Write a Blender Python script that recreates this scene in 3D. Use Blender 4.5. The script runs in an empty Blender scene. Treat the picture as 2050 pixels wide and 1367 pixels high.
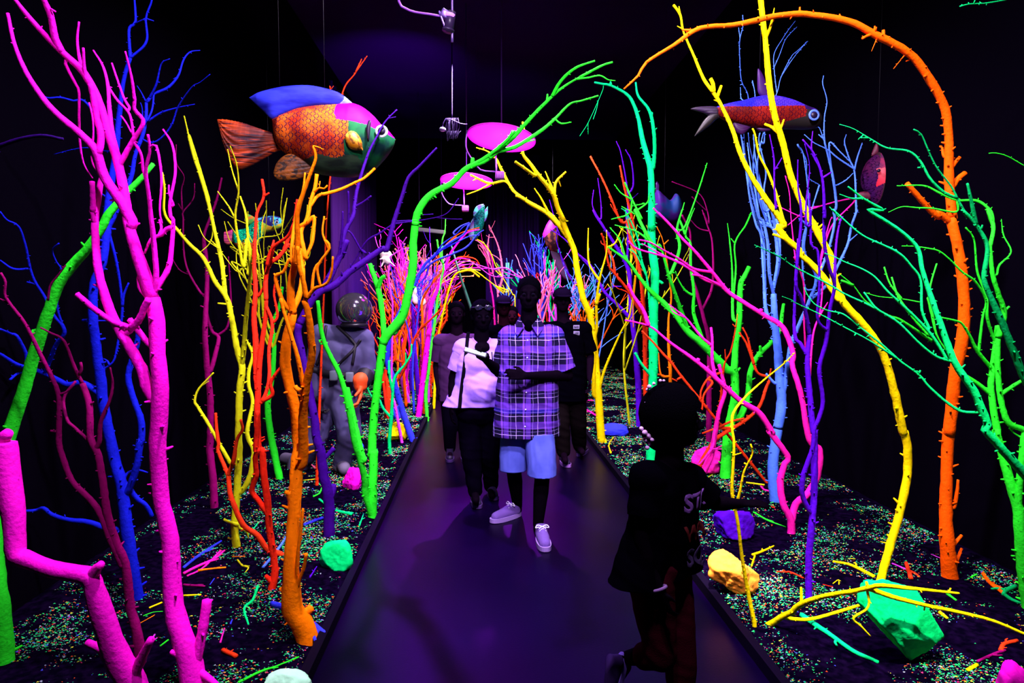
import bpy, bmesh, math, random
from mathutils import Vector, Matrix, noise, Quaternion
from mathutils.bvhtree import BVHTree

SC = bpy.context.scene
COL = SC.collection
RAD = math.radians
# ------------------------------------------------------------------ camera
F = 1367.0
H = 1.6
YAW = math.atan(60 / F)
PITCH = math.atan(83.5 / F)
cam_data = bpy.data.cameras.new('camera')
cam_data.sensor_width = 36
cam_data.lens = 36 * F / 2050
cam_data.clip_start = 0.05
cam = bpy.data.objects.new('camera', cam_data)
COL.objects.link(cam)
cam.location = (0, 0, H)
cam.rotation_euler = (math.pi / 2 - PITCH, 0, -YAW)
SC.camera = cam
RM = cam.rotation_euler.to_matrix()

# ------------------------------------------------------------------ world and exposure
w = bpy.data.worlds.new('world'); SC.world = w; w.use_nodes = True
w.node_tree.nodes['Background'].inputs[0].default_value = (0.1, 0.0, 0.25, 1)
w.node_tree.nodes['Background'].inputs[1].default_value = 0.02
SC.view_settings.view_transform = 'Standard'
SC.view_settings.look = 'None'
SC.view_settings.exposure = 0.0
SC.view_settings.gamma = 1.0
SC.view_settings.use_curve_mapping = False

# ------------------------------------------------------------------ lights: flood lamps hung under the ceiling along the path
def area(loc, aim, power, col, size=0.25, spread=180):
    d = bpy.data.lights.new('flood', 'AREA'); d.shape = 'DISK'; d.size = size
    d.energy = power; d.color = col; d.spread = RAD(spread)
    o = bpy.data.objects.new('flood_light', d); COL.objects.link(o)
    o.location = loc
    o.rotation_euler = (Vector(aim) - Vector(loc)).to_track_quat('-Z', 'Y').to_euler()
    return o
def spot(loc, aim, power, col, ang=60, blend=0.6, size=0.05):
    d = bpy.data.lights.new('spot', 'SPOT'); d.energy = power; d.color = col
    d.spot_size = RAD(ang); d.spot_blend = blend; d.shadow_soft_size = size
    o = bpy.data.objects.new('spot_light', d); COL.objects.link(o)
    o.location = loc
    o.rotation_euler = (Vector(aim) - Vector(loc)).to_track_quat('-Z', 'Y').to_euler()
    return o
UV = (0.92, 0.74, 1.0)
# floods turned onto the two planting beds
area((-0.25, 2.3, 4.3), (-1.7, 3.6, 0.9), 85, UV, 0.2, 100)
area((0.6, 2.3, 4.3), (2.2, 4.0, 0.7), 112, UV, 0.2, 100)
area((0.1, 0.9, 4.2), (-1.0, 4.2, 1.2), 42, UV, 0.2, 80)  # unseen fill flood added near the camera, towards the left bed
area((0.5, 0.9, 4.2), (1.9, 4.8, 1.2), 57, UV, 0.2, 80)  # its added fill partner for the right bed
area((-0.1, 4.6, 4.3), (-1.6, 5.8, 0.9), 92, UV, 0.22, 100)
area((0.6, 4.6, 4.4), (2.1, 6.0, 0.9), 82, UV, 0.22, 100)
area((-0.1, 7.2, 4.0), (-1.4, 8.8, 0.7), 143, UV, 0.25, 110)
area((0.6, 7.2, 4.0), (1.8, 9.0, 0.7), 102, UV, 0.25, 110)
area((0.0, 10.3, 3.9), (-0.8, 11.3, 0.5), 156, UV, 0.3, 140)
area((0.6, 10.3, 3.9), (1.4, 11.3, 0.8), 102, UV, 0.3, 140)
# narrow white spots added to brighten two rocks by the path
spot((.75, 2.5, 3.1), (1.38, 3.62, .2), 2600, (1, .92, .8), 10, .5, .05)
spot((.9, 1.2, 3.7), (1.86, 3.05, .2), 1500, (.95, .95, 1), 18, .6, .05)
# violet spots on the visitors and the path
spot((-0.9, 6.9, 3.5), (0.45, 4.4, 0.0), 1200, (0.26, 0.015, 1.0), 44, 0.8, 0.05)
spot((-0.75, 2.5, 3.2), (0.1, 5.1, 1.2), 300, (0.45, 0.18, 1.0), 28, 0.9, 0.05)
spot((0.2, 9.0, 3.6), (-0.35, 5.9, 0.0), 2000, (0.40, 0.01, 1.0), 40, 0.9, 0.06)
spot((0.9, 5.6, 3.6), (0.7, 3.4, 0.0), 520, (0.25, 0.02, 1.0), 30, 0.9, 0.06)
spot((0.0, 4.2, 3.9), (0.0, 3.05, 0.0), 160, (0.25, 0.02, 1.0), 9, 0.9, 0.06)

CR = {'A': (0, 0, 2.971), 'B': (0, 440, 2.971), 'C': (0, 880, 2.807), 'D': (380, 80, 2.972), 'E': (330, 480, 2.972),
      'F': (330, 900, 2.927), 'G': (760, 420, 2.972), 'H': (760, 0, 2.971), 'I': (1180, 0, 2.972), 'J': (1600, 0, 2.971),
      'K': (1140, 420, 2.972), 'L': (1590, 420, 2.972), 'M': (1130, 860, 2.696), 'N': (1560, 860, 2.696),
      'P': (740, 400, 6.214), 'Q': (960, 400, 6.214), 'R': (740, 600, 5.257), 'S': (420, 150, 5.125),
      'U': (1380, 120, 7.32), 'V': (1690, 280, 9.115), 'W': (430, 410, 12.06), 'Y': (560, 560, 3.254),
      'Z': (1180, 740, 2.179), 'X': (860, 580, 4.883), 'O': (0, 0, 1.0), 'T': (860, 540, 2.357)}

def P(px, py, Y):
    """point of the room at depth Y seen at photo position px, py"""
    d = RM @ Vector(((px - 1025) / F, -(py - 683.5) / F, -1))
    return Vector((0, 0, H)) + d * (Y / d.y)
def GR(px, py, z=0.0):
    d = RM @ Vector(((px - 1025) / F, -(py - 683.5) / F, -1))
    return Vector((0, 0, H)) + d * ((z - H) / d.z)

# ------------------------------------------------------------------ object helpers
ORG = {}
def thing(name, label, cat, loc, group=None):
    o = bpy.data.objects.new(name, None); COL.objects.link(o)
    o.location = loc; o.empty_display_size = 0.1
    o['label'] = label; o['category'] = cat
    if group: o['group'] = group
    ORG[o.name] = Vector(loc)
    return o
def tag(o, label, cat, group=None, kind=None):
    if label: o['label'] = label
    if cat: o['category'] = cat
    if group: o['group'] = group
    if kind: o['kind'] = kind
    return o
def finish(name, me, mats, parent=None, origin=None, smooth=True, label=None):
    """me is in room coordinates"""
    if parent is not None: og = ORG[parent.name]
    else: og = Vector(origin) if origin is not None else Vector((0, 0, 0))
    me.transform(Matrix.Translation(-og))
    me.name = name
    if not isinstance(mats, (list, tuple)): mats = [mats]
    for m in mats: me.materials.append(m)
    if smooth: me.polygons.foreach_set('use_smooth', [True] * len(me.polygons))
    o = bpy.data.objects.new(name, me); COL.objects.link(o)
    if parent is not None: o.parent = parent
    else: o.location = og
    ORG[o.name] = og
    if label: o['label'] = label
    return o
def bm_obj(name, bm, mats, parent=None, origin=None, smooth=True, label=None):
    me = bpy.data.meshes.new(name); bm.to_mesh(me); bm.free()
    return finish(name, me, mats, parent, origin, smooth, label)
def py_obj(name, vs, fs, mats, parent=None, origin=None, smooth=True, mi=None, label=None):
    me = bpy.data.meshes.new(name); me.from_pydata([tuple(v) for v in vs], [], fs); me.update()
    if mi: me.polygons.foreach_set('material_index', mi)
    return finish(name, me, mats, parent, origin, smooth, label)
def box(bm, c, s, rot=None, bev=0.0):
    m = Matrix.Translation(c) @ (rot.to_4x4() if rot else Matrix()) @ Matrix.Diagonal((s[0], s[1], s[2], 1))
    r = bmesh.ops.create_cube(bm, size=1, matrix=m)
    if bev:
        es = list({e for v in r['verts'] for e in v.link_edges})
        bmesh.ops.bevel(bm, geom=es, offset=bev, segments=2, affect='EDGES', profile=0.5)
    return r

# ------------------------------------------------------------------ materials
MATS = {}
def nn(nt, t, **k):
    n = nt.nodes.new(t)
    for a, b in k.items(): setattr(n, a, b)
    return n
def paint(name, col, rough=0.7, bump=0.35, scale=60, var=0.12, spots=True):
    if name in MATS: return MATS[name]
    m = bpy.data.materials.new(name); m.use_nodes = True; nt = m.node_tree; L = nt.links
    b = nt.nodes['Principled BSDF']
    b.inputs['Roughness'].default_value = rough
    b.inputs['Specular IOR Level'].default_value = 0.05
    tc = nn(nt, 'ShaderNodeTexCoord')
    n1 = nn(nt, 'ShaderNodeTexNoise'); n1.inputs['Scale'].default_value = scale; n1.inputs['Detail'].default_value = 4
    L.new(tc.outputs['Object'], n1.inputs['Vector'])
    mr = nn(nt, 'ShaderNodeMapRange'); mr.inputs[1].default_value = 0.3; mr.inputs[2].default_value = 0.7
    mr.inputs[3].default_value = 1 - var; mr.inputs[4].default_value = 1.0
    L.new(n1.outputs[0], mr.inputs[0])
    out = mr.outputs[0]
    if spots:
        v = nn(nt, 'ShaderNodeTexVoronoi'); v.inputs['Scale'].default_value = 28
        L.new(tc.outputs['Object'], v.inputs['Vector'])
        s = nn(nt, 'ShaderNodeMapRange'); s.inputs[1].default_value = 0.05; s.inputs[2].default_value = 0.10
        s.inputs[3].default_value = 0.45; s.inputs[4].default_value = 1.0
        L.new(v.outputs['Distance'], s.inputs[0])
        mu = nn(nt, 'ShaderNodeMath', operation='MULTIPLY'); L.new(s.outputs[0], mu.inputs[0]); L.new(out, mu.inputs[1]); out = mu.outputs[0]
    mx = nn(nt, 'ShaderNodeMix', data_type='RGBA', blend_type='MULTIPLY'); mx.inputs[0].default_value = 1
    mx.inputs[6].default_value = (*col, 1); L.new(out, mx.inputs[7])
    L.new(mx.outputs[2], b.inputs['Base Color'])
    bp = nn(nt, 'ShaderNodeBump'); bp.inputs['Strength'].default_value = bump; bp.inputs['Distance'].default_value = 0.01
    L.new(n1.outputs[0], bp.inputs['Height']); L.new(bp.outputs[0], b.inputs['Normal'])
    MATS[name] = m
    return m
def plain(name, col, rough=0.6, metal=0.0, emit=None, es=0, spec=0.3, bump=0.0, bscale=200):
    if name in MATS: return MATS[name]
    m = bpy.data.materials.new(name); m.use_nodes = True; nt = m.node_tree
    b = nt.nodes['Principled BSDF']
    b.inputs['Base Color'].default_value = (*col, 1); b.inputs['Roughness'].default_value = rough
    b.inputs['Metallic'].default_value = metal; b.inputs['Specular IOR Level'].default_value = spec
    if emit: b.inputs['Emission Color'].default_value = (*emit, 1); b.inputs['Emission Strength'].default_value = es
    if bump:
        tc = nn(nt, 'ShaderNodeTexCoord'); n = nn(nt, 'ShaderNodeTexNoise'); n.inputs['Scale'].default_value = bscale
        nt.links.new(tc.outputs['Object'], n.inputs['Vector'])
        bp = nn(nt, 'ShaderNodeBump'); bp.inputs['Strength'].default_value = bump; bp.inputs['Distance'].default_value = 0.005
        nt.links.new(n.outputs[0], bp.inputs['Height']); nt.links.new(bp.outputs[0], b.inputs['Normal'])
    MATS[name] = m
    return m
def two(name, c1, c2, scale=8, lo=0.45, hi=0.55, stretch=(1, 1, 1), rough=0.6, bump=0.2, kind='noise', det=3, spec=0.12):
    """two paint colours mottled together"""
    if name in MATS: return MATS[name]
    m = bpy.data.materials.new(name); m.use_nodes = True; nt = m.node_tree; L = nt.links
    b = nt.nodes['Principled BSDF']; b.inputs['Roughness'].default_value = rough
    b.inputs['Specular IOR Level'].default_value = spec
    tc = nn(nt, 'ShaderNodeTexCoord'); mp = nn(nt, 'ShaderNodeMapping'); mp.inputs['Scale'].default_value = stretch
    L.new(tc.outputs['Object'], mp.inputs['Vector'])
    if kind == 'noise':
        t = nn(nt, 'ShaderNodeTexNoise'); t.inputs['Detail'].default_value = det; o = t.outputs[0]
    else:
        t = nn(nt, 'ShaderNodeTexVoronoi', feature='DISTANCE_TO_EDGE'); o = t.outputs['Distance']
    t.inputs['Scale'].default_value = scale
    L.new(mp.outputs[0], t.inputs['Vector'])
    mr = nn(nt, 'ShaderNodeMapRange'); mr.inputs[1].default_value = lo; mr.inputs[2].default_value = hi
    L.new(o, mr.inputs[0])
    mx = nn(nt, 'ShaderNodeMix', data_type='RGBA'); mx.inputs[6].default_value = (*c1, 1); mx.inputs[7].default_value = (*c2, 1)
    L.new(mr.outputs[0], mx.inputs[0]); L.new(mx.outputs[2], b.inputs['Base Color'])
    bp = nn(nt, 'ShaderNodeBump'); bp.inputs['Strength'].default_value = bump; bp.inputs['Distance'].default_value = 0.01
    L.new(o, bp.inputs['Height']); L.new(bp.outputs[0], b.inputs['Normal'])
    MATS[name] = m
    return m

PC = {'magenta': (1.0, 0.004, 0.64), 'shaded_magenta': (0.24, 0.0, 0.10), 'pink': (0.92, 0.010, 0.36), 'green': (0.02, 0.92, 0.02),  # the darker magenta is the same paint toned down for weak light
      'teal': (0.0, 0.85, 0.17), 'shaded_green': (0.0, 0.42, 0.08), 'grass': (0.05, 0.85, 0.03), 'yellow': (0.95, 0.74, 0.0), 'lime': (0.62, 0.66, 0.005),  # the darkest green is green paint with foreground shade put in
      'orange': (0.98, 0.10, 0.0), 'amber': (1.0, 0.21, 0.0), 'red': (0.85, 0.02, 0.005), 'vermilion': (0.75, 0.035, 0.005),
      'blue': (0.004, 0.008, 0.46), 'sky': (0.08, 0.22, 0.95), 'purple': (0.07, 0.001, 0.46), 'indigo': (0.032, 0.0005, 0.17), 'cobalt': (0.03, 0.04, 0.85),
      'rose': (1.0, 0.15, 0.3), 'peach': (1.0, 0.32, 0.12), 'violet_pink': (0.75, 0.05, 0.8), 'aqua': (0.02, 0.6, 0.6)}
def pm(c): return paint('paint_' + c, PC[c])

# ------------------------------------------------------------------ room
XL, XR, YB, YF, ZC = -2.4, 3.1, 16.0, -2.6, 5.3
PL, PR = -0.72, 1.2          # edges of the path
def slab(name, c, s, mat):
    bm = bmesh.new(); box(bm, c, s)
    o = bm_obj(name, bm, mat, smooth=False); o['kind'] = 'structure'; return o
black = plain('black_cloth', (0.0012, 0.0007, 0.0025), 0.95, spec=0.0, bump=0.3, bscale=40)
def floor_mat():
    m = bpy.data.materials.new('violet_lit_floor'); m.use_nodes = True; nt = m.node_tree; L = nt.links
    b = nt.nodes['Principled BSDF']
    b.inputs['Roughness'].default_value = 0.36; b.inputs['Specular IOR Level'].default_value = 0.06
    b.inputs['Specular Tint'].default_value = (0.45, 0.2, 1.0, 1)  # violet light put into the sheen and base colour of a black floor
    tc = nn(nt, 'ShaderNodeTexCoord'); n = nn(nt, 'ShaderNodeTexNoise'); n.inputs['Scale'].default_value = 1.5; n.inputs['Detail'].default_value = 6
    L.new(tc.outputs['Object'], n.inputs['Vector'])
    cr = nn(nt, 'ShaderNodeValToRGB'); cr.color_ramp.elements[0].position = 0.3; cr.color_ramp.elements[1].position = 0.75
    cr.color_ramp.elements[0].color = (0.0007, 0.00003, 0.0042, 1); cr.color_ramp.elements[1].color = (0.0020, 0.0001, 0.0105, 1)
    L.new(n.outputs[0], cr.inputs[0]); L.new(cr.outputs[0], b.inputs['Base Color'])
    n2 = nn(nt, 'ShaderNodeTexNoise'); n2.inputs['Scale'].default_value = 90; L.new(tc.outputs['Object'], n2.inputs['Vector'])
    bp = nn(nt, 'ShaderNodeBump'); bp.inputs['Strength'].default_value = 0.12; bp.inputs['Distance'].default_value = 0.003
    L.new(n2.outputs[0], bp.inputs['Height']); L.new(bp.outputs[0], b.inputs['Normal'])
    return m
slab('floor', ((XL + XR) / 2, (YB + YF) / 2, -0.05), (XR - XL + .4, YB - YF + .4, 0.1), floor_mat())
slab('ceiling', ((XL + XR) / 2, (YB + YF) / 2, ZC + .05), (XR - XL + .4, YB - YF + .4, 0.1), plain('ceiling_black', (0.016, 0.004, 0.034), 0.9, spec=0.0))
slab('wall_left', (XL - .05, (YB + YF) / 2, ZC / 2), (0.1, YB - YF, ZC), black)
slab('wall_right', (XR + .05, (YB + YF) / 2, ZC / 2), (0.1, YB - YF, ZC), black)
slab('wall_back', ((XL + XR) / 2, YB + .05, ZC / 2), (XR - XL, 0.1, ZC), black)
slab('wall_front', ((XL + XR) / 2, YF - .05, ZC / 2), (XR - XL, 0.1, ZC), black)
kerb = plain('kerb_black', (0.002, 0.0006, 0.006), 0.7, spec=0.03)
slab('trim_1', (PL - .02, (YB + YF) / 2, 0.03), (0.04, YB - YF - .02, 0.06), kerb)
slab('trim_2', (PR + .02, (YB + YF) / 2, 0.03), (0.04, YB - YF - .02, 0.06), kerb)

# soil beds with a glittering litter of chips
def soil_mat():
    return two('dark_soil', (0.0008, 0.0003, 0.003), (0.004, 0.001, 0.011), 25, 0.4, 0.7, rough=1.0, bump=0.8, spec=0.0)
def bed_h(x, y):
    return 0.035 + 0.03 * noise.noise(Vector((x * 1.3, y * 1.3, 3))) + 0.008 * noise.noise(Vector((x * 9, y * 9, 1)))
def bed(x0, x1, name, label):
    nx, ny = 40, 300
    vs = []; fs = []
    for j in range(ny + 1):
        y = YF + .02 + (YB - YF - .04) * j / ny
        for i in range(nx + 1):
            x = x0 + (x1 - x0) * i / nx
            e = min(1, min(i, nx - i) / 1.0)
            vs.append((x, y, max(0.004, bed_h(x, y)) * (0.6 + 0.4 * e)))
    for j in range(ny):
        for i in range(nx):
            a = j * (nx + 1) + i; fs.append((a, a + 1, a + nx + 2, a + nx + 1))
    o = py_obj(name, vs, fs, soil_mat()); tag(o, label, 'soil', kind='stuff'); return o
bed(XL + .01, PL - .045, 'soil_bed', 'black soil bed left of the walkway')
bed(PR + .045, XR - .01, 'soil_bed', 'black soil bed right of the walkway')
bm = bmesh.new()
_n = 60
_g = [[bm.verts.new((PL + (PR - PL) * i / 20, 11.7 + (YB - 11.72) * k / 30, max(.004, bed_h(PL + (PR - PL) * i / 20, 11.7 + k * .14)))) for i in range(21)] for k in range(31)]
for k in range(30):
    for i in range(20): bm.faces.new((_g[k][i], _g[k][i + 1], _g[k + 1][i + 1], _g[k + 1][i]))
tag(bm_obj('soil_bed', bm, MATS['dark_soil']), 'black soil bed closing the far end of the walkway', 'soil', kind='stuff')
def chips(x0, x1, seed, label):
    R = random.Random(seed)
    vs = []; fs = []; mi = []
    cols = [(0.005, 0.62, 0.12), (0.0, 0.45, 0.2), (0.8, 0.07, 0.005), (0.35, 0.4, 0.5), (0.6, 0.6, 0.03), (0.04, 0.05, 0.6), (0.6, 0.01, 0.12)]
    wt = [34, 20, 13, 10, 7, 4, 5]
    mats = [plain('chip_%s' % k, c, 0.6, spec=0.3) for k, c in zip(('mint', 'sea', 'orange', 'white', 'yellow', 'blue', 'pink'), cols)]
    n = 0
    while n < 42000:
        y = 2.0 + (YB - 2.2) * (R.random() ** 2.1)
        x = R.uniform(x0, x1)
        d = noise.noise(Vector((x * 2.2, y * 2.2, seed))) + 0.6 * noise.noise(Vector((x * 9, y * 9, seed + 4)))
        if R.random() > 0.34 + 1.6 * d - .12 * max(0, abs(x - .24) - 1.6): continue
        n += 1
        s = R.choice((0.0010, 0.0013, 0.0016, 0.0020, 0.0030)) * R.uniform(.8, 1.3) * (1 + 0.13 * y)
        z = bed_h(x, y) + s * .5
        b = len(vs); a = R.uniform(0, 6.28)
        st = R.uniform(1, 2.2)
        for k in range(3):
            t = a + k * 2.09 + R.uniform(-.4, .4)
            vs.append((x + math.cos(t) * s * st, y + math.sin(t) * s, z + R.uniform(-.5, .5) * s))
        vs.append((x, y, z + s * R.uniform(.6, 1.1)))
        fs += [(b, b + 1, b + 3), (b + 1, b + 2, b + 3), (b + 2, b, b + 3)]
        c = R.choices(range(7), wt)[0]; mi += [c] * 3
    o = py_obj('chip_litter', vs, fs, mats, smooth=False, mi=mi); tag(o, label, 'litter', kind='stuff')
chips(XL + .08, PL - .06, 5, 'glittering green and orange chips scattered over the left bed')
chips(PR + .06, XR - .08, 9, 'glittering green and orange chips scattered over the right bed')
# ------------------------------------------------------------------ trees: tubes grown along traced lines, each with its own depth
def catmull(pts, rs, step):
    """pts: list of Vector (world), rs radii -> dense list"""
    out = []; n = len(pts)
    for i in range(n - 1):
        p0 = pts[i - 1] if i else pts[0] * 2 - pts[1]
        p1, p2 = pts[i], pts[i + 1]
        p3 = pts[i + 2] if i + 2 < n else pts[i + 1] * 2 - pts[i]
        k = max(2, int((p2 - p1).length / step))
        for j in range(k):
            t = j / k; t2 = t * t; t3 = t2 * t
            q = 0.5 * ((2 * p1) + (p2 - p0) * t + (2 * p0 - 5 * p1 + 4 * p2 - p3) * t2 + (3 * p1 - p0 - 3 * p2 + p3) * t3)
            out.append((q, rs[i] * (1 - t) + rs[i + 1] * t))
    out.append((pts[-1], rs[-1]))
    return out
def tube_into(vs, fs, path, sides, R, knob=0.06, blunt=True):
    n = len(path)
    t0 = (path[1][0] - path[0][0]).normalized()
    up = Vector((0, 1, 0)) if abs(t0.y) < .9 else Vector((1, 0, 0))
    a = t0.cross(up).normalized()
    base = len(vs)
    ph = R.uniform(0, 100)
    for i, (p, r) in enumerate(path):
        t = (path[min(i + 1, n - 1)][0] - path[max(i - 1, 0)][0])
        if t.length < 1e-9: t = t0
        t = t.normalized()
        a = (a - t * a.dot(t)).normalized(); b = t.cross(a); t0 = t
        for k in range(sides):
            th = 2 * math.pi * k / sides
            d = a * math.cos(th) + b * math.sin(th)
            q = p + d * r
            f = 1 + knob * 2.2 * noise.noise(q * (0.5 / max(r, .004)) + Vector((ph, 0, 0)))
            vs.append(p + d * r * f)
        if i:
            u = base + (i - 1) * sides; v = base + i * sides
            for k in range(sides):
                k2 = (k + 1) % sides
                fs.append((u + k, u + k2, v + k2, v + k))
    p, r = path[-1]
    vs.append(p + t0 * r * (0.35 if blunt else 1.2)); c = len(vs) - 1
    u = base + (n - 1) * sides
    for k in range(sides): fs.append((u + k, u + (k + 1) % sides, c))
    vs.append(path[0][0]); c = len(vs) - 1
    for k in range(sides): fs.append((base + (k + 1) % sides, base + k, c))
def nubs_into(vs, fs, path, R, dens, scale=1.0):
    L = 0
    for i in range(1, len(path) - 1):
        p, r = path[i]; q = path[i - 1][0]
        seg = (p - q).length
        if R.random() < dens * seg:
            t = (p - q).normalized()
            d = Vector((R.gauss(0, 1), R.gauss(0, 1), R.gauss(0, 1)))
            d = (d - t * d.dot(t)).normalized()
            rr = max(0.0020, min(r * 0.26, 0.0055)) * R.uniform(.7, 1.3)
            l = rr * R.uniform(1.5, 4.0) * scale
            s0 = p + d * r * .7; e = p + d * (r + l) + t * l * R.uniform(.1, .9)
            tube_into(vs, fs, [(s0, rr * 1.3), (s0 * .5 + e * .5, rr), (e, rr * .6)], 5, R, 0.0)
def parse(line):
    tk = line.split(); opt = {}
    for t in [t for t in tk[:4] if t[0] in 'knD' and len(t) > 1]: opt[t[0]] = float(t[1:]); tk.remove(t)
    rs = [float(v) for v in tk[0].split('-')]
    o = CR['O']; nums = []; pts = []
    for t in tk[1:]:
        if t in CR: o = CR[t]
        else:
            nums.append(float(t))
            if len(nums) == 2: pts.append((o[0] + nums[0] / o[2], o[1] + nums[1] / o[2])); nums = []
    return opt, rs, pts
def interp(rs, t):
    r = interp0(rs, t); return max(0.55, 0.94 * r - 0.95) if r < 12 else r * .87 + .25 * (r - 12)*0
def interp0(rs, t):
    if len(rs) == 1: return rs[0]
    x = t * (len(rs) - 1); i = min(int(x), len(rs) - 2); f = x - i
    return rs[i] * (1 - f) + rs[i + 1] * f
NT = [0]
TK = 1.0
def tree(name, label, cat, colour, data, D=None, group=None, nub=9, kmax=0.42, auto=0.0, lean=0.0, ground=True, mat=None, bed=0.04, top=4.9, colour2=None):
    NT[0] += 1
    R = random.Random(1000 + NT[0] * 7)
    lines = [l.strip() for l in data.replace('\n', ';').split(';') if l.strip()]
    m = mat or pm(colour)
    root = None; nodes = []; objs = []
    for li, line in enumerate(lines):
        opt, rs, pts = parse(line)
        par = None; link = None
        if li == 0:
            if D is None:
                g = GR(pts[0][0], pts[0][1], bed); D = g.y
            Y0 = D; k = opt.get('k', lean)
        else:
            def near(p):
                return min(((n[0] - p[0]) ** 2 + (n[1] - p[1]) ** 2, i) for i, n in enumerate(nodes))
            d0, i0 = near(pts[0]); d1, i1 = near(pts[-1])
            if d1 < d0 - 25 and d0 > 140: pts = pts[::-1]; d0, i0 = d1, i1
            nd = nodes[i0]; Y0 = nd[2]; par = nd[4]
            if 'D' in opt: Y0 = opt['D']
            if d0 < 45 ** 2: link = nd
            k = opt.get('k', R.uniform(-kmax, kmax))
        # depth along the line
        W = []; RR = []; arc = 0
        tot = sum(math.hypot(pts[i][0] - pts[i - 1][0], pts[i][1] - pts[i - 1][1]) for i in range(1, len(pts))) or 1
        px_m = Y0 / F
        if link is not None and 'D' not in opt:
            dd = math.hypot(link[0] - pts[0][0], link[1] - pts[0][1])
            W.append(P(link[0], link[1], Y0)); RR.append(interp(rs, 0) * px_m * TK * math.cos(math.atan((link[0] - 1025) / F)))
            if dd < 5: pts = pts[1:] if len(pts) > 1 else pts
            prev = (link[0], link[1])
        else: prev = pts[0]
        Ys = [Y0] * len(W)
        wav = R.uniform(0, 6)
        acc = 0
        for i, p in enumerate(pts):
            acc += math.hypot(p[0] - prev[0], p[1] - prev[1]); prev = p
            s = acc * px_m
            off = k * s + (0.035 * math.sin(s * 4 + wav) * min(1, s * 3) if s > 0 else 0)
            off = max(-0.75, min(0.9, off))
            y = Y0 + off
            q = P(p[0], p[1], y)
            tries = 0
            while (q.x < XL + .05 or q.x > XR - .05 or q.z > top) and tries < 60:
                y -= 0.05; q = P(p[0], p[1], y); tries += 1
            W.append(q); Ys.append(y); RR.append(interp(rs, acc / tot) * y / F * TK * math.cos(math.atan((p[0] - 1025) / F)))
        if li == 0:
            gz = bed
            if ground and W[0].z > gz + .01:
                d = (W[0] - W[1]); d = d.normalized() if d.z < -0.3 * d.length else Vector((0, 0, -1))
                t = (W[0].z - gz + .04) / -d.z
                q = W[0] + d * t
                q.x = max(XL + .1, min(XR - .1, q.x))
                W.insert(0, q); RR.insert(0, RR[0] * 1.15)
            elif ground:
                W.insert(0, W[0] + Vector((0, 0, -0.06))); RR.insert(0, RR[0] * 1.1)
            base = Vector((W[0].x, W[0].y, max(W[0].z, 0)))
            root = thing(name, label, cat, base, group)
        if len(W) < 2: continue
        rpx = rs[0]
        step = max(0.012, max(2.5, rpx * .6) * D / F)
        path = catmull(W, RR, step)
        vs = []; fs = []
        sides = 18 if rpx > 12 else 12 if rpx > 5 else 8 if rpx > 2.6 else 6
        tube_into(vs, fs, path, sides, R, 0.07)
        nb = opt.get('n', nub)
        if nb: nubs_into(vs, fs, path, R, nb * 1.6)
        if auto and li > 0:
            # fine side twigs
            Lm = sum((path[i][0] - path[i - 1][0]).length for i in range(1, len(path)))
            for _ in range(int(auto * Lm + R.random())):
                i = R.randint(len(path) // 3, len(path) - 2)
                p, r = path[i]; t = (path[i + 1][0] - p).normalized()
                d = (t * 1.2 + Vector((R.gauss(0, .6), R.gauss(0, .6), R.gauss(0, .5) + .35))).normalized()
                l = R.uniform(.06, .22)
                q1 = p + d * l * .5 + Vector((R.uniform(-.02, .02), 0, R.uniform(-.01, .02))); q2 = p + d * l + Vector((R.uniform(-.03, .03), 0, .03))
                tube_into(vs, fs, catmull([p, q1, q2], [r * .6, r * .5, r * .35], .02), 6, R, .05)
        nm = 'trunk' if li == 0 else 'branch' if (par is None or par[1] == 0) else 'twig'
        if li == 0: pobj = root; lvl = 0
        elif par[1] == 0: pobj = root; lvl = 1
        else: pobj = par[0] if par[1] == 1 else par[2]; lvl = 2
        ob = py_obj(nm, vs, fs, m if (li == 0 or not colour2) else pm(colour2), parent=pobj)
        rec = (ob, lvl, pobj)
        objs.append(ob)
        # record skeleton nodes in photo pixels
        for a in range(len(path)):
            p = path[a][0]
            c = RM.transposed() @ (p - Vector((0, 0, H)))
            if c.z > -0.05: continue
            nodes.append((1025 + F * c.x / -c.z, 683.5 - F * c.y / -c.z, p.y, path[a][1], rec))
    return root
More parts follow.
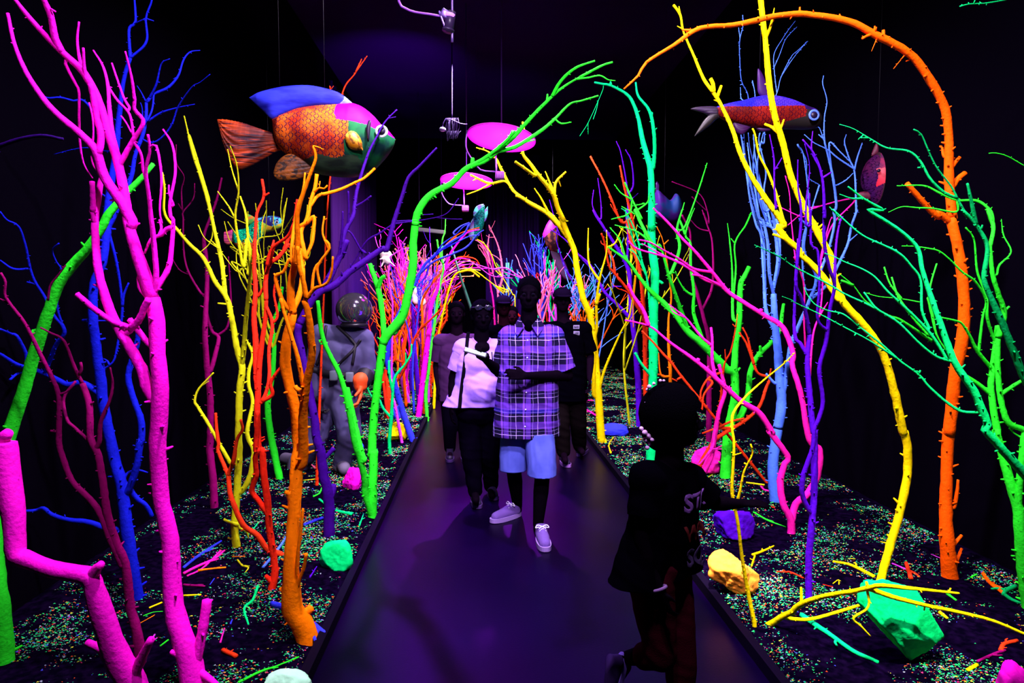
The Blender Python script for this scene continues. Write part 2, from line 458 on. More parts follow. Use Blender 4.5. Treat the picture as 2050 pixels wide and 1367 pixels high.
# ================================================================== LEFT BED, near
tree('magenta_tree', 'big magenta branching tree with the thickest trunk, nearest the camera on the left', 'tree', 'magenta', '''
36-30-24-22-20-21-20-19-19 C 1120 1520 1085 1330 1040 1150 990 1000 968 800 955 560 900 300 888 0 B 955 1000 937 800 935 600 908 470
17-14-12-11-10-9-7-5 k-0.05 B 908 470 850 300 800 150 760 0 A 745 1180 700 960 640 780 600 640 540 500 470 400 370 310 270 210 170 100 90 0 40 -60
14-13-11-9-8-6-5 A 790 1330 720 1200 620 1050 570 900 470 790 350 690 250 580 150 420 85 260 45 80
9-8-8 A 590 900 600 800 575 700 560 600 540 500
9-9-8-6 A 380 320 330 230 300 90 262 0 255 -40
4-3 A 310 85 290 50 330 70
5-4-3 A 500 440 470 330 460 230 470 130
5-5-4 A 515 480 500 400 495 285
5-4-4-3 A 550 1060 500 980 475 850 470 700 470 550 450 500 390 380
4-3-3 A 590 1020 560 990 545 930 555 800 550 700 530 610
8-7-6-5-4-3 A 690 900 665 780 650 640 640 500 610 390 555 300
4-4-4 A 650 520 700 600 770 680 795 815
8-7-6-5-4-3 A 700 1010 750 910 800 820 840 760 850 710 800 650 800 590 780 450 745 305
4-3 A 770 640 740 590 700 480 665 375
3-3 A 795 810 750 730 720 690
5-4-4 A 795 830 840 920 850 1010 870 1080
15-14-13-12-11-10-9-7 B 940 1080 880 1010 840 880 760 740 700 640 640 500 590 330 570 150 565 0 A 580 1200 600 1080 625 1010
8-8-7 B 560 40 550 -60 A 552 1250 548 1080
8-8-8-8 B 455 440 560 530 680 610 780 645
10-9-9 B 780 645 830 590 860 520 885 470
8-8-8 B 770 590 830 670 895 745
6-6-5 B 830 330 830 400 870 460
8-7-7-6-5-5-4 B 915 440 930 330 920 200 910 80 898 -20 A 890 1200 868 1020 890 900 880 800
8-7-6-5-4-4-3 B 925 430 1000 290 1022 150 1030 0 A 1015 1290 1012 1200 1040 1050 1040 950 1020 850 970 770
4-3 A 1032 1220 1005 1150 1005 1100
4-4-4-3 A 965 1330 950 1250 960 1050 930 870
7-6-5-4 B 860 200 900 115 960 90 990 55
4-4 B 945 100 960 50 950 0
13-12-12 C 1100 1250 1140 1060 1165 900
12-8 C 1100 1290 1170 1340 1230 1390
9-7 C 1030 1230 960 1190
''', D=2.75, nub=5, lean=0.02)
tree('magenta_bough', 'thick shaded magenta bough bending in from the lower left corner, nearest of all', 'tree', 'magenta', '''
38-36-34-31-28-26-24-23-23-25-27-30-32-33-33 n0 C 770 1500 740 1367 650 1200 600 1060 545 890 520 800 480 760 400 750 280 725 170 680 95 650 85 560 75 430 50 250 25 60 B 20 1330
20-16 B 20 1300 50 1265
18-12 C 520 760 545 720 572 700
15-12-11 C 610 1240 560 1175 490 1140
17-13-10 C 745 1340 800 1220 850 1120
6-4 C 565 880 600 905
6-4 C 570 920 605 950
''', D=2.25, nub=3)
tree('violet_branch', 'blurred violet branch end reaching in from the left edge, close to the camera', 'branch', 'indigo', '''
9-8-7-5 O -260 420 O -60 320 O 20 285 O 80 272 O 126 279''', D=1.7, nub=3, ground=False)
tree('green_tree', 'thick bright green trunk leaning from the lower left edge up behind the magenta tree', 'tree', 'green', '''
26-25-24-23-22-20-18-16-15-14-13-11-9-6 C 25 1450 25 1200 5 950 -25 720 -30 500 -5 230 B 50 1290 120 1080 190 850 280 570 370 350 520 170 620 20 A 640 1280 780 1120 860 1040 912 975
6-5-4 B 205 680 195 660 250 650 300 638
''', D=2.95, nub=2, lean=0.03)
tree('blue_tree', 'deep blue tree with twisting boughs behind the big magenta trunk', 'tree', 'blue', '''
17-16-15-14-13-13-12-11-10-9-8-6-5 C 768 885 740 700 712 500 690 300 670 200 640 100 B 630 1180 608 1050 600 950 570 750 552 560 560 380 610 250 632 100 A 640 1360 640 1230 690 900 705 720 735 480 775 345
5-4-3 A 775 345 768 240 770 165 805 130 800 0 795 -40
4-3 A 782 340 870 250 868 110 900 15 905 -30
3-2 A 868 115 800 140
3-2 A 868 112 915 125
8-7-6-5-5-4 B 632 60 A 770 1080 805 920 850 800 868 700 870 610
5-4-4-3-3-2 A 870 600 915 560 1000 520 1060 450 1090 360 1130 310 1190 300
3-2 A 1050 460 1030 470
4-3-2 A 885 590 930 500 960 380 1010 350
3-2 A 868 600 840 550 815 510
4-3-2 A 880 720 960 670 1060 640 1158 620
3-3-2 A 900 850 960 820 1020 745 1060 635 1140 520 1190 490 1250 442
3-3 A 910 560 905 650 875 720
3-2 A 850 700 845 640 835 610
5-4-3 A 690 900 600 730 500 600 440 600 360 580 280 582 230 550
3-2 A 640 900 520 880 440 888 320 918
5-4-4-4-3 B 650 60 690 240 720 430 726 560 700 740 680 830 650 865 600 895
5-4-3 B 728 520 735 450 765 375
4-3 B 640 840 615 825
9-9-9-8-8-7 C 716 290 740 240 772 130 787 0 B 840 1330 840 1200 800 1080 765 960 772 880 812 750 825 650
7-7-6-6 C 670 240 720 258 765 325 820 368 855 430
4-4-3 C 690 230 720 185 780 172 830 185
4-3 B 640 600 570 600 490 598
9-9-8-7-6-6-5 B 618 1060 560 1010 480 970 400 980 300 930 200 890 100 860 0 800 -60 780
5-4 B 200 892 110 912 60 950
6-5-4 B 160 880 155 800 100 690 70 680 0 650
6-6-5-4-4-3 B 270 905 330 750 380 680 370 625 320 570 260 450 210 370 180 290 150 150 110 40 40 0 A 0 1258
4-4-4-3 B 180 298 80 292 0 240
4-3-3 B 365 620 340 500 375 330 330 240 312 180 350 140
4-3 B 220 375 160 370
9-8-7-6-5-4 C 700 500 620 505 550 480 480 460 380 450 290 420 245 385 180 400 0 400
''', nub=14)
tree('shaded_wine_tree', 'forked magenta tree shaded to wine red between the blue tree and the magenta trunk', 'tree', 'shaded_magenta', '''
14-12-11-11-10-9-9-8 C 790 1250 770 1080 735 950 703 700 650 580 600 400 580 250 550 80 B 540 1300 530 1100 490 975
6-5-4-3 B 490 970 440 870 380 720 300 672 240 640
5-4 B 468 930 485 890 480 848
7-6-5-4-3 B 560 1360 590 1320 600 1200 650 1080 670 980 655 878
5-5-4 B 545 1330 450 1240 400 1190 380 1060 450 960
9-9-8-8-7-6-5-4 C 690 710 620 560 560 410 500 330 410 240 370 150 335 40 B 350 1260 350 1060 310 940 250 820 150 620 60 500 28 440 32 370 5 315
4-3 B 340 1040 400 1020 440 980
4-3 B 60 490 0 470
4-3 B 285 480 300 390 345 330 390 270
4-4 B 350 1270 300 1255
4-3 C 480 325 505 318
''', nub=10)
tree('shaded_plum_tree', 'slim magenta tree shaded to dark plum, standing against the left wall', 'tree', 'shaded_magenta', '''
10-9-9-8-8-7-6-5-4-4-3 F 290 335 280 150 262 0 E 270 1200 270 950 250 750 240 600 240 480 250 300 250 150 232 0 D 90 1300 82 1180 120 1060 160 950 190 820
6-6-5-4 E 272 780 300 680 320 580 285 550 262 490 252 440
4-3-3-2 E 218 320 150 210 120 120 110 0 A 1090 1300 1090 1260 1150 1180 1158 1090
2-2 A 1090 1260 1060 1210
2-2-2 E 150 215 90 180 45 110 25 40
3-2-2 A 1085 1250 1080 1130 1095 1050 1050 970 1048 860
4-3-2 E 310 570 370 520 392 400 390 280 378 100
''', nub=8)
tree('yellow_tree', 'tall slender yellow tree with three rising stems, left of the red tree', 'tree', 'lime', '''
10-9-9-9-9-8-7-6-5-4-3 F 420 568 408 450 420 300 430 100 E 440 1300 440 1100 445 900 460 765 430 650 400 480 370 350 300 250 230 110 140 20 A 1040 1350 1000 1310 975 1250 978 1120 965 1025
6-5-5-4-3-2.5 E 355 340 340 150 310 0 D 200 1360 150 1150 110 970 60 800 20 680 0 580 A 1245 1190 1190 1050 1140 880 1095 690
7-6-5-5-4-3-2 E 462 740 470 650 480 500 500 300 512 150 490 0 D 320 1350 290 1200 270 1050 290 900 280 750 240 630
3-2.5-2 D 288 895 250 770 225 650
5-5-4-4-3 E 495 200 515 60 D 360 1350 350 1250 335 1050 300 930
3-3-2 D 272 1060 230 990 165 900
2-2 E 430 190 340 80 270 0 D 180 1245 90 1180 50 1100
3-2-2 D 125 1100 133 1170 110 1220 65 1260
6-5-5-4-3 F 380 80 E 390 1330 300 1170 250 1080 190 985 178 960 200 890 290 790
2-2 E 215 880 262 840
7-7-6-5-5-4 F 450 245 490 180 512 90 520 0 E 490 1150 522 970 500 870 500 780 522 680 480 590
3-2 E 522 670 535 580
4-3 E 380 390 315 378
3-2 E 430 600 440 555
6-5-4 F 430 440 380 425 345 408
4-3 F 440 460 480 480 490 520
3-3 F 425 530 370 515
''', nub=13)
tree('green_thicket_tree', 'green trunk with a thicket of thin lime stems behind the red tree', 'tree', 'green', '''
9-9-8-7-6-5-4 F 672 172 650 60 E 630 1160 612 980 640 800 650 620 640 500 680 400 700 280
5-4-3-2-2 E 650 650 600 540 575 300 560 150 555 0 D 540 1150 540 1000 555 880
4-3-2-2 E 612 620 560 450 570 280 545 120 D 570 1330 550 1150 560 1060 578 940
4-3-2-2 E 650 600 600 450 590 250 600 100 D 650 1350 640 1200 690 1050 700 980
4-3-2-2 E 640 640 690 500 730 400 720 200 710 60 D 700 1300 720 1160 740 1050
3-2-2 E 570 400 530 250 490 160 470 0 D 430 1330 440 1200 455 1080 455 955
3-2-2 E 560 480 500 330 440 200 435 60 D 420 1330 410 1200 405 1100 390 970
3-2-2 E 520 320 470 200 450 100 390 40 D 410 1300 350 1150 345 1020
2-2 E 600 300 625 150 620 40 D 600 1350 610 1200 620 1080
2-2 D 548 1150 600 1070 650 1000
2-2 D 555 1130 558 1020 575 960
3-2 E 480 240 400 130 D 440 1420 330 1300 240 1200 205 1080
3-2 D 330 1300 300 1200 225 1080
2-2-2 E 680 380 690 200 675 60 D 680 1340 660 1250
2-2 D 425 1170 430 1090 455 1010
2-2 D 340 1100 260 1060 185 1008
2-2 D 540 1200 500 1100 500 1020
''', nub=12, colour2='lime')
tree('red_tree', 'bright red twisting tree with a loop low on its trunk, left of the orange tree', 'tree', 'red', '''
10-9-9-9-9-8-8-8-7-6-5 F 628 815 643 740 640 650 612 450 602 300 580 150 570 0 E 560 1250 550 1100 552 950 562 750 580 600 600 450 603 360
8-7-7-7-7-7-6 F 600 380 550 300 510 240 535 150 530 50 545 0 E 540 1250 550 1120 552 1020
8-8-7-6-5-5-4-4 E 552 900 545 800 540 600 530 450 540 300 532 150 535 0 D 380 1300 390 1150 400 1030 440 930 430 830
4-3 D 440 925 472 910
6-6-5-5-4 E 603 360 600 250 620 150 680 100 735 25 D 560 1250 600 1150 622 1080 640 950
5-5-4 E 620 150 650 30 D 460 1340 490 1240 580 1170 615 1100
5-4-3 D 490 1240 500 1190
5-5-5-5-5 E 605 400 640 500 620 650 622 800 605 900 570 975
4-4-3 E 640 500 670 450 650 330 655 260
6-5-4 E 585 970 640 920 630 850 690 760 720 740
5-4 E 560 330 600 260
8-6 F 622 770 590 738
''', nub=9)
tree('leaning_red_branch', 'dull red forked branch leaning down to the soil left of the red tree', 'branch', 'vermilion', '''
8-8-7-7-7-6-6-5-5-4 F 690 622 600 582 540 500 460 442 400 312 380 240 370 150 345 90 310 0 E 320 1220 308 1130 302 1030
6-5-5-4 F 372 145 405 60 412 0 E 405 1330 430 1190 462 1130 452 1070
4-3 F 385 295 370 290
''', nub=8)
tree('orange_tree', 'thick orange tree with a splayed stump and many glowing upright branches', 'tree', 'amber', '''
27-26-22-16-15-16-14-14-13-13-12-11 F 835 1105 800 1010 745 930 742 800 740 700 752 450 765 250 772 100 782 0 E 790 1180 782 1050 750 900 720 780 720 620 762 440
14-10 n0 F 760 960 830 950 862 925
9-7 F 720 860 690 820 678 822
14-11 F 745 280 730 240 722 260
12-10 F 775 220 770 195
13-12-11-10-9-9-8 E 818 1330 825 1200 822 1050 840 870 875 700 870 580 855 450 830 360
10-9-8-7-6-5-4 E 765 440 750 350 752 250 772 150 780 50 D 630 1330 642 1200 640 1040 680 900 728 770 750 700 735 630
8-7-6-6-5-5 E 765 430 800 330 820 200 800 60 D 690 1300 660 1150 700 1060 722 950 745 880 755 800
6-5-4-3 D 610 1320 610 1200 640 1000 672 900 686 790
6-5-5-4 D 655 1110 700 1085 738 1050 738 1110 728 1200 700 1270 660 1340
3-2 D 735 640 770 640 795 652
4-3-3 D 730 900 770 880 800 885 818 865
2-2 D 770 880 775 840
6-5-4-4-3 E 840 370 855 335 890 290 960 262 990 200 1000 100
5-4-4 E 870 310 885 200 905 150 932 130
4-4-3 E 925 272 910 160 980 50 950 0 D 830 1250 790 1150 800 1050
3-2 E 935 268 970 260
7-6-5 E 850 350 820 230 800 160 790 40
6-6-5-4 E 735 410 690 340 658 222 705 190 742 110
3-3 E 660 215 650 200
7-6-5-5 E 822 860 790 700 730 500 700 400 690 350
8-6-6 E 818 900 790 890 775 870
5-5-5-5-4 F 772 850 776 650 800 450 810 345
6-5-5 F 768 870 790 760 815 690 828 610
3-2 F 800 450 790 290
5-5-4-4 k0.5 D 700 1000 760 930 820 912 900 888 980 850 1040 820 1100 765
''', nub=7)
tree('purple_tree', 'dark purple tree with one bough sweeping right, in front of the diver statue', 'tree', 'indigo', '''
13-13-12-11-10-10-10-9-9 F 962 510 962 350 950 220 930 150 912 0 E 902 1180 890 1060 860 900 820 700 790 560 800 500
9-9-9-8-7-6-5-4-3 E 800 500 870 370 930 305 1010 270 1100 190 1200 120 1300 50 D 1170 1250 1215 1080 1260 940 1300 820 1367 750 H 340 880
9-8-7-6-5-4-3-2.5 E 950 300 1040 100 1080 10 D 900 1290 920 1150 970 1050 980 980 1000 870 1060 680 1110 580 1160 490 1232 415
2-2 D 1175 470 1225 458
4-3-3 D 985 1000 1030 965 1080 928
4-3-3 D 945 1100 945 1000 942 900
5-4-3 D 885 1300 905 1150 910 1020
3-3-2 D 960 1150 1020 1250 1050 1270 E 1170 70 1212 250 1210 400
3-2-2-2 D 1215 1085 1290 1075 1367 1068 H 200 1285 320 1273
3-2-2-2 H 90 1330 180 1318 300 1300 400 1268 470 1180
2-1.5 H 330 1300 420 1302 492 1303
3-3-2 D 1210 1090 1130 1150 1050 1200 960 1345
9-8 F 962 300 985 240 985 205
4-3 F 930 140 970 130
6-6 E 940 1310 970 1280 1005 1240
''', nub=8)
tree('red_tree', 'thin orange red tree whose tip pokes up above the back of the large fish', 'tree', 'vermilion', '''
5-4-4-3-3-3-3-2 O 634 975 O 640 800 O 648 600 O 655 420 O 668 300 O 685 188 O 710 148 O 735 112
3-2 O 712 146 O 724 118
2-2 O 668 290 O 664 210 O 660 172
2-1 O 661 180 O 668 172''', D=5.75, nub=16)
tree('green_tree', 'bright green forked tree at the kerb whose long limb arches over the path', 'tree', 'green', '''
11-11-11-11-10-10-10-10-9 F 1215 385 1218 200 1225 0 E 1232 1300 1240 1100 1268 850 1298 620 1310 590
7-7-7-6 E 1298 600 1295 450 1270 300 1220 145
7-5 E 1275 290 1290 230 1310 215
11-11-10-10-9-9-8-7-6-6-5-4-3 k-0.12 E 1305 610 G 40 750 130 640 170 500 198 330 200 200 215 60 H 212 1340 225 1270 280 1180 350 1130 430 1090 520 1000 620 960 700 900 800 810 900 700 1040 560 1120 500 1190 460
4-4-3 H 1190 462 1320 392 1385 370
3-3-2 H 1180 475 1240 462 1310 450 1360 475 1402 480
5-4-3 H 1035 570 1080 480 1165 405 1280 362
3-2 H 1160 410 1180 390
4-3 H 1000 600 998 560
6-5-5-4-3-3 H 700 910 790 880 850 850 970 770 1050 700 1130 620 1200 600 1300 570
3-3-2 H 1040 712 1080 735 1140 727
5-5-4 H 530 1000 640 930 740 850 805 780
3-2 H 770 830 790 775
3-2 H 850 850 925 832
5-5 H 540 975 555 940
8-6 G 85 730 140 660
7-6 H 240 1270 232 1235
9-9-8-8-7-6-6-5 F 1205 385 1175 250 1175 190 E 1160 1300 1130 1200 1082 950 1040 800 970 660 932 550 910 365
4-3 E 930 620 918 595
8-6 F 1170 60 1150 10 E 1085 880
''', nub=11)
tree('teal_tree', 'small teal tree with a curled bough standing beside the yellow rock', 'tree', 'teal', '''
5-5-5-4-4-3-3 G 62 1450 58 1367 70 1230 75 1130 90 1000 150 920 185 860 190 800
4-4-3 G 60 1240 20 1180 0 1130 R 95 1080
4-4-3-3 G 80 1080 60 1000 55 900 R 200 780
3-2 G 160 910 155 850
3-3-2 G 0 1150 E 1230 930 1190 850 1140 790
2-2 E 1225 925 1180 915
2-2 E 1215 880 1225 855
''', nub=10)
tree('blue_tree', 'violet blue leaning trunk with a long bough reaching towards the teal fish', 'tree', 'cobalt', '''
8-8-7-7-7-6-6-5-5-4-4-3-3 G 195 1370 130 1180 80 1000 45 900 60 780 100 650 180 500 220 420 265 330 340 260 420 195 500 145 P 1240 300
4-3-3-3-2 G 240 380 320 310 440 260 520 220 580 150 620 120
3-2-2 G 330 270 380 200 450 150 500 100 540 80
3-2 P 1040 410 1130 330 1240 280
3-2 P 700 760 870 640 1100 520 1250 450 1366 440
''', nub=12)
# ================================================================== LEFT BED, far thicket
tree('green_sapling', 'slim pale green stem at the bend of the left kerb, rising above the thicket', 'tree', 'grass', '''
5-5-4-4-4-3-3-2 R 605 1245 590 1000 620 750 650 500 680 280 700 120 P 850 1200 900 950 920 850 900 700 905 500 935 400 945 235
4-3-3 P 910 800 880 680 850 580 838 495
''', nub=14)
tree('orange_tree', 'thin orange tree behind the green stem at the bend of the left kerb', 'tree', 'vermilion', '''
4-4-3-3-3-2 R 645 1020 640 800 650 600 660 450 720 330 800 220 810 80 P 960 1140 1060 1080 1170 1000
3-2 R 700 400 745 385
3-2-2 P 1000 1200 1100 1110 1175 1010
2-2 R 700 290 640 310 550 310
2-2 P 960 1140 930 1000 900 880
''', nub=18, auto=3)
tree('red_tree', 'red tree with a wavy stem behind the teal tree on the left bed', 'tree', 'vermilion', '''
8-8-6-5-4-3-3-2 R 185 1230 195 1050 190 900 165 760 230 600 260 460 250 430 350 300
4-3-3 R 350 650 345 500 375 380 345 300 360 200 420 0
4-4-3 R 240 470 270 600 230 670
4-4-4-3-3 R 290 850 400 650 440 480 530 310 650 200 760 90
3-2 R 100 600 50 530 25 430
3-2 R 530 310 580 280 640 200
5-4-4 R 200 1000 150 860 145 820
3-2-2 P 180 1330 250 1240 320 1210
''', nub=14, auto=1.5)
tree('pink_tree', 'straight rose pink leaning trunk in the left thicket in front of the pink boulder', 'tree', 'violet_pink', '''
7-7-6-5-5-4-3-3-2-2 R 400 1075 350 850 320 600 290 400 330 250 P 330 1300 380 1100 400 950 430 800 470 670
3-2-2 P 370 1150 340 1000 330 870
3-2-2 P 400 1000 470 880 490 780
3-2-2 P 390 1050 440 980 480 900
3-2-2 P 410 900 380 800 430 720
2-2 P 440 1000 400 860 470 760
''', nub=14, auto=5)
tree('pink_tree', 'wavy thin pink stem under the pale figure left of the thicket', 'tree', 'violet_pink', '''
4-3-3-3-3 R 270 1120 230 900 P 285 1360 265 1200 235 950 245 810
3-2-2 P 250 720 330 650 400 550 460 465
2-2 P 290 700 370 640 420 590 440 540
2-2 P 300 690 400 620 500 595
2-2 P 145 880 140 700 125 500
2-2 P 110 650 90 550 65 450
2-2 P 140 470 120 370
''', D=7.5, nub=10)
tree('yellow_tree', 'thin yellow tree with a split stem deep in the left thicket', 'tree', 'yellow', '''
4-4-3-3-2-2 R 475 950 440 750 430 500 420 250 410 0 P 600 1200 640 1000 720 850
3-2-2 R 540 1030 440 920 370 780 270 650 260 500
3-2 P 710 900 720 840 745 770
''', nub=12, auto=2)
tree('purple_tree', 'indigo tree behind the teal boulder in the left thicket', 'tree', 'purple', '''
6-5-5-4-3-3-2 R 490 720 470 500 460 250 450 60 P 560 1200 620 1050 700 950 760 780
3-2-2-2 R 560 700 520 300 450 90
3-2-2 P 700 960 760 700 750 560 745 340
2-2 P 750 620 700 730
''', D=10.0, nub=12, auto=2)
tree('magenta_tree', 'magenta trunk curving right into the arch over the path', 'tree', 'magenta', '''
7-6-6-5-5-4-4-3-3-2 R 590 600 620 350 P 760 1330 830 1150 900 950 960 780 1010 660 1080 560 1150 470 1230 400 1366 370
4-3-2 P 920 880 1000 800 1100 730 1250 740
''', D=9.0, nub=8, auto=1)
tree('orange_tree', 'orange stem beside the magenta arch trunk, arching towards the fish', 'tree', 'orange', '''
4-4-3-3-2-2 R 560 560 555 200 560 0 P 820 950 840 760 920 600 1020 490 1120 420 1230 380 1366 345
2-2-2 P 880 700 960 560 1080 460
2-2 P 830 860 800 780 860 720
''', D=9.4, nub=8, auto=3)
tree('teal_tree', 'pale teal sapling leaning beside the teal boulder', 'tree', 'teal', '''
4-3-3-3-2-2 R 490 890 500 720 570 480 560 320 P 870 1300 830 1150 900 1000
2-2 R 560 450 580 400
''', nub=10, auto=2)
def arch(label, colour, D, data, name='arching_tree'):
    tree(name, label, 'tree', colour, data, D=D, nub=8, auto=3.0, kmax=.3)
arch('pink tree whose violet twigs arch over the end of the path', 'violet_pink', 10.5, '''
4-3-3-3-2-2-2 G 290 1000 290 700 330 520 380 400 450 350 550 322 640 345 740 370 860 412
3-2-2 P 980 860 1100 780 1250 770 1366 840
3-2 Q 170 840 330 850 460 930 560 985
2-2 Q 0 860 140 940 300 965 410 975''')
arch('yellow tree arching low over the end of the path', 'yellow', 10.0, '''
4-3-3-3-3-2-2 G 330 1010 340 800 400 520 440 400 490 365 560 360 640 415 700 460 750 490 770 480
3-3 P 1100 900 1250 880 1366 960
3-2 Q 200 1100 350 1130 360 1190
3-2 G 690 445 740 500''')
arch('slender yellow tree behind the teal fish drooping towards the path', 'yellow', 12.2, '''
3-3-3-2-2-2-2 G 800 1000 806 560 790 500 760 450 720 380 690 330 660 255 620 200 580 175
2-2 Q 280 990 200 880''')
arch('red orange tree whose twigs bend over the far end of the path', 'vermilion', 11.5, '''
5-4-3-3-2-2 G 240 1000 260 700 300 500 340 400 400 335 480 292 570 312
3-2 P 1000 760 1130 710 1300 730 1366 800
3-2 P 1020 780 1150 830 1300 870
2-2 P 940 860 1010 770 1180 700''')
arch('rose trunk rising behind the teal fish, right of the drooping yellow tree', 'rose', 12.4, '''
4-3-3-3-2-2-2 G 720 1000 705 540 700 480 680 400 640 260 590 190 540 175
4-3-2 G 700 500 730 400 722 290 700 200 650 90
3-2 Q 120 780 100 620 120 430
2-2 Q 140 800 60 640 0 560
2-2 Q 130 820 0 600''')
arch('crimson stem beside the cap of the woman at the end of the path', 'pink', 12.9, '''
4-4-3-3-2 G 700 1000 680 590 660 450 645 330 600 190
3-2 Q 170 900 140 700 0 500''')
arch('peach tree spraying twigs right across the far end of the path', 'peach', 10.8, '''
5-4-3-3-2-2 G 270 1000 275 760 300 560 350 450 420 380 500 350 600 360
3-2-2 G 310 520 380 400 460 330 540 300
2-2 G 340 450 400 420 460 400 560 395
2-2 G 300 560 340 420 380 350 430 310''')
arch('magenta tree spraying fine twigs over the far end of the path', 'magenta', 11.2, '''
5-4-3-3-2-2 G 255 1000 250 740 280 560 330 440 400 370 470 330 560 325
3-2-2 G 300 520 350 430 430 370 520 345 640 350
2-2 G 290 540 330 470 400 430 470 410
2-2 G 270 600 290 470 320 400 360 330''')
# crowd of fine stems deep in the left bed
def thicket(specs):
    for (name, label, colour, bx, D, tx, ty, r, n, sp, sd) in specs:
        R = random.Random(sd)
        base = P(bx, 700, D); base.z = 0.03
        root_label = label
        s = D / F
        topv = P(tx, ty, D)
        def line(p, q, r0, r1, bend):
            m1 = p.lerp(q, .35) + Vector((R.uniform(-bend, bend), R.uniform(-bend, bend), 0))
            m2 = p.lerp(q, .7) + Vector((R.uniform(-bend, bend), R.uniform(-bend, bend), 0))
            return catmull([p, m1, m2, q], [r0, r0 * .85 + r1 * .15, (r0 + r1) / 2, r1], .05)
        root = thing(name, root_label, 'tree', base)
        trunk = line(base, topv, r * s * .8, 1.0 * s, .10)
        vs = []; fs = []; tube_into(vs, fs, trunk, 8, R); nubs_into(vs, fs, trunk, R, 8)
        py_obj('trunk', vs, fs, pm(colour), parent=root)
        for k in range(n):
            i = int(len(trunk) * R.uniform(.25, .85)); p, rr = trunk[i]
            l = (topv.z - p.z + .15) * R.uniform(.6, 1.1) + .1
            d = Vector((R.gauss(0, sp), R.gauss(0, sp), 1)).normalized()
            br = line(p, p + d * l, rr * .7, .75 * s, .06)
            vs = []; fs = []; tube_into(vs, fs, br, 6, R); nubs_into(vs, fs, br, R, 10)
            for _ in range(4):
                j = int(len(br) * R.uniform(.3, .85)); p2, r2 = br[j]
                e = (d + Vector((R.gauss(0, .6), R.gauss(0, .6), R.uniform(0, .5)))).normalized() * R.uniform(.12, .4)
                t2 = line(p2, p2 + e, r2 * .7, .65 * s, .02); tube_into(vs, fs, t2, 5, R)
            py_obj('branch', vs, fs, pm(colour), parent=root)
thicket([
 ('magenta_tree', 'bushy magenta tree far back beside the left wall', 'magenta', 818, 11.2, 800, 480, 4, 5, .25, 1),
 ('rose_tree', 'rose tree with curling twigs at the centre of the left thicket', 'rose', 838, 10.2, 828, 540, 4, 6, .35, 2),
 ('orange_tree', 'orange twiggy tree at the centre of the left thicket', 'orange', 812, 10.0, 818, 560, 4, 6, .3, 3),
 ('pink_tree', 'hot pink tree just left of the pale green stem', 'violet_pink', 850, 11.0, 862, 545, 4, 6, .35, 4),
 ('peach_tree', 'peach coloured tree deep in the left thicket', 'peach', 842, 12.0, 850, 560, 4, 6, .4, 5),
 ('yellow_tree', 'yellow twiggy tree deep at the back of the left thicket', 'yellow', 830, 12.5, 822, 520, 4, 5, .3, 6),
 ('blue_tree', 'light blue tree deep in the left thicket', 'sky', 856, 12.0, 870, 580, 4, 4, .3, 7),
 ('red_tree', 'red twiggy tree left of the leaning pink trunk', 'red', 775, 9.0, 770, 640, 4, 4, .3, 8),
 ('violet_tree', 'pale violet tree at the very end of the left bed', 'violet_pink', 872, 13.5, 885, 560, 4, 6, .4, 10),
 ('orange_tree', 'orange twiggy tree at the very end of the left bed', 'orange', 866, 12.8, 880, 590, 4, 6, .4, 11),
 ('white_pink_tree', 'pale pink bushy tree in the bright middle of the left thicket', 'rose', 846, 11.6, 846, 520, 4, 9, .4, 12),
 ('violet_tree', 'violet twiggy tree behind the white knotted blossom', 'purple', 822, 11.6, 836, 515, 4, 8, .35, 13),
 ('lime_tree', 'lime twiggy tree behind the pale green stem of the left bed', 'lime', 858, 12.2, 858, 535, 3, 8, .35, 14),
 ('magenta_tree', 'thin magenta twiggy tree right behind the indigo tree', 'magenta', 806, 10.6, 812, 530, 3, 8, .3, 15),
 ('orange_tree', 'amber twiggy tree left of the white knotted blossom', 'amber', 796, 9.8, 806, 590, 3, 7, .3, 16),
 ('crimson_tree', 'crimson twiggy tree at the left wall behind the leaning pink trunk', 'pink', 780, 10.4, 790, 540, 3, 8, .3, 17),
 ('blue_tree', 'deep blue twiggy tree beside the pink boulder', 'cobalt', 828, 9.4, 846, 560, 3, 6, .3, 18),
])
# ================================================================== RIGHT BED
tree('yellow_tree', 'golden yellow forked tree at the right kerb behind the man in the plaid shirt', 'tree', 'yellow', '''
10-10-9-9-9-8-8-7-7-6-6-5-4-3 M 208 62 K 190 1367 172 1100 150 850 130 660 80 520 45 350 G 1160 250 1120 150 1075 30 H 1100 1320 1060 1240 1030 1150 950 1050 900 980 850 910 865 830 850 725
7-7-6-6-5-4-4-3 G 1130 170 1060 80 1000 20 H 1050 1330 1000 1270 880 1200 800 1140 750 1080 650 1090 540 1040
4-4-3-2 H 772 1090 720 1000 690 940 640 900 575 878
2-2 H 622 895 615 855
3-2 H 660 1090 590 1130 518 1157
3-2 H 580 1060 555 1075
5-4-4 H 925 1045 860 1000 805 962
4-3 H 860 1005 850 985
4-4-3 H 1035 1170 1050 1085 1108 1022
3-2 H 1070 1070 1078 1110
4-3-2 H 1040 1150 1010 1080 985 1020
4-3-2 H 1015 1275 960 1180 920 1120
5-4 H 870 1200 830 1170 810 1165
6-5-4-4-3-2 G 1275 1100 K 150 790 G 1292 700 1290 550 1312 400 1350 250 1350 120
4-3-3-2 G 1300 420 1250 330 1240 230 1242 108
3-2 G 1340 220 K 270 200 300 140 315 105
5-4 G 1290 560 1310 500
4-4-3-3-2 K 185 1100 210 950 300 740 360 620 390 390
6-5 K 130 650 138 595
''', nub=9)
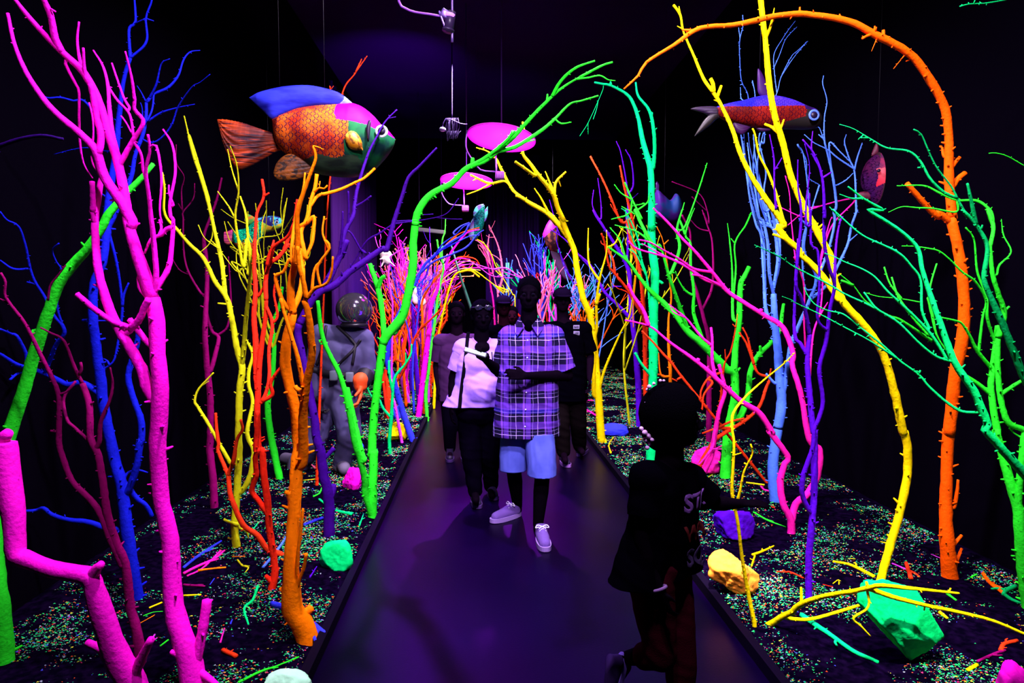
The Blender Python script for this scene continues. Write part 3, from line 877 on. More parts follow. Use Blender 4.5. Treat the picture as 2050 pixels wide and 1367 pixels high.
tree('teal_tree', 'thick sea green trunk whose top hooks left under the orange arch', 'tree', 'teal', '''
11-11-11-11-10-10-9-9-8-7-5-4-3 K 495 1060 500 850 500 600 510 400 490 200 490 0 I 370 1360 370 1150 362 1000 320 850 290 700 258 610 220 560 130 510 80 500 30 490
4-3 I 130 505 125 485
6-5-5-4-3 I 378 1000 388 900 385 800 370 700 345 640 290 570 275 490
4-3 I 372 700 373 670
1.5-1 H 1330 525 1300 600 1240 730 1190 810
1.5-1 H 1302 600 1290 650 1270 710
1-1 H 1240 730 1240 800
5-4 K 510 420 545 430 555 440
5-4-4 K 485 1000 430 920 390 850
''', D=6.0, nub=10)
tree('green_tree', 'green branching tree with a split trunk behind the child', 'tree', 'green', '''
13-13-12-11-10-10-9-8-7-6-5-4-3 M 870 245 K 945 1330 962 1250 985 1100 980 970 940 950 880 890 780 790 700 720 650 650 590 580 480 480 400 380 350 310 230 220
6-6-5-5-4-3 K 695 690 650 560 600 420 580 350 555 260 540 210
5-5-4-3 K 608 370 655 230 640 120 670 0
6-5-5-4-4-3-2 K 790 770 740 620 740 480 722 330 720 200 690 150 720 50 745 -10
4-3-2 K 735 510 690 480 650 420 630 365
3-3-2 K 640 120 I 560 1360 600 1270 650 1130 700 970
4-3-2 K 690 150 655 60 I 530 1330 565 1205
9-8-8-8-7-7-6 K 985 960 990 800 1010 650 1018 450 1040 400 1070 340
3-3 K 1018 440 1015 420
5-4-4-3-3-2 K 975 650 970 500 968 350 955 200 940 80
4-3-3-2 K 980 560 990 350 985 200 1050 90 1080 20 I 920 1360 965 1265 990 1265
3-2 K 985 200 960 170
9-8-7-7-6-5 K 1010 1240 1060 1110 1080 950 1130 860 1220 770 1255 700 1265 620 1275 560
5-4 K 1135 855 1135 810
5-4 K 995 960 1015 940
3-3-2 K 650 650 590 600 545 560
5-5-4-3-3 K 500 210 440 110 390 0 I 310 1300 250 1180 210 1085
3-2 I 245 1195 190 1150 148 1098
3-3-2 I 300 1240 345 1205 360 1150
3-3-2 I 260 1190 235 1270 130 1305
2-2 I 250 1230 330 1210 
4-3-2 K 400 380 340 300 300 180 240 105
2-2 K 355 310 340 270
4-3-2 K 560 250 490 200 400 130 270 90
3-3-2 K 480 190 420 60 380 20 310 -20
''', nub=12)
tree('magenta_tree', 'magenta tree with two long limbs slanting left across the green tree', 'tree', 'pink', '''
10-9-9-8-8-8-8-7-7-6-5-4-3-3 M 1225 548 1220 480 1180 400 1165 280 1190 180 1205 145 1100 0 K 1215 1340 1130 1210 1010 1130 870 1000 760 905 600 790 490 700 400 670 330 657
6-5-4 K 480 690 440 600 380 510 350 440
5-5-4-4 K 862 1010 850 900 850 780 842 700
4-4-3-3-2 K 850 810 780 750 700 650 640 600 590 560
3-2 K 690 650 620 610 600 575
6-5 K 770 905 768 885
10-9-9-8-8-7-7-7-6-6-5-4-3-3 M 1230 500 1250 400 N 150 350 205 250 218 110 L 90 1367 40 1100 -10 930 K 1330 850 1270 700 1180 640 1100 590 960 500 900 450 800 410 700 340 600 290 500 260 400 230 350 185
5-5-4-4-3-3 K 955 485 850 370 750 250 680 180 600 90 530 20 I 500 1360 430 1290 380 1238
4-4-3-3 K 840 372 740 350 650 290 560 240 480 195 412 178
3-2 K 600 290 550 265 430 200
4-3 K 910 460 800 402 730 385
6-5 K 1140 610 1142 590
5-4-4-3-3-3-2 L 100 1300 90 1100 110 760 155 600 170 400 160 280 215 60 J 200 1300
4-3-3-2 L 150 640 200 550
4-3-3-3 L 80 950 60 700 60 480 40 380 0 280
3-3-2 L 165 300 200 150 250 60 J 330 1190 220 1200 60 1250 I 1270 1290 1150 1240 1100 1215
3-2-2 I 1180 1340 1250 1280 1300 1240 1367 1230
3-2-2 L 10 300 I 1200 1300 1190 1150 1165 1045
''', nub=6)
tree('sky_blue_tree', 'light blue tree with a broad bundle of upright stems behind the small fish', 'tree', 'sky', '''
14-13-13-12-12-11-10-9-7 M 1140 388 1125 200 1150 0 K 1240 1300 1262 1150 1250 1000 1240 850 1222 650 1215 500
6-5-5-4-3-2 K 1215 720 1170 600 1160 400 1155 200 1130 80 1100 0 I 960 1200 930 1000 900 790
5-5-4-3-2 K 1220 500 1190 380 1180 200 1150 60 I 1010 1300 960 1100 930 950 920 790
5-5-4-3-2 K 1222 480 1240 300 1230 150 1200 0 I 1040 1250 1000 1050 960 900 945 790
5-4-4-3-2 K 1225 460 1245 330 1250 180 1230 60 I 1060 1330 1030 1150 990 950 975 800
4-4-3-2 K 1235 300 1215 120 I 1020 1320 990 1150 960 1000 940 850
4-4-3-2 K 1170 500 1150 300 1140 150 I 990 1330 950 1150 940 1000 910 850
4-3-3-2 I 1050 1320 1010 1180 1000 1000 1010 900 1035 790
4-3-3-2 I 1080 1360 1040 1150 1050 1020 1010 850 1015 790
3-3-2 I 1000 1250 985 1100 975 980 985 860
7-6-6-5-5-4-4-3 K 1275 1080 1300 900 1320 800 L 30 680 90 540 130 400 60 250 70 100 J 0 1300
5-5-4-4-3-3-2 L 100 540 200 440 270 310 320 200 340 100 375 0 J 340 1260 330 1030 300 950 270 850 280 800
3-3-2 J 330 1020 345 940 375 850
3-3-2-2 J 330 1010 230 940 170 890 90 850 30 800
5-4-4-4-3-2-2 L 130 420 200 250 240 80 235 0 J 215 1250 220 1200 200 1050 170 920 150 830 150 700 165 600 140 500 145 450
3-2 J 150 830 115 800
3-2 J 225 1100 280 1070 320 1030
3-3-2 J 200 1000 180 850 240 900 300 960
4-3-2-2-2 D5.5 K 1130 80 I 900 790 915 720 945 580 905 480 895 350 895 240 915 150 912 90
2-1.5 I 895 230 888 165
2-1.5 I 905 500 898 505
2-2-1.5 I 945 600 905 590 898 520
3-2-2-1.5 I 1040 850 1050 700 1115 555 1140 460 1200 340 1240 300 1300 245
2-1.5 I 1145 450 1210 350 1292 250
2-2-1.5 I 1115 550 1100 420 1100 320 1150 230 1190 170 1225 125
2-1.5 I 1100 400 1130 330 1170 230 1235 160
2-2 I 990 700 985 560 970 480
2-2 J 150 850 120 760 100 760
3-2 L 310 190 375 145
3-3-3-2 L 60 450 50 200 80 80 J 60 1300 50 1100 20 900 0 880
3-2-2 J 120 1100 50 1050 40 950 -10 860
3-2-2 J 130 1110 60 1290
5-4 K 1220 1030 1170 975
''', nub=16)
tree('purple_tree', 'rich purple forked tree standing in front of the light blue tree', 'tree', 'purple', '''
9-9-9-9-9-8-8-7-6 N 160 915 160 700 175 520 188 350 190 150 192 0 L 115 1330 92 1100 78 900 92 740
6-5-4-4-3 L 78 860 40 800 0 700 I 1240 1420
6-5-5-4-4-3-2 L 92 740 70 620 40 520 10 420 I 1260 1300 1240 1100 1240 950
7-7-6-6-6-5-5-5-4-3 N 165 440 125 350 130 250 180 100 188 0 L 130 1280 170 1150 150 950 190 780 212 600 240 450 210 350 180 200 180 0 J 150 1300 140 1080 95 930 20 830
5-5-4-3-3 L 240 440 250 200 275 60 J 260 1290
5-4-4-3-3 L 190 720 140 650 150 450 140 250 100 200 100 0 J 65 1340 60 1150
4-3 J 150 1060 190 1025
3-3-2 J 130 1000 75 900 80 780
4-3-3-2-2 I 1290 1340 1290 1200 1310 1000 1280 850
4-3-3-2 I 1110 1250 1100 1100 1098 950 1072 800
3-2 I 1100 1020 1145 940
''', nub=12)
tree('yellow_tree', 'tall yellow tree whose curved trunk crosses in front of the small fish', 'tree', 'yellow', '''
11-11-11-11-11-11-11-10-10-10-9-9-9-8-8-8-8-7-7-7 N 545 822 600 620 650 450 690 250 692 100 670 0 L 650 1330 600 1100 552 920 500 800 400 670 300 560 255 470 230 380 215 280 I 1340 1350 1280 1240 1200 1050 1150 850 1100 680 1070 500 1050 280 1030 100 1020 0 1015 -50
5-4-2 I 1058 230 1080 150 1100 48
3-2 I 1030 120 1000 100
4-3 I 1060 200 1062 180
5-5-4 I 1130 800 1090 760 1042 738
4-3 I 1140 780 1157 712
8-8-8-8-8-7-6-6-5-5-4-3-4 L 262 530 180 410 100 320 30 260 K 1367 240 1290 170 1240 100 I 1160 1340 1060 1200 970 1060 900 920 850 770 790 640 750 570 680 470 620 330 560 190 540 90 500 30
3-2 I 540 95 532 38
3-2 I 555 170 522 155
6-5 I 745 550 735 500 720 468
5-4 I 768 575 785 510
4-2 I 762 605 740 595
5-4-4-4 K 1300 190 1260 165 1210 145
5-4-4-4-3-3 I 1160 1350 1130 1220 1100 1120 1060 1020 1010 920 985 800 970 765
3-2 I 1075 1060 1090 1080
''', nub=8, kmax=.25)
tree('orange_tree', 'great orange tree whose trunk arches left over the right bed', 'tree', 'orange', '''
22-20-17-15-15-16-16-16-16-15-14-14-13-13-12-11-11-11-10-10-9-8-8-7-7-6-6-5-4-3 k-0.05 N 920 790 915 700 905 600 900 400 905 200 915 0 L 920 1330 940 1150 962 950 1000 780 1012 600 1000 400 970 200 930 50 J 910 1300 890 1050 892 850 878 700 850 600 780 480 680 340 560 260 440 200 330 140 200 105 80 90 I 1250 82 1100 95 1000 120 850 150 700 160 620 185 500 270 340 370 290 450 205 530
10-9-8-8-7 L 925 70 890 40 850 20 J 830 1290 770 1240 700 1160 640 1090
9-8-8 J 910 1110 940 1070 985 1030
7-6 J 905 1000 925 970 955 935
5-4-3 I 620 182 580 180 550 178
6-5 J 500 225 500 180
5-4 J 440 205 400 215 375 230
3-1 J 460 235 430 305
3-1 J 625 330 560 410
5-4 J 860 930 850 880 835 870
6-5 J 790 500 815 485
4-3 J 445 185 450 155
4-3 I 1250 70 1252 42
8-5 N 940 420 960 330 965 270
8-6 N 940 620 985 570
7-5 N 950 720 985 640
4-3 N 890 405 860 400
''', nub=16, kmax=.3)
tree('shaded_green_tree', 'shaded green thorny tree at the right edge, its boughs fanning far to the left', 'tree', 'shaded_green', '''
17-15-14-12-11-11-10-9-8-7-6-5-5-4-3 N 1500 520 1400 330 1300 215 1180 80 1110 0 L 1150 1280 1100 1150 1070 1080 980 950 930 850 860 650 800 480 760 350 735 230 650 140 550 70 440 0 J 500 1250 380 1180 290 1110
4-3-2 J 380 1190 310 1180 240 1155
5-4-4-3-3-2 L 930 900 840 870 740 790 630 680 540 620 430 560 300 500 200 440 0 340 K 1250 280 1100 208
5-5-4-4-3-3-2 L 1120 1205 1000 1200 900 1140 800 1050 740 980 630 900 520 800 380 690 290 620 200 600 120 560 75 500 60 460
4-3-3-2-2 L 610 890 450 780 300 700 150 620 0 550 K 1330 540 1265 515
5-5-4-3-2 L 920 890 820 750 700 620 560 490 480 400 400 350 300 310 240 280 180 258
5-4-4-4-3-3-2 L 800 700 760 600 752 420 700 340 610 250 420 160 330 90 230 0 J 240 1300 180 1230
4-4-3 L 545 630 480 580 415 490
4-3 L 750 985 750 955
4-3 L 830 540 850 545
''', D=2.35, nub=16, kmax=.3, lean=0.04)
tree('shaded_green_tree', 'shaded green bough dropping from upper left to the right edge beside the orange trunk', 'tree', 'shaded_green', '''
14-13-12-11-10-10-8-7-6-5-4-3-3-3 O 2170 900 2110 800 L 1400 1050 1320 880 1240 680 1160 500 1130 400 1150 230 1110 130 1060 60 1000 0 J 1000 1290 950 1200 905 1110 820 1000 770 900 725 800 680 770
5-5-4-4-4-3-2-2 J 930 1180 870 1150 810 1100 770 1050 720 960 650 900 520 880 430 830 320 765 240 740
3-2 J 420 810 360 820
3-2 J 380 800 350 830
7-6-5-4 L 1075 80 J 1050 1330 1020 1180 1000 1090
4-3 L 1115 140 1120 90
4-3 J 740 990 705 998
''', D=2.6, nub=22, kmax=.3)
tree('green_tree', 'bright green tree rising along the right edge of the bed', 'tree', 'green', '''
20-18-17-16-15-13-11-10-9-9-8 N 1400 1150 1345 950 1315 750 1295 500 1290 430 1250 300 1200 120 1170 0 L 1210 1330 1180 1150 1170 1030 1180 950 1200 800 1212 690
10-10-9-9-8-7 N 1290 430 1300 250 1320 50 L 1367 1310 1270 1260 1225 1100 1210 900 1215 760
6-6-5-4-4-3 L 1172 960 1090 840 1050 760 1000 680 960 660 870 640
3-2-2 L 750 550 640 530 500 515 430 495
5-4-4-4-3-3-2 L 1100 840 1120 650 1140 540 1080 430 1000 370 920 290 860 245 800 230 720 218 640 215
5-5-4-4-3-3 L 1200 800 1150 650 1145 520 1090 370 1070 180 1020 105
9-8-7-7-6-5 L 1220 750 1250 620 1215 500 1180 380 1165 200
4-4-3-3-2 L 1205 385 1220 330 1290 250 1245 150 1232 55
6-6-5-5-4-4-3-2 L 1160 220 1185 100 1150 0 J 1150 1340 1140 1260 1060 1195 940 1190 840 1150 740 1105 580 1105
4-3-3-2 J 935 1260 800 1240 700 1235 610 1230 530 1262
7-6-6 L 1160 1090 1100 1040 1040 1000 980 970
7-6-5 L 1220 1110 1300 1050 1380 1000
5-4 L 1255 610 1280 575
6-5-4-3-3 D3.0 L 920 860 850 750 820 620 800 520
5-5-4-3 D3.0 L 800 750 700 630 620 520 580 400
4-3-3 L 640 530 570 440 535 340
5-5-4-3-2 D3.05 L 820 780 700 700 620 650 560 630 430 550 350 450 265 378
4-3-3 L 805 520 815 430 848 320
4-3-3 N 1320 50 1270 20 1240 -10
5-4 L 350 450 280 420
''', D=3.25, nub=14, kmax=.3)
tree('green_twig', 'green twig entering high at the right edge of the frame', 'branch', 'green', '''
12-10-8-6-4-3-3-2 O 2180 1150 O 2200 800 O 2180 500 O 2120 380 J 1400 1010 1337 985 1240 930 1170 910 1128 912
''', D=3.1, nub=10)
tree('green_bough', 'shaded green bough end hanging at the top right corner', 'branch', 'shaded_green', '''
4-4-3-3 J 1500 -60 1300 -20 1200 5 1100 20 1010 25 955 38
3-2 J 1030 18 1050 -10
''', D=3.2, nub=18, ground=False)
tree('yellow_sapling', 'thin yellow sapling standing between the child and the cream coloured rock', 'tree', 'yellow', '''
6-6-5-5-5-5-4-4-4-3-3-2 M 1025 1050 995 900 960 700 935 500 905 345 910 200 915 70 900 -20 K 968 1300 975 1210 1050 1110 1160 1010 1270 920 1340 850
5-4-3-3 M 930 430 950 320 965 240 985 190 1015 130 1005 78
3-3 M 985 190 970 180
3-2 M 915 145 955 125
6-5 M 1020 1040 1015 980
3-2 K 1290 910 1280 900
''', nub=14)
tree('vermilion_tree', 'dark vermilion tree with curling boughs behind the slanting magenta limbs', 'tree', 'vermilion', '''
7-6-6-5-5-5-4-4-3 M 740 300 730 200 K 860 1380 920 1330 1050 1250 1130 1170 1170 1060 1190 1000 1120 970 1085 880 1050 790 1010 730
5-4-3-3 K 1100 920 1080 850 1060 760 1030 700
4-3 K 1190 1000 1200 945
5-4-3 K 960 1290 880 1300 790 1330
4-4-3 K 870 1300 960 1260 1040 1240
5-5-4-3-3-2 K 870 1300 900 1150 920 930 960 840 990 700 1000 620
4-3 K 905 960 830 1000 785 1070 780 1130
4-3 K 850 1030 800 1100 790 1190
3-2 K 985 700 970 680
3-2 K 930 900 925 830
''', nub=12)
tree('vermilion_tree', 'tall orange red tree directly behind the sea green trunk', 'tree', 'vermilion', '''
7-6-6-5-5-4-4-3 K 455 1080 450 850 445 650 430 450 410 330 370 200 345 60 I 265 1367 250 1280 215 1140 182 985
5-4-4-3-3 K 440 640 380 540 350 480 270 380 235 330 210 200 190 140
4-3-3 K 270 380 260 300 225 220
3-2 K 350 500 305 470
4-4-3-3-3 I 250 1290 190 1320 130 1180 70 1050 5 930
2-2 I 190 1310 150 1260 125 1215
5-4 K 450 900 460 700
4-3 K 530 980 600 1000 640 1020
''', D=7.6, nub=16, auto=1)
tree('orange_tree', 'thin orange stem just right of the sea green trunk', 'tree', 'amber', '''
5-5-4-3-3-3-2-2 K 600 1020 600 960 590 800 590 650 605 540 600 450 560 200 520 100
4-3-3-2 K 600 1000 545 980 530 850
3-2 K 560 210 590 180
3-2-2 K 380 700 380 560 400 300 370 150
''', D=7.2, nub=14)
tree('vermilion_branch', 'straight red branch slanting down towards the top of the head of the child', 'branch', 'vermilion', '''
4-4-4-4-3-3 K 730 1070 650 970 600 900 560 860 500 790 430 720
4-3 K 670 990 640 1010
''', D=5.6, nub=14)
tree('purple_tree', 'purple tree with a forked crown left of the sea green trunk', 'tree', 'purple', '''
8-8-8-7-7-6-6-5-4-3 K 415 1290 410 1050 390 800 375 660 362 500 350 350 260 190 200 100 160 40 140 0
6-5-4-4-3 K 375 660 290 570 210 490 130 340 60 270
3-3-2 K 210 490 250 460 310 455
4-4-3-3-2 K 352 330 350 100 340 0 I 225 1367 228 1150 190 920 160 840
3-2-2 K 200 100 I 80 1340 20 1230 25 1130
3-2-2 K 170 50 I 70 1300 68 1200 50 1060
3-3-2 I 228 1160 262 1100 250 960 215 890
2-2 I 230 1200 290 1150
''', nub=10)
tree('shaded_plum_tree', 'magenta tree shaded to dim plum in the dark behind the green branching tree', 'tree', 'shaded_magenta', '''
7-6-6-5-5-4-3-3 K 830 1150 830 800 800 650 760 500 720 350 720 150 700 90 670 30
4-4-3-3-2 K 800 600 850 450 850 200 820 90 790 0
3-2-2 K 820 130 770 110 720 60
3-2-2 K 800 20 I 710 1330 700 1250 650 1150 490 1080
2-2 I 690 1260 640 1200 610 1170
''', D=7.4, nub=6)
tree('crimson_tree', 'crimson pink stem rising behind the shoulder of the child', 'tree', 'pink', '''
9-8-7-6-6-5-5 M 735 260 790 140 K 860 1367 890 1200 925 1080 900 960 890 920
5-5-4-3 M 725 190 760 150 800 90 K 860 1340 870 1290
3-2 M 790 100 850 105
3-2 M 800 110 850 85
''', D=5.4, nub=5)
tree('teal_twig_tree', 'fine teal tree tangled left of the sea green trunk', 'tree', 'teal', '''
5-4-4-3-3-2 K 490 1000 480 600 460 400 430 300 400 150 340 20 I 190 1240
3-3-2 K 430 290 380 180 330 0
3-2 K 460 400 400 270 350 230
3-2 K 450 200 440 100
''', D=6.6, nub=20, auto=2)
# far right thickets
thicket([
 ('blue_tree', 'blue tree far down the right bed behind the man with the cap', 'cobalt', 1088, 11.5, 1082, 500, 4, 7, .3, 21),
 ('hot_pink_tree', 'hot pink twiggy tree beside the face of the man with the cap', 'rose', 1096, 10.4, 1094, 560, 5, 9, .28, 22),
 ('pink_tree', 'pink tree mixed into the red twigs far down the right bed', 'violet_pink', 1104, 11.0, 1100, 540, 4, 8, .28, 23),
 ('green_tree', 'sea green tree far down the right bed', 'teal', 1102, 12.2, 1112, 510, 4, 7, .3, 24),
 ('aqua_tree', 'aqua tree at the far end of the right bed', 'aqua', 1112, 12.8, 1105, 525, 4, 5, .3, 25),
 ('red_tree', 'red twiggy tree far down the right bed', 'red', 1090, 12.6, 1085, 570, 5, 8, .35, 26),
 ('pale_blue_tree', 'pale blue stems right of the man with the cap', 'sky', 1160, 9.6, 1135, 570, 3, 6, .2, 27),
 ('pale_blue_tree', 'pale blue stems right behind the golden forked tree', 'sky', 1200, 8.8, 1185, 540, 3, 5, .22, 28),
 ('orange_tree', 'small orange tree half hidden by the shoulder of the man with the cap', 'orange', 1168, 9.2, 1140, 620, 4, 6, .4, 29),
 ('pale_blue_tree', 'pale blue stem just left of the hair of the man in the plaid shirt', 'sky', 1018, 12.6, 1026, 520, 3, 3, .08, 30),
 ('lime_tree', 'lime twigs left of the sea green trunk', 'lime', 1262, 8.4, 1265, 470, 3, 6, .3, 31),
])
tree('violet_branch', 'thin violet branch hanging in the dark right of the purple lit curtain', 'branch', 'purple', '''
3-3-3-2-2 Q 1366 830 1230 680 1100 530 980 430 880 370
2-2 Q 1000 440 960 330 870 0
2-2 Q 1150 1000 1040 760 960 520 960 350
2-2 Q 1180 1050 1050 830 990 600''', D=8.8, ground=False, nub=5)
# ================================================================== hanging fish
def poly_y(poly, x):
    if x <= poly[0][0]: return poly[0][1]
    for i in range(len(poly) - 1):
        a, b = poly[i], poly[i + 1]
        if a[0] <= x <= b[0]:
            t = (x - a[0]) / max(1e-6, b[0] - a[0]); return a[1] * (1 - t) + b[1] * t
    return poly[-1][1]
def smooth_poly(pl, k=6):
    out = []; n = len(pl)
    for i in range(n - 1):
        p0 = pl[i - 1] if i else pl[0]; p1 = pl[i]; p2 = pl[i + 1]; p3 = pl[i + 2] if i + 2 < n else pl[-1]
        for j in range(k):
            t = j / k; t2 = t * t; t3 = t2 * t
            f = lambda a, b, c, d: 0.5 * (2 * b + (c - a) * t + (2 * a - 5 * b + 4 * c - d) * t2 + (3 * b - a - 3 * c + d) * t3)
            out.append((f(p0[0], p1[0], p2[0], p3[0]), f(p0[1], p1[1], p2[1], p3[1])))
    out.append(pl[-1]); return out
def lens(name, cr, top, bot, D, T, mats, parent, slope=0.0, xc=None, fn=None, nx=70, nv=14, yoff=0.0, ridge=0.0, axis='x', rag=0.0, smooth_outline=True, label=None, seed=1):
    """a pillow shaped solid between an upper and a lower outline (photo crop coordinates), T = full thickness in metres"""
    o = CR[cr]
    cv = lambda l: [(o[0] + a / o[2], o[1] + b / o[2]) for a, b in zip(l[::2], l[1::2])]
    top = cv(top); bot = cv(bot)
    if axis == 'y': top = [(b, a) for a, b in top]; bot = [(b, a) for a, b in bot]
    if smooth_outline: top = smooth_poly(top); bot = smooth_poly(bot)
    x0 = max(top[0][0], bot[0][0]); x1 = min(top[-1][0], bot[-1][0])
    x0 = min(top[0][0], bot[0][0]); x1 = max(top[-1][0], bot[-1][0])
    if xc is None: xc = (x0 + x1) / 2
    hmax = max(abs(poly_y(bot, x0 + (x1 - x0) * i / 40) - poly_y(top, x0 + (x1 - x0) * i / 40)) for i in range(41)) or 1
    vs = []; fs = []; mi = []; rings = []
    for i in range(nx + 1):
        x = x0 + (x1 - x0) * i / nx
        a, b = poly_y(top, x), poly_y(bot, x)
        if rag: b += rag * noise.noise(Vector((x * .5, seed, 0))); a += rag * noise.noise(Vector((x * .5, seed, 5)))
        h = abs(b - a) / hmax
        th = T / 2 * (min(1, h) ** 0.6) * min(1, (min(i, nx - i) + .6) / (nx * .08)) ** .5
        ring = []
        for side in (1, -1):
            rng = range(nv + 1) if side == 1 else range(nv - 1, 0, -1)
            for j in rng:
                v = j / nv
                y = a + (b - a) * v
                t = th * math.sqrt(max(0, 1 - (2 * v - 1) ** 2)) + 0.0015
                if ridge: t *= 1 + ridge * math.sin(v * 40 + x * .02)
                px, py = (x, y) if axis == 'x' else (y, x)
                Y = D + slope * ((px if axis == 'x' else px) - (xc if axis == 'x' else (poly_y(top, x0) + poly_y(bot, x0)) / 2)) * D / F + yoff
                q = P(px, py, Y); q.y -= side * t
                ring.append(len(vs)); vs.append(q)
        rings.append(ring)
    m = len(rings[0])
    for i in range(nx):
        for k in range(m):
            k2 = (k + 1) % m
            fs.append((rings[i][k], rings[i][k2], rings[i + 1][k2], rings[i + 1][k]))
            if fn:
                x = x0 + (x1 - x0) * (i + .5) / nx
                a, b = poly_y(top, x), poly_y(bot, x)
                kk = k if k <= nv else m - k
                y = a + (b - a) * min(1, (kk + .5) / nv)
                px, py = (x, y) if axis == 'x' else (y, x)
                mi.append(fn((px - o[0]) * o[2], (py - o[1]) * o[2]))
            else: mi.append(0)
    fs.append(tuple(rings[0])); mi.append(mi[0]); fs.append(tuple(reversed(rings[-1]))); mi.append(mi[-1])
    return py_obj(name, vs, fs, mats, parent=parent, mi=mi, label=label)
def eye_at(cr, x, y, D, r, parent, ring_mat, pupil_mat, face=-1):
    o = CR[cr]; c = P(o[0] + x / o[2], o[1] + y / o[2], D)
    bm = bmesh.new()
    m = Matrix.Translation(c) @ Matrix.Rotation(math.pi / 2, 4, 'X')
    R1 = r; R2 = r * .28; n, k = 28, 8
    vv = [[bm.verts.new(m @ Vector(((R1 + R2 * math.cos(b)) * math.cos(a), (R1 + R2 * math.cos(b)) * math.sin(a), R2 * .6 * math.sin(b))))
           for b in [2 * math.pi * j / k for j in range(k)]] for a in [2 * math.pi * i / n for i in range(n)]]
    for i in range(n):
        for j in range(k):
            bm.faces.new((vv[i][j], vv[(i + 1) % n][j], vv[(i + 1) % n][(j + 1) % k], vv[i][(j + 1) % k]))
    e = bm_obj('eye', bm, ring_mat, parent)
    bm = bmesh.new(); bmesh.ops.create_uvsphere(bm, u_segments=20, v_segments=12, radius=1, matrix=Matrix.Translation(c) @ Matrix.Diagonal((r * .8, r * .45, r * .8, 1)))
    bm_obj('pupil', bm, pupil_mat, e)
def wires(parent, pts, D, up=1.2):
    for (x, y) in pts:
        a = P(x, y, D); vs = []; fs = []
        tube_into(vs, fs, [(a, .0012), (a + Vector((0, 0, up * .5)), .0012), (Vector((a.x, a.y, ZC)), .0012)], 5, random.Random(1), 0)
        py_obj('hanging_wire', vs, fs, plain('wire', (.01, .01, .015), .5), parent=parent)
ink = plain('ink', (.01, .004, .02), .4)
white_lilac = plain('white_lilac', (.8, .85, 1.0), .4)

def scales_mat(name, c1, c2, dark, sc=26):
    """rows of overlapping painted scales: dark arcs on a mottled ground"""
    m = bpy.data.materials.new(name); m.use_nodes = True; nt = m.node_tree; L = nt.links
    b = nt.nodes['Principled BSDF']; b.inputs['Roughness'].default_value = .6; b.inputs['Specular IOR Level'].default_value = .04
    tc = nn(nt, 'ShaderNodeTexCoord')
    def mth(op, a, b_=None, c=None):
        n = nn(nt, 'ShaderNodeMath', operation=op)
        for i, v in enumerate((a, b_, c)):
            if v is None: continue
            if isinstance(v, (int, float)): n.inputs[i].default_value = v
            else: L.new(v, n.inputs[i])
        return n.outputs[0]
    wn = nn(nt, 'ShaderNodeTexNoise'); wn.inputs['Scale'].default_value = sc * .5; wn.inputs['Detail'].default_value = 2; L.new(tc.outputs['Object'], wn.inputs['Vector'])
    wa = nn(nt, 'ShaderNodeVectorMath', operation='MULTIPLY_ADD'); k = .55 / sc; wa.inputs[1].default_value = (k, k, k); L.new(wn.outputs['Color'], wa.inputs[0]); L.new(tc.outputs['Object'], wa.inputs[2])
    sp = nn(nt, 'ShaderNodeSeparateXYZ'); L.new(wa.outputs[0], sp.inputs[0])
    u = mth('MULTIPLY', sp.outputs['X'], sc * 1.2); v = mth('MULTIPLY', sp.outputs['Z'], sc * .75)
    row = mth('FLOOR', u); odd = mth('MULTIPLY', mth('MODULO', row, 2), .5)
    fx = mth('FRACT', u); fz = mth('SUBTRACT', mth('FRACT', mth('ADD', v, odd)), .5)
    d = mth('SQRT', mth('ADD', mth('POWER', mth('MULTIPLY', fx, .62), 2), mth('POWER', fz, 2)))
    band = mth('ABSOLUTE', mth('SUBTRACT', d, .40))
    r1 = nn(nt, 'ShaderNodeMapRange'); r1.inputs[1].default_value = .045; r1.inputs[2].default_value = .095; L.new(band, r1.inputs[0])
    n = nn(nt, 'ShaderNodeTexNoise'); n.inputs['Scale'].default_value = 5; n.inputs['Detail'].default_value = 6; L.new(tc.outputs['Object'], n.inputs['Vector'])
    r0 = nn(nt, 'ShaderNodeMapRange'); r0.inputs[1].default_value = .42; r0.inputs[2].default_value = .6; L.new(n.outputs[0], r0.inputs[0])
    g = nn(nt, 'ShaderNodeMix', data_type='RGBA'); g.inputs[6].default_value = (*c1, 1); g.inputs[7].default_value = (*c2, 1); L.new(r0.outputs[0], g.inputs[0])
    n3 = nn(nt, 'ShaderNodeTexNoise'); n3.inputs['Scale'].default_value = sc * .7; L.new(tc.outputs['Object'], n3.inputs['Vector'])
    r3 = nn(nt, 'ShaderNodeMapRange'); r3.inputs[1].default_value = .52; r3.inputs[2].default_value = .62; L.new(n3.outputs[0], r3.inputs[0])
    mask = mth('MAXIMUM', r1.outputs[0], r3.outputs[0])
    mx = nn(nt, 'ShaderNodeMix', data_type='RGBA'); mx.inputs[6].default_value = (*dark, 1); L.new(mask, mx.inputs[0]); L.new(g.outputs[2], mx.inputs[7])
    L.new(mx.outputs[2], b.inputs['Base Color'])
    bp = nn(nt, 'ShaderNodeBump'); bp.inputs['Strength'].default_value = .4; bp.inputs['Distance'].default_value = .006; L.new(r1.outputs[0], bp.inputs['Height']); L.new(bp.outputs[0], b.inputs['Normal'])
    return m
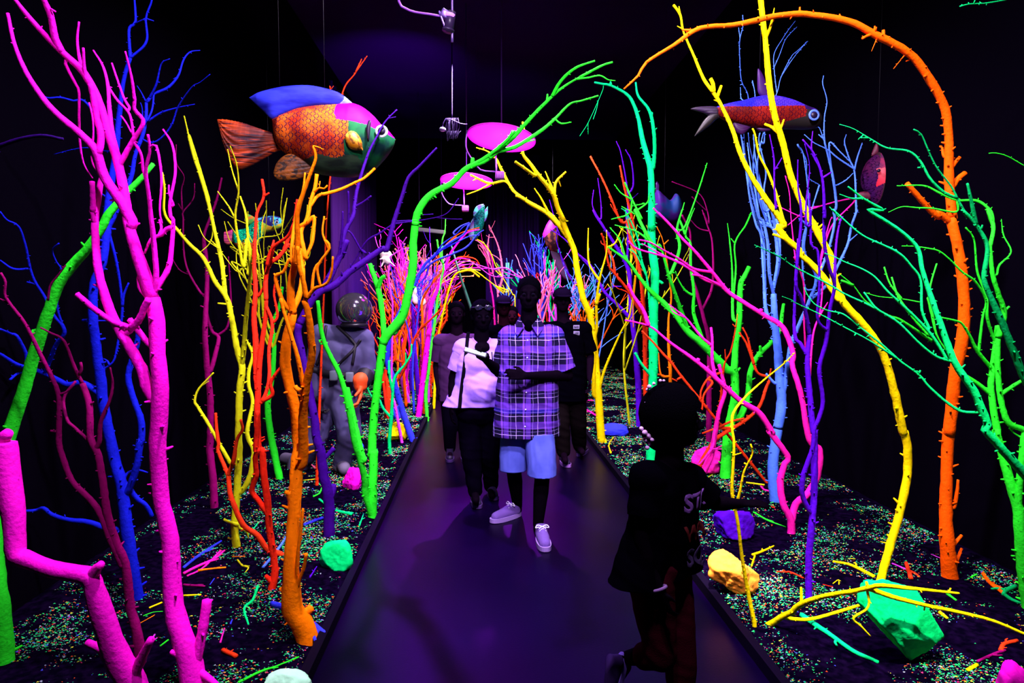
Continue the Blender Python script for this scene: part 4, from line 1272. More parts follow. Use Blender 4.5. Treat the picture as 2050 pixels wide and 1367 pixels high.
def streak(name, c1, c2, dark, st=(2, 1, 30), sc=3.0):
    m = bpy.data.materials.new(name); m.use_nodes = True; nt = m.node_tree; L = nt.links
    b = nt.nodes['Principled BSDF']; b.inputs['Roughness'].default_value = .5; b.inputs['Specular IOR Level'].default_value = .25
    tc = nn(nt, 'ShaderNodeTexCoord'); mp = nn(nt, 'ShaderNodeMapping'); mp.inputs['Scale'].default_value = st; L.new(tc.outputs['Object'], mp.inputs['Vector'])
    n = nn(nt, 'ShaderNodeTexNoise'); n.inputs['Scale'].default_value = sc; n.inputs['Detail'].default_value = 5; L.new(mp.outputs[0], n.inputs['Vector'])
    n2 = nn(nt, 'ShaderNodeTexNoise'); n2.inputs['Scale'].default_value = 4; n2.inputs['Detail'].default_value = 3; L.new(tc.outputs['Object'], n2.inputs['Vector'])
    a = nn(nt, 'ShaderNodeMapRange'); a.inputs[1].default_value = .4; a.inputs[2].default_value = .6; L.new(n2.outputs[0], a.inputs[0])
    g = nn(nt, 'ShaderNodeMix', data_type='RGBA'); g.inputs[6].default_value = (*c1, 1); g.inputs[7].default_value = (*c2, 1); L.new(a.outputs[0], g.inputs[0])
    r = nn(nt, 'ShaderNodeMapRange'); r.inputs[1].default_value = .38; r.inputs[2].default_value = .5; L.new(n.outputs[0], r.inputs[0])
    mx = nn(nt, 'ShaderNodeMix', data_type='RGBA'); mx.inputs[6].default_value = (*dark, 1); L.new(r.outputs[0], mx.inputs[0]); L.new(g.outputs[2], mx.inputs[7])
    L.new(mx.outputs[2], b.inputs['Base Color'])
    bp = nn(nt, 'ShaderNodeBump'); bp.inputs['Strength'].default_value = .6; bp.inputs['Distance'].default_value = .01; L.new(n.outputs[0], bp.inputs['Height']); L.new(bp.outputs[0], b.inputs['Normal'])
    return m

# --- the big fish
FD = 5.15
fish = thing('fish_sculpture', 'large hanging papier mache fish with blue back fin, orange scales and magenta forehead', 'fish', P(620, 270, FD))
orange_scales = scales_mat('orange_scales', (.30, .020, .005), (.75, .13, .010), (.022, .003, .03), 34)
green_face = two('green_face', (.004, .022, .025), (.008, .13, .035), 7, .4, .62, rough=.6, spec=.05)
magenta_face = two('magenta_face', (.60, .0, .62), (.16, .005, .32), 5, .5, .7, rough=.6, spec=.05)
belly = two('green_belly', (.012, .018, .014), (.03, .06, .03), 6, .4, .6, stretch=(1, 1, 3), rough=.45)
def big_fn(x, y):
    lim = 560 - (x - 1400) * 0.18 if x < 1700 else 500 + (x - 1700) * .75
    if x > 1240 + 0.55 * max(0, y - 300) and x > 1330 - 20 * 0:
        jag = 12 * math.sin(y * .05)
        if y < (540 + (x - 1480) * .22 + jag if x < 1680 else 590 + (x - 1680) * .30): return 1
        if x > 1400 + jag and (x > 1480 or y > 780): return 2
    if y > 885 - 60 * (x < 900) + 14 * math.sin(x * .02) and x > 1000: return 3
    if x > 1440 and y > 740 + 20 * math.sin(x * .03): return 2
    return 0
lens('body', 'S',
     [640, 455, 720, 430, 830, 385, 930, 350, 1100, 325, 1300, 312, 1420, 302, 1480, 300, 1580, 340, 1680, 420, 1760, 510, 1840, 580, 1905, 660],
     [640, 462, 690, 700, 800, 830, 900, 870, 1000, 940, 1100, 1010, 1250, 1040, 1420, 1050, 1560, 1030, 1680, 970, 1800, 850, 1880, 740, 1905, 665],
     FD, .46, [orange_scales, magenta_face, green_face, belly], fish, slope=.15, xc=620, fn=big_fn, nx=200, nv=70)
lens('back_fin', 'S', [408, 232, 500, 180, 640, 140, 800, 112, 1000, 105, 1180, 135, 1340, 190, 1480, 302],
     [408, 236, 480, 310, 560, 385, 640, 460, 740, 425, 930, 355, 1100, 330, 1300, 325, 1400, 322, 1480, 304],
     FD, .09, [two('blue_fin', (.003, .003, .20), (.02, .03, .55), 4, .35, .6, stretch=(1, 1, 3), bump=.5), two('pale_fin', (.12, .18, .6), (.5, .65, .8), 5, .4, .6)], fish,
     slope=.15, xc=620, fn=lambda x, y: 1 if x > 1330 + 30 * math.sin(y * .03) + (y - 300) * -.5 and y > 200 else 0, nx=110, nv=26)
lens('tail_fin', 'S', [78, 455, 180, 460, 340, 492, 450, 530, 600, 580, 720, 620, 800, 660],
     [78, 462, 140, 700, 200, 850, 290, 970, 420, 935, 560, 860, 680, 790, 800, 760], FD, .10,
     [streak('tail_paint', (.09, .010, .006), (.45, .045, .004), (.016, .002, .008))], fish, slope=.15, xc=620, nx=70, nv=30, ridge=.12, rag=1.5)
lens('belly_fin', 'S', [655, 1000, 690, 900, 760, 830, 860, 800, 1000, 830, 1100, 880], [655, 1005, 680, 1065, 780, 1085, 920, 1070, 1020, 1030, 1100, 960],
     FD, .07, [streak('belly_fin_paint', (.10, .03, .01), (.45, .12, .01), (.03, .015, .01), st=(10, 1, 18))], fish, slope=.15, xc=620, nx=50, nv=20, yoff=-.06, ridge=.1)
lens('side_fin', 'S', [1390, 620, 1440, 575, 1500, 590, 1550, 660, 1570, 770], [1390, 625, 1410, 720, 1460, 765, 1520, 775, 1570, 775],
     FD, .10, [streak('side_fin_paint', (.5, .16, .0), (.95, .55, .05), (.12, .03, .0), st=(14, 1, 8))], fish, slope=.15, xc=620, nx=30, nv=14, yoff=-.22)
eye_at('S', 1762, 578, FD - .10, .036, fish, white_lilac, ink)
lens('gill_mark', 'S', [1600, 560, 1625, 470, 1655, 470], [1600, 565, 1630, 690, 1655, 480], FD, .02, [ink], fish, slope=.15, xc=620, nx=12, nv=6, yoff=-.205)
wires(fish, [(560, 172), (650, 178)], FD)
# --- the small red and blue fish
ND = 4.6
tf = thing('fish_sculpture', 'slim hanging fish with bright blue back, red belly and ringed blue eye', 'fish', P(1530, 220, ND))
blue_scales = scales_mat('blue_scales', (.008, .008, .5), (.05, .02, .45), (.006, .0, .1), 60)
red_scales = scales_mat('red_scales', (.07, .003, .002), (.22, .009, .005), (.03, .0, .008), 45)
def neon_fn(x, y):
    if x > 1640 + 12 * math.sin(y * .05): return 2 if y < 760 + 0 * x else 3
    if y < 705 + 22 * math.sin((x - 500) / 1100 * 3.14): return 0
    if y > 905 + 0.02 * x - 0.30 * max(0, x - 1380) : return 3 if x > 1350 else 1
    return 1
lens('body', 'U', [385, 690, 500, 655, 620, 625, 750, 600, 860, 570, 1000, 535, 1150, 525, 1300, 535, 1500, 585, 1700, 670, 1850, 730, 1920, 800, 1945, 860],
     [385, 800, 500, 870, 640, 920, 800, 960, 950, 985, 1100, 1010, 1300, 1015, 1500, 1015, 1700, 1020, 1850, 1000, 1920, 950, 1945, 870],
     ND, .17, [blue_scales, red_scales, two('violet_head', (.012, .002, .05), (.03, .004, .16), 8), plain('grey_belly', (.012, .010, .009), .5)], tf, slope=-.1, xc=1530, fn=neon_fn, nx=150, nv=44)
lens('back_fin', 'U', [1000, 150, 1010, 125, 1060, 180, 1110, 300, 1140, 420, 1180, 545], [1000, 170, 1005, 350, 1010, 480, 1060, 545, 1140, 555, 1180, 550], ND, .03,
     [plain('violet_fin', (.035, .002, .09), .5)], tf, slope=-.1, xc=1530, nx=30, nv=12)
lens('tail_fin', 'U', [20, 715, 100, 690, 250, 680, 350, 680, 430, 690], [20, 722, 120, 755, 230, 790, 330, 860, 430, 860], ND, .04, [streak('tetra_tail', (.02, .004, .04), (.012, .006, .012), (.004, .0, .004))], tf, slope=-.1, xc=1530, nx=30, nv=12)
lens('tail_fin', 'U', [75, 1115, 150, 980, 230, 860, 330, 770, 430, 700], [75, 1120, 180, 1050, 300, 960, 380, 880, 430, 850], ND, .04, [plain('grey_fin', (.012, .009, .008), .5)], tf, slope=-.1, xc=1530, nx=30, nv=12)
lens('belly_fin', 'U', [635, 940, 660, 905, 760, 930, 900, 960], [635, 950, 690, 1060, 780, 1095, 900, 985], ND, .035, [plain('plum_fin', (.03, .002, .045), .5)], tf, slope=-.1, xc=1530, nx=24, nv=10, ridge=.1)
lens('belly_fin', 'U', [985, 1000, 1050, 985, 1180, 990], [985, 1010, 1060, 1055, 1180, 1040], ND, .03, [MATS['plum_fin']], tf, slope=-.1, xc=1530, nx=20, nv=8)
eye_at('U', 1828, 808, ND - .118, .029, tf, plain('eye_blue', (.08, .18, .8), .5), ink)
wires(tf, [(1520, 190)], ND)
# --- red faced fish at the right
VD = 5.3
rf = thing('fish_sculpture', 'tall hanging fish with glowing red cheek in the dark behind the orange tree', 'fish', P(1760, 350, VD))
def rf_fn(x, y):
    if x > 470 + 10 * math.sin(y * .02) and 560 < y < 810 + 60 * max(0, (620 - x) / 120) : return 1
    if y < 610 and x > 480 + (600 - y) * .35: return 2
    if x < 560: return 3
    return 0
lens('body', 'V', [355, 700, 390, 520, 450, 380, 560, 270, 620, 215, 720, 280, 810, 370, 870, 540, 920, 640, 935, 720],
     [355, 720, 370, 880, 430, 960, 480, 1080, 560, 1180, 640, 1270, 740, 1200, 830, 1060, 900, 960, 935, 800],
     VD, .26, [plain('dark_maroon', (.02, .003, .007), .5), plain('cheek_red', (.55, .01, .03), .45), two('rose_mottle', (.20, .006, .05), (.06, .004, .04), 14), scales_mat('plum_scales', (.05, .004, .035), (.03, .003, .05), (.01, .0, .015), 50)],
     rf, slope=-.3, xc=1760, fn=rf_fn, nx=70, nv=44)
lens('back_fin', 'V', [500, 260, 570, 70, 605, 75, 660, 240], [500, 300, 560, 290, 620, 260, 660, 250], VD, .03, [plain('rose_fin', (.09, .005, .025), .5)], rf, slope=-.3, xc=1760, nx=20, nv=8)
lens('tail_fin', 'V', [225, 975, 300, 950, 400, 940, 470, 960], [225, 985, 280, 1050, 380, 1090, 470, 1090], VD, .03, [MATS['rose_fin']], rf, slope=-.3, xc=1760, nx=20, nv=8)
bm = bmesh.new(); c = P(1690 + 630 / 9.115, 280 + 560 / 9.115, VD - .12)
bmesh.ops.create_uvsphere(bm, u_segments=16, v_segments=10, radius=.014, matrix=Matrix.Translation(c)); bm_obj('eye', bm, ink, rf)
wires(rf, [(1757, 290)], VD)
# --- the small fish behind the yellow stems
WD = 6.6
wf = thing('fish_sculpture', 'many coloured hanging fish behind the yellow and red stems on the left', 'fish', P(515, 470, WD))
lens('body', 'W', [430, 660, 560, 600, 720, 570, 850, 480, 1000, 350, 1100, 300, 1300, 270, 1500, 275, 1600, 320, 1640, 400],
     [430, 900, 600, 1100, 760, 1250, 850, 1180, 1000, 1000, 1200, 700, 1350, 640, 1500, 600, 1600, 520, 1640, 410], WD, .16,
     [two('emerald_net', (.0, .06, .05), (.0, .6, .25), 40, .04, .12, kind='voronoi'), two('cyan_stripes', (.02, .01, .15), (.05, .55, .7), 22, .5, .56), two('gold_cheek', (.8, .5, .02), (.35, .7, .05), 20), plain('fish_orange', (.7, .12, .02), .5)],
     wf, slope=.2, xc=515, nx=90, nv=30, fn=lambda x, y: (1 if y < 470 + 60 * math.sin(x * .01) and x > 1030 else 2 if x > 1180 else 3 if y > 930 else 0))
lens('tail_fin', 'W', [85, 700, 180, 660, 300, 640, 440, 580], [85, 720, 200, 900, 330, 970, 440, 900], WD, .04, [streak('magenta_tail', (.6, .03, .25), (.7, .12, .05), (.08, .0, .08), st=(2, 1, 60))], wf, slope=.2, xc=515, nx=24, nv=12)
lens('back_fin', 'W', [720, 330, 770, 220, 850, 240, 980, 310], [720, 400, 800, 480, 900, 460, 980, 400], WD, .03, [two('gold_fin', (.6, .2, .02), (.1, .4, .05), 30)], wf, slope=.2, xc=515, nx=24, nv=10)
eye_at('W', 1500, 420, WD - .06, .012, wf, white_lilac, ink)
wires(wf, [(540, 440)], WD)
# --- teal fish standing on its tail in the distance
GD = 9.6
gf = thing('fish_sculpture', 'teal fish hanging head down where the far branches meet over the path', 'fish', P(952, 455, GD))
lens('body', 'G', [530, 130, 545, 70, 575, 20, 600, -10, 625, -30], [530, 160, 560, 185, 595, 150, 620, 90, 625, 20], GD, .2,
     [two('teal_scales', (.0, .05, .06), (.005, .45, .25), 30, .04, .14, kind='voronoi'), plain('pale_aqua', (.3, .75, .8), .4)], gf, nx=40, nv=20, fn=lambda x, y: 1 if x < 560 and y > 60 else 0)
lens('tail_fin', 'P', [1290, 150, 1320, 90, 1366, 60, 1420, 50], [1290, 200, 1330, 230, 1366, 200, 1420, 150], GD, .04, [two('aqua_fin', (.2, .1, .6), (.1, .8, .6), 14)], gf, nx=20, nv=8)
lens('side_fin', 'P', [1380, 230, 1430, 130, 1470, 80], [1380, 300, 1440, 270, 1470, 180], GD, .03, [MATS['aqua_fin']], gf, nx=16, nv=8)
wires(gf, [(955, 420)], GD)
# --- dim violet fish behind the sea green trunk
BD = 7.8
vf = thing('fish_sculpture', 'dim violet blue fish seen head on in the dark right of the sea green trunk', 'fish', P(1345, 410, BD))
lens('body', 'I', [385, 1200, 400, 1130, 440, 1160, 480, 1190, 515, 1150, 545, 1200], [385, 1250, 410, 1300, 450, 1310, 490, 1320, 520, 1310, 545, 1250], BD, .25,
     [two('violet_side', (.04, .005, .14), (.006, .03, .14), 5)], vf, nx=40, nv=18)
lens('back_fin', 'I', [395, 1090, 402, 1080, 412, 1090], [395, 1160, 405, 1165, 412, 1160], BD, .02, [MATS['violet_fin']], vf, nx=10, nv=6)
wires(vf, [(1330, 385)], BD)
# --- magenta and orange fish in the distance
QD = 10.8
qf = thing('fish_sculpture', 'far hanging fish with magenta forehead and mottled orange side by the golden tree', 'fish', P(1108, 480, QD))
lens('body', 'Q', [785, 430, 810, 360, 850, 280, 905, 225, 960, 300, 980, 420], [785, 440, 830, 560, 870, 620, 930, 650, 965, 650, 980, 600], QD, .22,
     [plain('fish_magenta', (.35, .0, .45), .6), two('umber_patches', (.02, .003, .008), (.16, .04, .02), 9)], qf, nx=44, nv=20,
     fn=lambda x, y: 0 if y < 430 - (x - 800) * .9 + 40 else 1)
lens('tail_fin', 'Q', [880, 620, 960, 640, 1060, 760, 1130, 960], [880, 640, 940, 800, 1040, 980, 1130, 1000], QD, .03, [plain('brown_violet', (.04, .006, .05), .6)], qf, nx=20, nv=8)
wires(qf, [(1106, 437)], QD)

# ================================================================== rocks
def rock(px, py, wpx, hpx, colour, label, seed, facets=14, D=None, name='painted_rock', yaw=None, flat=1.0, n=0.06, mat=None, elong=1.0, tilt=0.0):
    """px, py = where the rock's lower edge meets the ground in the photo, wpx/hpx its size there"""
    R = random.Random(seed)
    g = GR(px, py, 0.04) if D is None else P(px, py, D)
    Y = g.y
    w = wpx * Y / F; h = hpx * Y / F
    bm = bmesh.new(); bmesh.ops.create_icosphere(bm, subdivisions=5, radius=1)
    planes = []
    for _ in range(facets):
        v = Vector((R.gauss(0, 1), R.gauss(0, 1), R.gauss(0, .8))).normalized(); planes.append((v, R.uniform(.62, .86)))
    planes.append((Vector((0, 0, -1)), .55))
    for v in bm.verts:
        d = v.co.normalized(); r = 1.0
        for nrm, o in planes:
            c = d.dot(nrm)
            if c > 1e-3: r = min(r, o / c)
        v.co = d * (r + n * noise.fractal(d * 3.2 + Vector((seed, 0, 0)), 1, 2, 4) + .012 * noise.noise(d * 16))
    if elong != 1.0:
        rt = Matrix.Rotation(tilt, 3, 'Y')
        for v in bm.verts: v.co = rt @ Vector((v.co.x * elong, v.co.y, v.co.z))
    xs = [v.co.x for v in bm.verts]; zs = [v.co.z for v in bm.verts]
    sx = w / (max(xs) - min(xs)); sz = h / (max(zs) - min(zs))
    rot = Matrix.Rotation(yaw or 0, 3, 'Y')
    sy = (sx + sz) / 2 * .85 * flat
    cx = (max(xs) + min(xs)) / 2; z0 = min(zs)
    cen = Vector((g.x, Y + (.5 if elong < 1.5 else 1.1) * sy, 0.03))
    for v in bm.verts: v.co = Vector(((v.co.x - cx) * sx, v.co.y * sy, (v.co.z - z0) * sz)) + cen
    bm.faces.ensure_lookup_table()
    o = bm_obj(name, bm, mat or paint('rock_' + colour, PC[colour], .8, .6, 25, .1, spots=False), origin=cen)
    tag(o, label, 'rock')
    for e in o.data.edges: pass
    return o
rock(672, 1140, 70, 62, 'teal', 'sea green rock beside the kerb at the foot of the purple tree', 3, 10, n=.05)
rock(705, 978, 44, 44, 'magenta', 'magenta block shaped rock leaning against the green forked tree', 11, 7)
rock(708, 908, 40, 42, 'cobalt', 'blue and white rock behind the magenta block', 12, 8)
rock(795, 880, 46, 36, 'yellow', 'bright yellow rounded rock behind the teal tree', 13, 12)
rock(795, 838, 32, 28, 'cobalt', 'small blue rock just behind the yellow rounded rock', 14, 9)
rock(842, 742, 24, 26, 'teal', 'small teal boulder deep in the left bed', 15, 6, n=.02)
rock(844, 766, 22, 20, 'pink', 'small pink boulder in front of the teal boulder', 16, 10, n=.02)
rock(1228, 872, 62, 26, 'cobalt', 'flat blue rock behind the foot of the golden forked tree', 17, 10)
rock(1477, 1078, 84, 62, 'purple', 'violet rock above the cream coloured rock on the right bed', 18, 11)
rock(1472, 1192, 112, 92, 'amber', 'big cream and orange rock glowing beside the right kerb', 31, 13, n=.08, mat=paint('rock_cream', (1.0, .30, .03), .8, .5, 25, .1, False), elong=1.35, tilt=RAD(25))
rock(1838, 1352, 192, 200, 'teal', 'largest green rock, below the fallen yellow branch on the right bed', 23, 16, n=.03, flat=.85, elong=1.75, tilt=RAD(52))
rock(570, 1420, 95, 74, 'teal', 'pale mint rock cut by the lower edge of the picture', 24, 10, mat=paint('rock_mint', (.45, .95, .6), .8, .5, 25, .1, False))
rock(1420, 945, 66, 52, 'pink', 'pink rock behind the shoulder of the child', 27, 9)
rock(690, 1000, 24, 20, 'purple', 'small dark violet rock in front of the diver statue', 33, 9) if False else None
rock(2040, 1420, 66, 100, 'magenta', 'magenta rock at the lower right corner', 36, 6, name='painted_rock')

# ================================================================== fallen twigs
CT = {'magenta': 'magenta', 'pink': 'pink', 'green': 'green', 'teal': 'sea green', 'yellow': 'yellow', 'lime': 'lime', 'orange': 'orange', 'amber': 'orange', 'red': 'red', 'vermilion': 'orange red', 'blue': 'blue', 'sky': 'light blue', 'purple': 'purple', 'cobalt': 'violet blue', 'violet_pink': 'violet pink', 'shaded_green': 'dark green', 'shaded_magenta': 'wine red', 'rose': 'rose'}
def fallen(colour, line, label, lift=0.0):
    opt, rs, pts = parse(line)
    R = random.Random(hash(label) % 1 + len(label) * 31 + int(pts[0][0]))
    W = []; RR = []
    for i, p in enumerate(pts):
        t = i / max(1, len(pts) - 1)
        g = GR(p[0], p[1], 0.05); r = interp(rs, t) * g.y / F
        z = bed_h(g.x, g.y) + r * .8 + lift * math.sin(math.pi * t)
        q = GR(p[0], p[1], z); W.append(q); RR.append(r)
    path = catmull(W, RR, max(.01, .02)); vs = []; fs = []
    tube_into(vs, fs, path, 9, R, .08); nubs_into(vs, fs, path, R, 12)
    # a side spur
    i = len(path) // 2; p, r = path[i]; t = (path[min(i + 2, len(path) - 1)][0] - p)
    if len(path) > 6 and t.length > 0:
        t.normalize(); s = Vector((t.y, -t.x, .15)) * R.choice((-1, 1))
        tube_into(vs, fs, catmull([p, p + (t + s) * r * 3, p + (t + s * .7) * r * 6], [r * .7, r * .6, r * .45], .01), 7, R, .05)
    o = py_obj('fallen_twig', vs, fs, pm(colour), origin=W[0]); tag(o, label, 'twig')
for c, l, t in [
 ('teal', '4-4-3 F 545 800 515 880 465 930 490 1025', 'bent sea green twig lying below the red tree'),
 ('lime', '3-3-2 F 425 645 455 680 490 690 470 720', 'short lime twig left of the foot of the red tree'),
 ('amber', '4-3-3 F 195 708 270 698 358 690', 'orange twig lying right of the magenta trunk'),
 ('pink', '4-4-3 F 110 725 200 680 290 640 350 590', 'pink twig beside the magenta trunk crossing over the orange twig'),
 ('pink', '3-3-3 F 130 740 220 695 325 595', 'second pink twig parallel to the first beside the magenta trunk'),
 ('cobalt', '4-4-3 F 110 690 200 620 330 535', 'long violet blue twig above the pink twigs'),
 ('shaded_magenta', '4-3 F 110 792 235 800', 'wine red twig behind the magenta trunk'),
 ('yellow', '3-3 F 110 855 212 850', 'short yellow twig touching the magenta trunk on its right'),
 ('yellow', '3-3 C 838 945 910 915', 'short yellow twig left of the magenta trunk'),
 ('green', '2-2 C 805 990 860 970 915 965', 'thin green twig left of the magenta trunk'),
 ('amber', '2-2 C 780 1035 870 985', 'thin orange twig left of the magenta trunk'),
 ('green', '3-3 C 900 1160 945 1125', 'stubby green twig at the left foot of the magenta trunk'),
 ('violet_pink', '4-3 C 815 1180 870 1095', 'pink stick at the foot of the wine red tree'),
 ('green', '4-4-3-3 F 430 1365 560 1300 650 1270 785 1215', 'long green twig above the pale mint rock'),
 ('vermilion', '6-6 F 340 1175 420 1210', 'thick orange red stub left of the orange stump'),
 ('cobalt', '7-8 F 625 903 690 920', 'violet blue log end sticking out left of the orange stump'),
 ('cobalt', '9-8 F 855 1020 940 1085', 'violet blue log end sticking out right of the orange stump'),
 ('amber', '2-2 F 395 628 470 625', 'tiny orange twig left of the red tree'),
 ('sky', '4-4-3 F 575 690 650 600 720 500', 'light blue twig slanting up behind the red tree'),
 ('cobalt', '4-4 F 815 440 925 400', 'violet blue twig left of the foot of the purple tree'),
 ('teal', '4-4 F 995 355 1095 378', 'sea green twig right of the foot of the purple tree'),
 ('teal', '4-3 F 905 292 940 318', 'short sea green twig left of the foot of the purple tree'),
 ('green', '3-2 F 870 275 905 255 920 220', 'green twig behind the purple tree'),
 ('teal', '3-2 F 1140 445 1165 375', 'green twig at the foot of the green forked tree by the kerb'),
 ('teal', '3-2 F 490 500 550 425', 'sea green twig behind the yellow trunk'),
 ('purple', '3-2 F 850 748 890 685', 'small purple twig below the sea green rock'),
 ('cobalt', '2-2 F 265 790 290 755', 'tiny violet blue twig right of the magenta trunk'),
 ('pink', '3-2 F 325 1130 350 1045', 'wine pink twig below the bent sea green twig'),
 ('cobalt', '3-2 F 385 1020 395 995', 'tiny blue twig below the bent sea green twig'),
 ('green', '3-3-2 M 1020 445 1100 490 1195 525', 'green twig lying right of the violet rock'),
 ('lime', '3-3 M 980 285 1080 298', 'thin lime twig behind the arm of the child'),
 ('vermilion', '3-2 M 1075 400 1135 422', 'orange red twig right of the hand of the child'),
 ('yellow', '4-4-3 M 1015 675 1060 660 1130 628', 'yellow twig behind the cream coloured rock'),
 ('yellow', '3-3 M 1010 735 1028 680', 'short yellow twig stub behind the cream coloured rock'),
 ('vermilion', '3-3-3 M 1145 765 1200 768 N 60 768 130 800', 'red twig lying left of the purple tree foot'),
 ('teal', '7-7-6-6-5 N 120 1000 190 1050 280 1110 400 1195 535 1255', 'long sea green stick lying left of the largest green rock'),
 ('yellow', '5-5-4-4 N 512 792 440 755 370 725 290 712', 'yellow stick left of the foot of the tall yellow tree'),
 ('violet_pink', '3-3 N 610 722 680 752', 'violet twig right of the foot of the tall yellow tree'),
 ('vermilion', '5-6 N 685 718 710 800', 'orange red stub standing by the violet twig'),
 ('violet_pink', '2-2 N 820 672 875 695', 'pink twig left of the foot of the orange arching tree'),
 ('orange', '5-5-5 N 1100 775 1140 830 1205 878', 'orange stick right of the foot of the orange arching tree'),
 ('shaded_green', '6-6-5 N 1275 845 1220 870 1210 890', 'dark green curl right of the orange stick'),
 ('shaded_green', '5-5-4 N 1215 890 1260 920 1320 940', 'dark green stick reaching to the right edge'),
 ('green', '3-3 N 1035 797 1065 780', 'small green twig below the orange arching tree'),
 ('green', '4-3 N 905 885 955 920', 'small green twig right of the largest green rock'),
 ('vermilion', '6-5-5 N 1195 1190 1215 1155 1285 1138', 'orange hooked stick right of the largest green rock'),
 ('yellow', '5-5 N 1015 1298 1068 1268', 'short yellow stick at the right end of the largest green rock'),
 ('shaded_magenta', '4-4 N 1070 1250 1160 1210 1220 1190', 'wine red stick right of the largest green rock'),
 ('yellow', '2-3 N 545 605 580 612', 'tiny yellow twig behind the tall yellow tree'),
 ('lime', '2-2 N 370 695 410 698', 'tiny lime twig left of the tall yellow tree'),
 ('yellow', '2-2 N 290 830 320 810 322 835', 'tiny yellow twig right of the purple tree foot'),
 ('red', '2-2 N 235 835 290 848', 'small red twig right of the purple tree foot'),
 ('yellow', '5-4 N 865 985 908 1018', 'short yellow stick resting beside the largest green rock'),
 ('yellow', '3-2-2 M 250 125 240 80 265 40', 'small yellow twig at the foot of the golden forked tree'),
 ('lime', '2-2 M 755 270 810 235', 'small lime twig behind the shoulder of the child'),
 ('green', '2-2 M 790 155 850 185', 'small green twig by the foot of the green branching tree'),
 ('pink', '3-3-3 M 1060 305 1080 325 1120 335', 'magenta twig at the foot of the light blue tree'),
 ('pink', '3-3-3 K 40 1180 100 1190 160 1225', 'red pink twig left of the foot of the golden forked tree'),
 ('pink', '3-3-2 K 35 1160 45 1130 150 1135', 'hooked red pink twig left of the golden forked tree'),
 ('rose', '3-3 F 850 80 880 110', 'rose twig left of the purple tree behind the orange trunk'),
 ('lime', '2-2 F 810 180 900 170', 'thin lime twig behind the purple tree'),
]: fallen(c, l, t)
# ground branch over the big rock
tree('fallen_branch', 'long forked yellow branch lying across the right bed over the largest green rock', 'branch', 'yellow', '''
9-8-8-7-7-7-6-5-4 k-0.95 M 1040 1078 1110 1050 1190 1000 N 60 990 120 940 250 897 400 872 490 852 550 842 700 855 870 873 970 883
8-7-6-6-5-5 k-0.05 N 480 862 620 905 800 950 970 985 1150 1030 1330 1105
6-5-5-4 N 20 1015 80 1022 180 1020 360 970 480 930 545 900
5-4 N 115 930 118 850
5-4 N 478 865 470 820
5-4-4-4-3 N 475 870 485 930 470 970 400 1018 440 1060 492 1115
3-3 N 400 880 412 893
3 N 910 870 925 855
4-3 N 780 950 782 975
4-3 N 920 875 970 885
''', D=3.22, nub=8, ground=False, kmax=.2)

# ================================================================== lamps and fittings
lamp_metal = plain('lamp_metal', (.22, .12, .5), .3, .6)
def rod(name, pts, r, mat, parent, D=None, cr='H', seed=1):
    o = CR[cr]; W = [P(o[0] + a / o[2], o[1] + b / o[2], D) for a, b in zip(pts[::2], pts[1::2])]
    vs = []; fs = []; tube_into(vs, fs, catmull(W, [r] * len(W), .04), 8, random.Random(seed), 0)
    return py_obj(name, vs, fs, mat, parent=parent)
def disc_lamp(label, c, rx, D, edge, arm, hang, head, tilt):
    ctr = P(c[0], c[1], D); root = thing('bounce_lamp', label, 'lamp', ctr, 'round reflector lamps over the path')
    bm = bmesh.new(); R = rx * D / F
    # shallow dish, open side down
    n = 48; prof = [(0, .045), (.5 * R, .038), (.85 * R, .018), (R, 0), (R, -.012), (.84 * R, .006), (.5 * R, .026), (0, .032)]
    rings = []
    for (r, z) in prof:
        if r == 0: rings.append([bm.verts.new((0, 0, z))])
        else: rings.append([bm.verts.new((r * math.cos(2 * math.pi * k / n), r * math.sin(2 * math.pi * k / n), z)) for k in range(n)])
    for a, b in zip(rings, rings[1:]):
        for k in range(n):
            k2 = (k + 1) % n
            if len(a) == 1: bm.faces.new((a[0], b[k], b[k2]))
            elif len(b) == 1: bm.faces.new((a[k], b[0], a[k2]))
            else: bm.faces.new((a[k], b[k], b[k2], a[k2]))
    bmesh.ops.recalc_face_normals(bm, faces=bm.faces)
    bm.transform(Matrix.Translation(ctr) @ Matrix.Rotation(tilt[0], 4, 'Y') @ Matrix.Rotation(tilt[1], 4, 'X'))
    bm_obj('reflector_dish', bm, plain('dish_magenta_lit', (.95, .05, .85), .8, spec=.0), root)  # magenta lamp light put into the colour of a white dish
    rod('arm', arm, .008, lamp_metal, root, D)
    rod('drop_rod', hang, .009, lamp_metal, root, D)
    hc = P(760 + head[0] / 2.971, head[1] / 2.971, D)
    bm = bmesh.new(); box(bm, hc, (.085, .11, .07), None, .01); h = bm_obj('lamp_head', bm, plain('lamp_box', (.5, .1, .6), .4), root)
    bm = bmesh.new()
    for k in range(5): box(bm, hc + Vector((-.03 + .015 * k, -.062, 0)), (.004, .012, .05))
    bm_obj('cooling_ribs', bm, lamp_metal, h)
    top = Vector((ctr.x, ctr.y, ZC)); vs = []; fs = []
    tube_into(vs, fs, [(ctr + Vector((0, 0, .03)), .006), (top, .006)], 6, random.Random(1), 0); py_obj('suspension_rod', vs, fs, lamp_metal, parent=root)
    spot(hc + Vector((0, 0, .06)), ctr + (ctr - hc) * .2, 70, (1.0, .10, 1.0), 125, .25, .04)
disc_lamp('larger nearer round reflector glowing magenta behind the green limb', (1004, 275), 68, 6.6, None, [522, 775, 512, 840, 520, 900, 560, 960, 600, 1010, 690, 1022], [690, 925, 695, 1050], (714, 1045), (RAD(7), RAD(-9)))
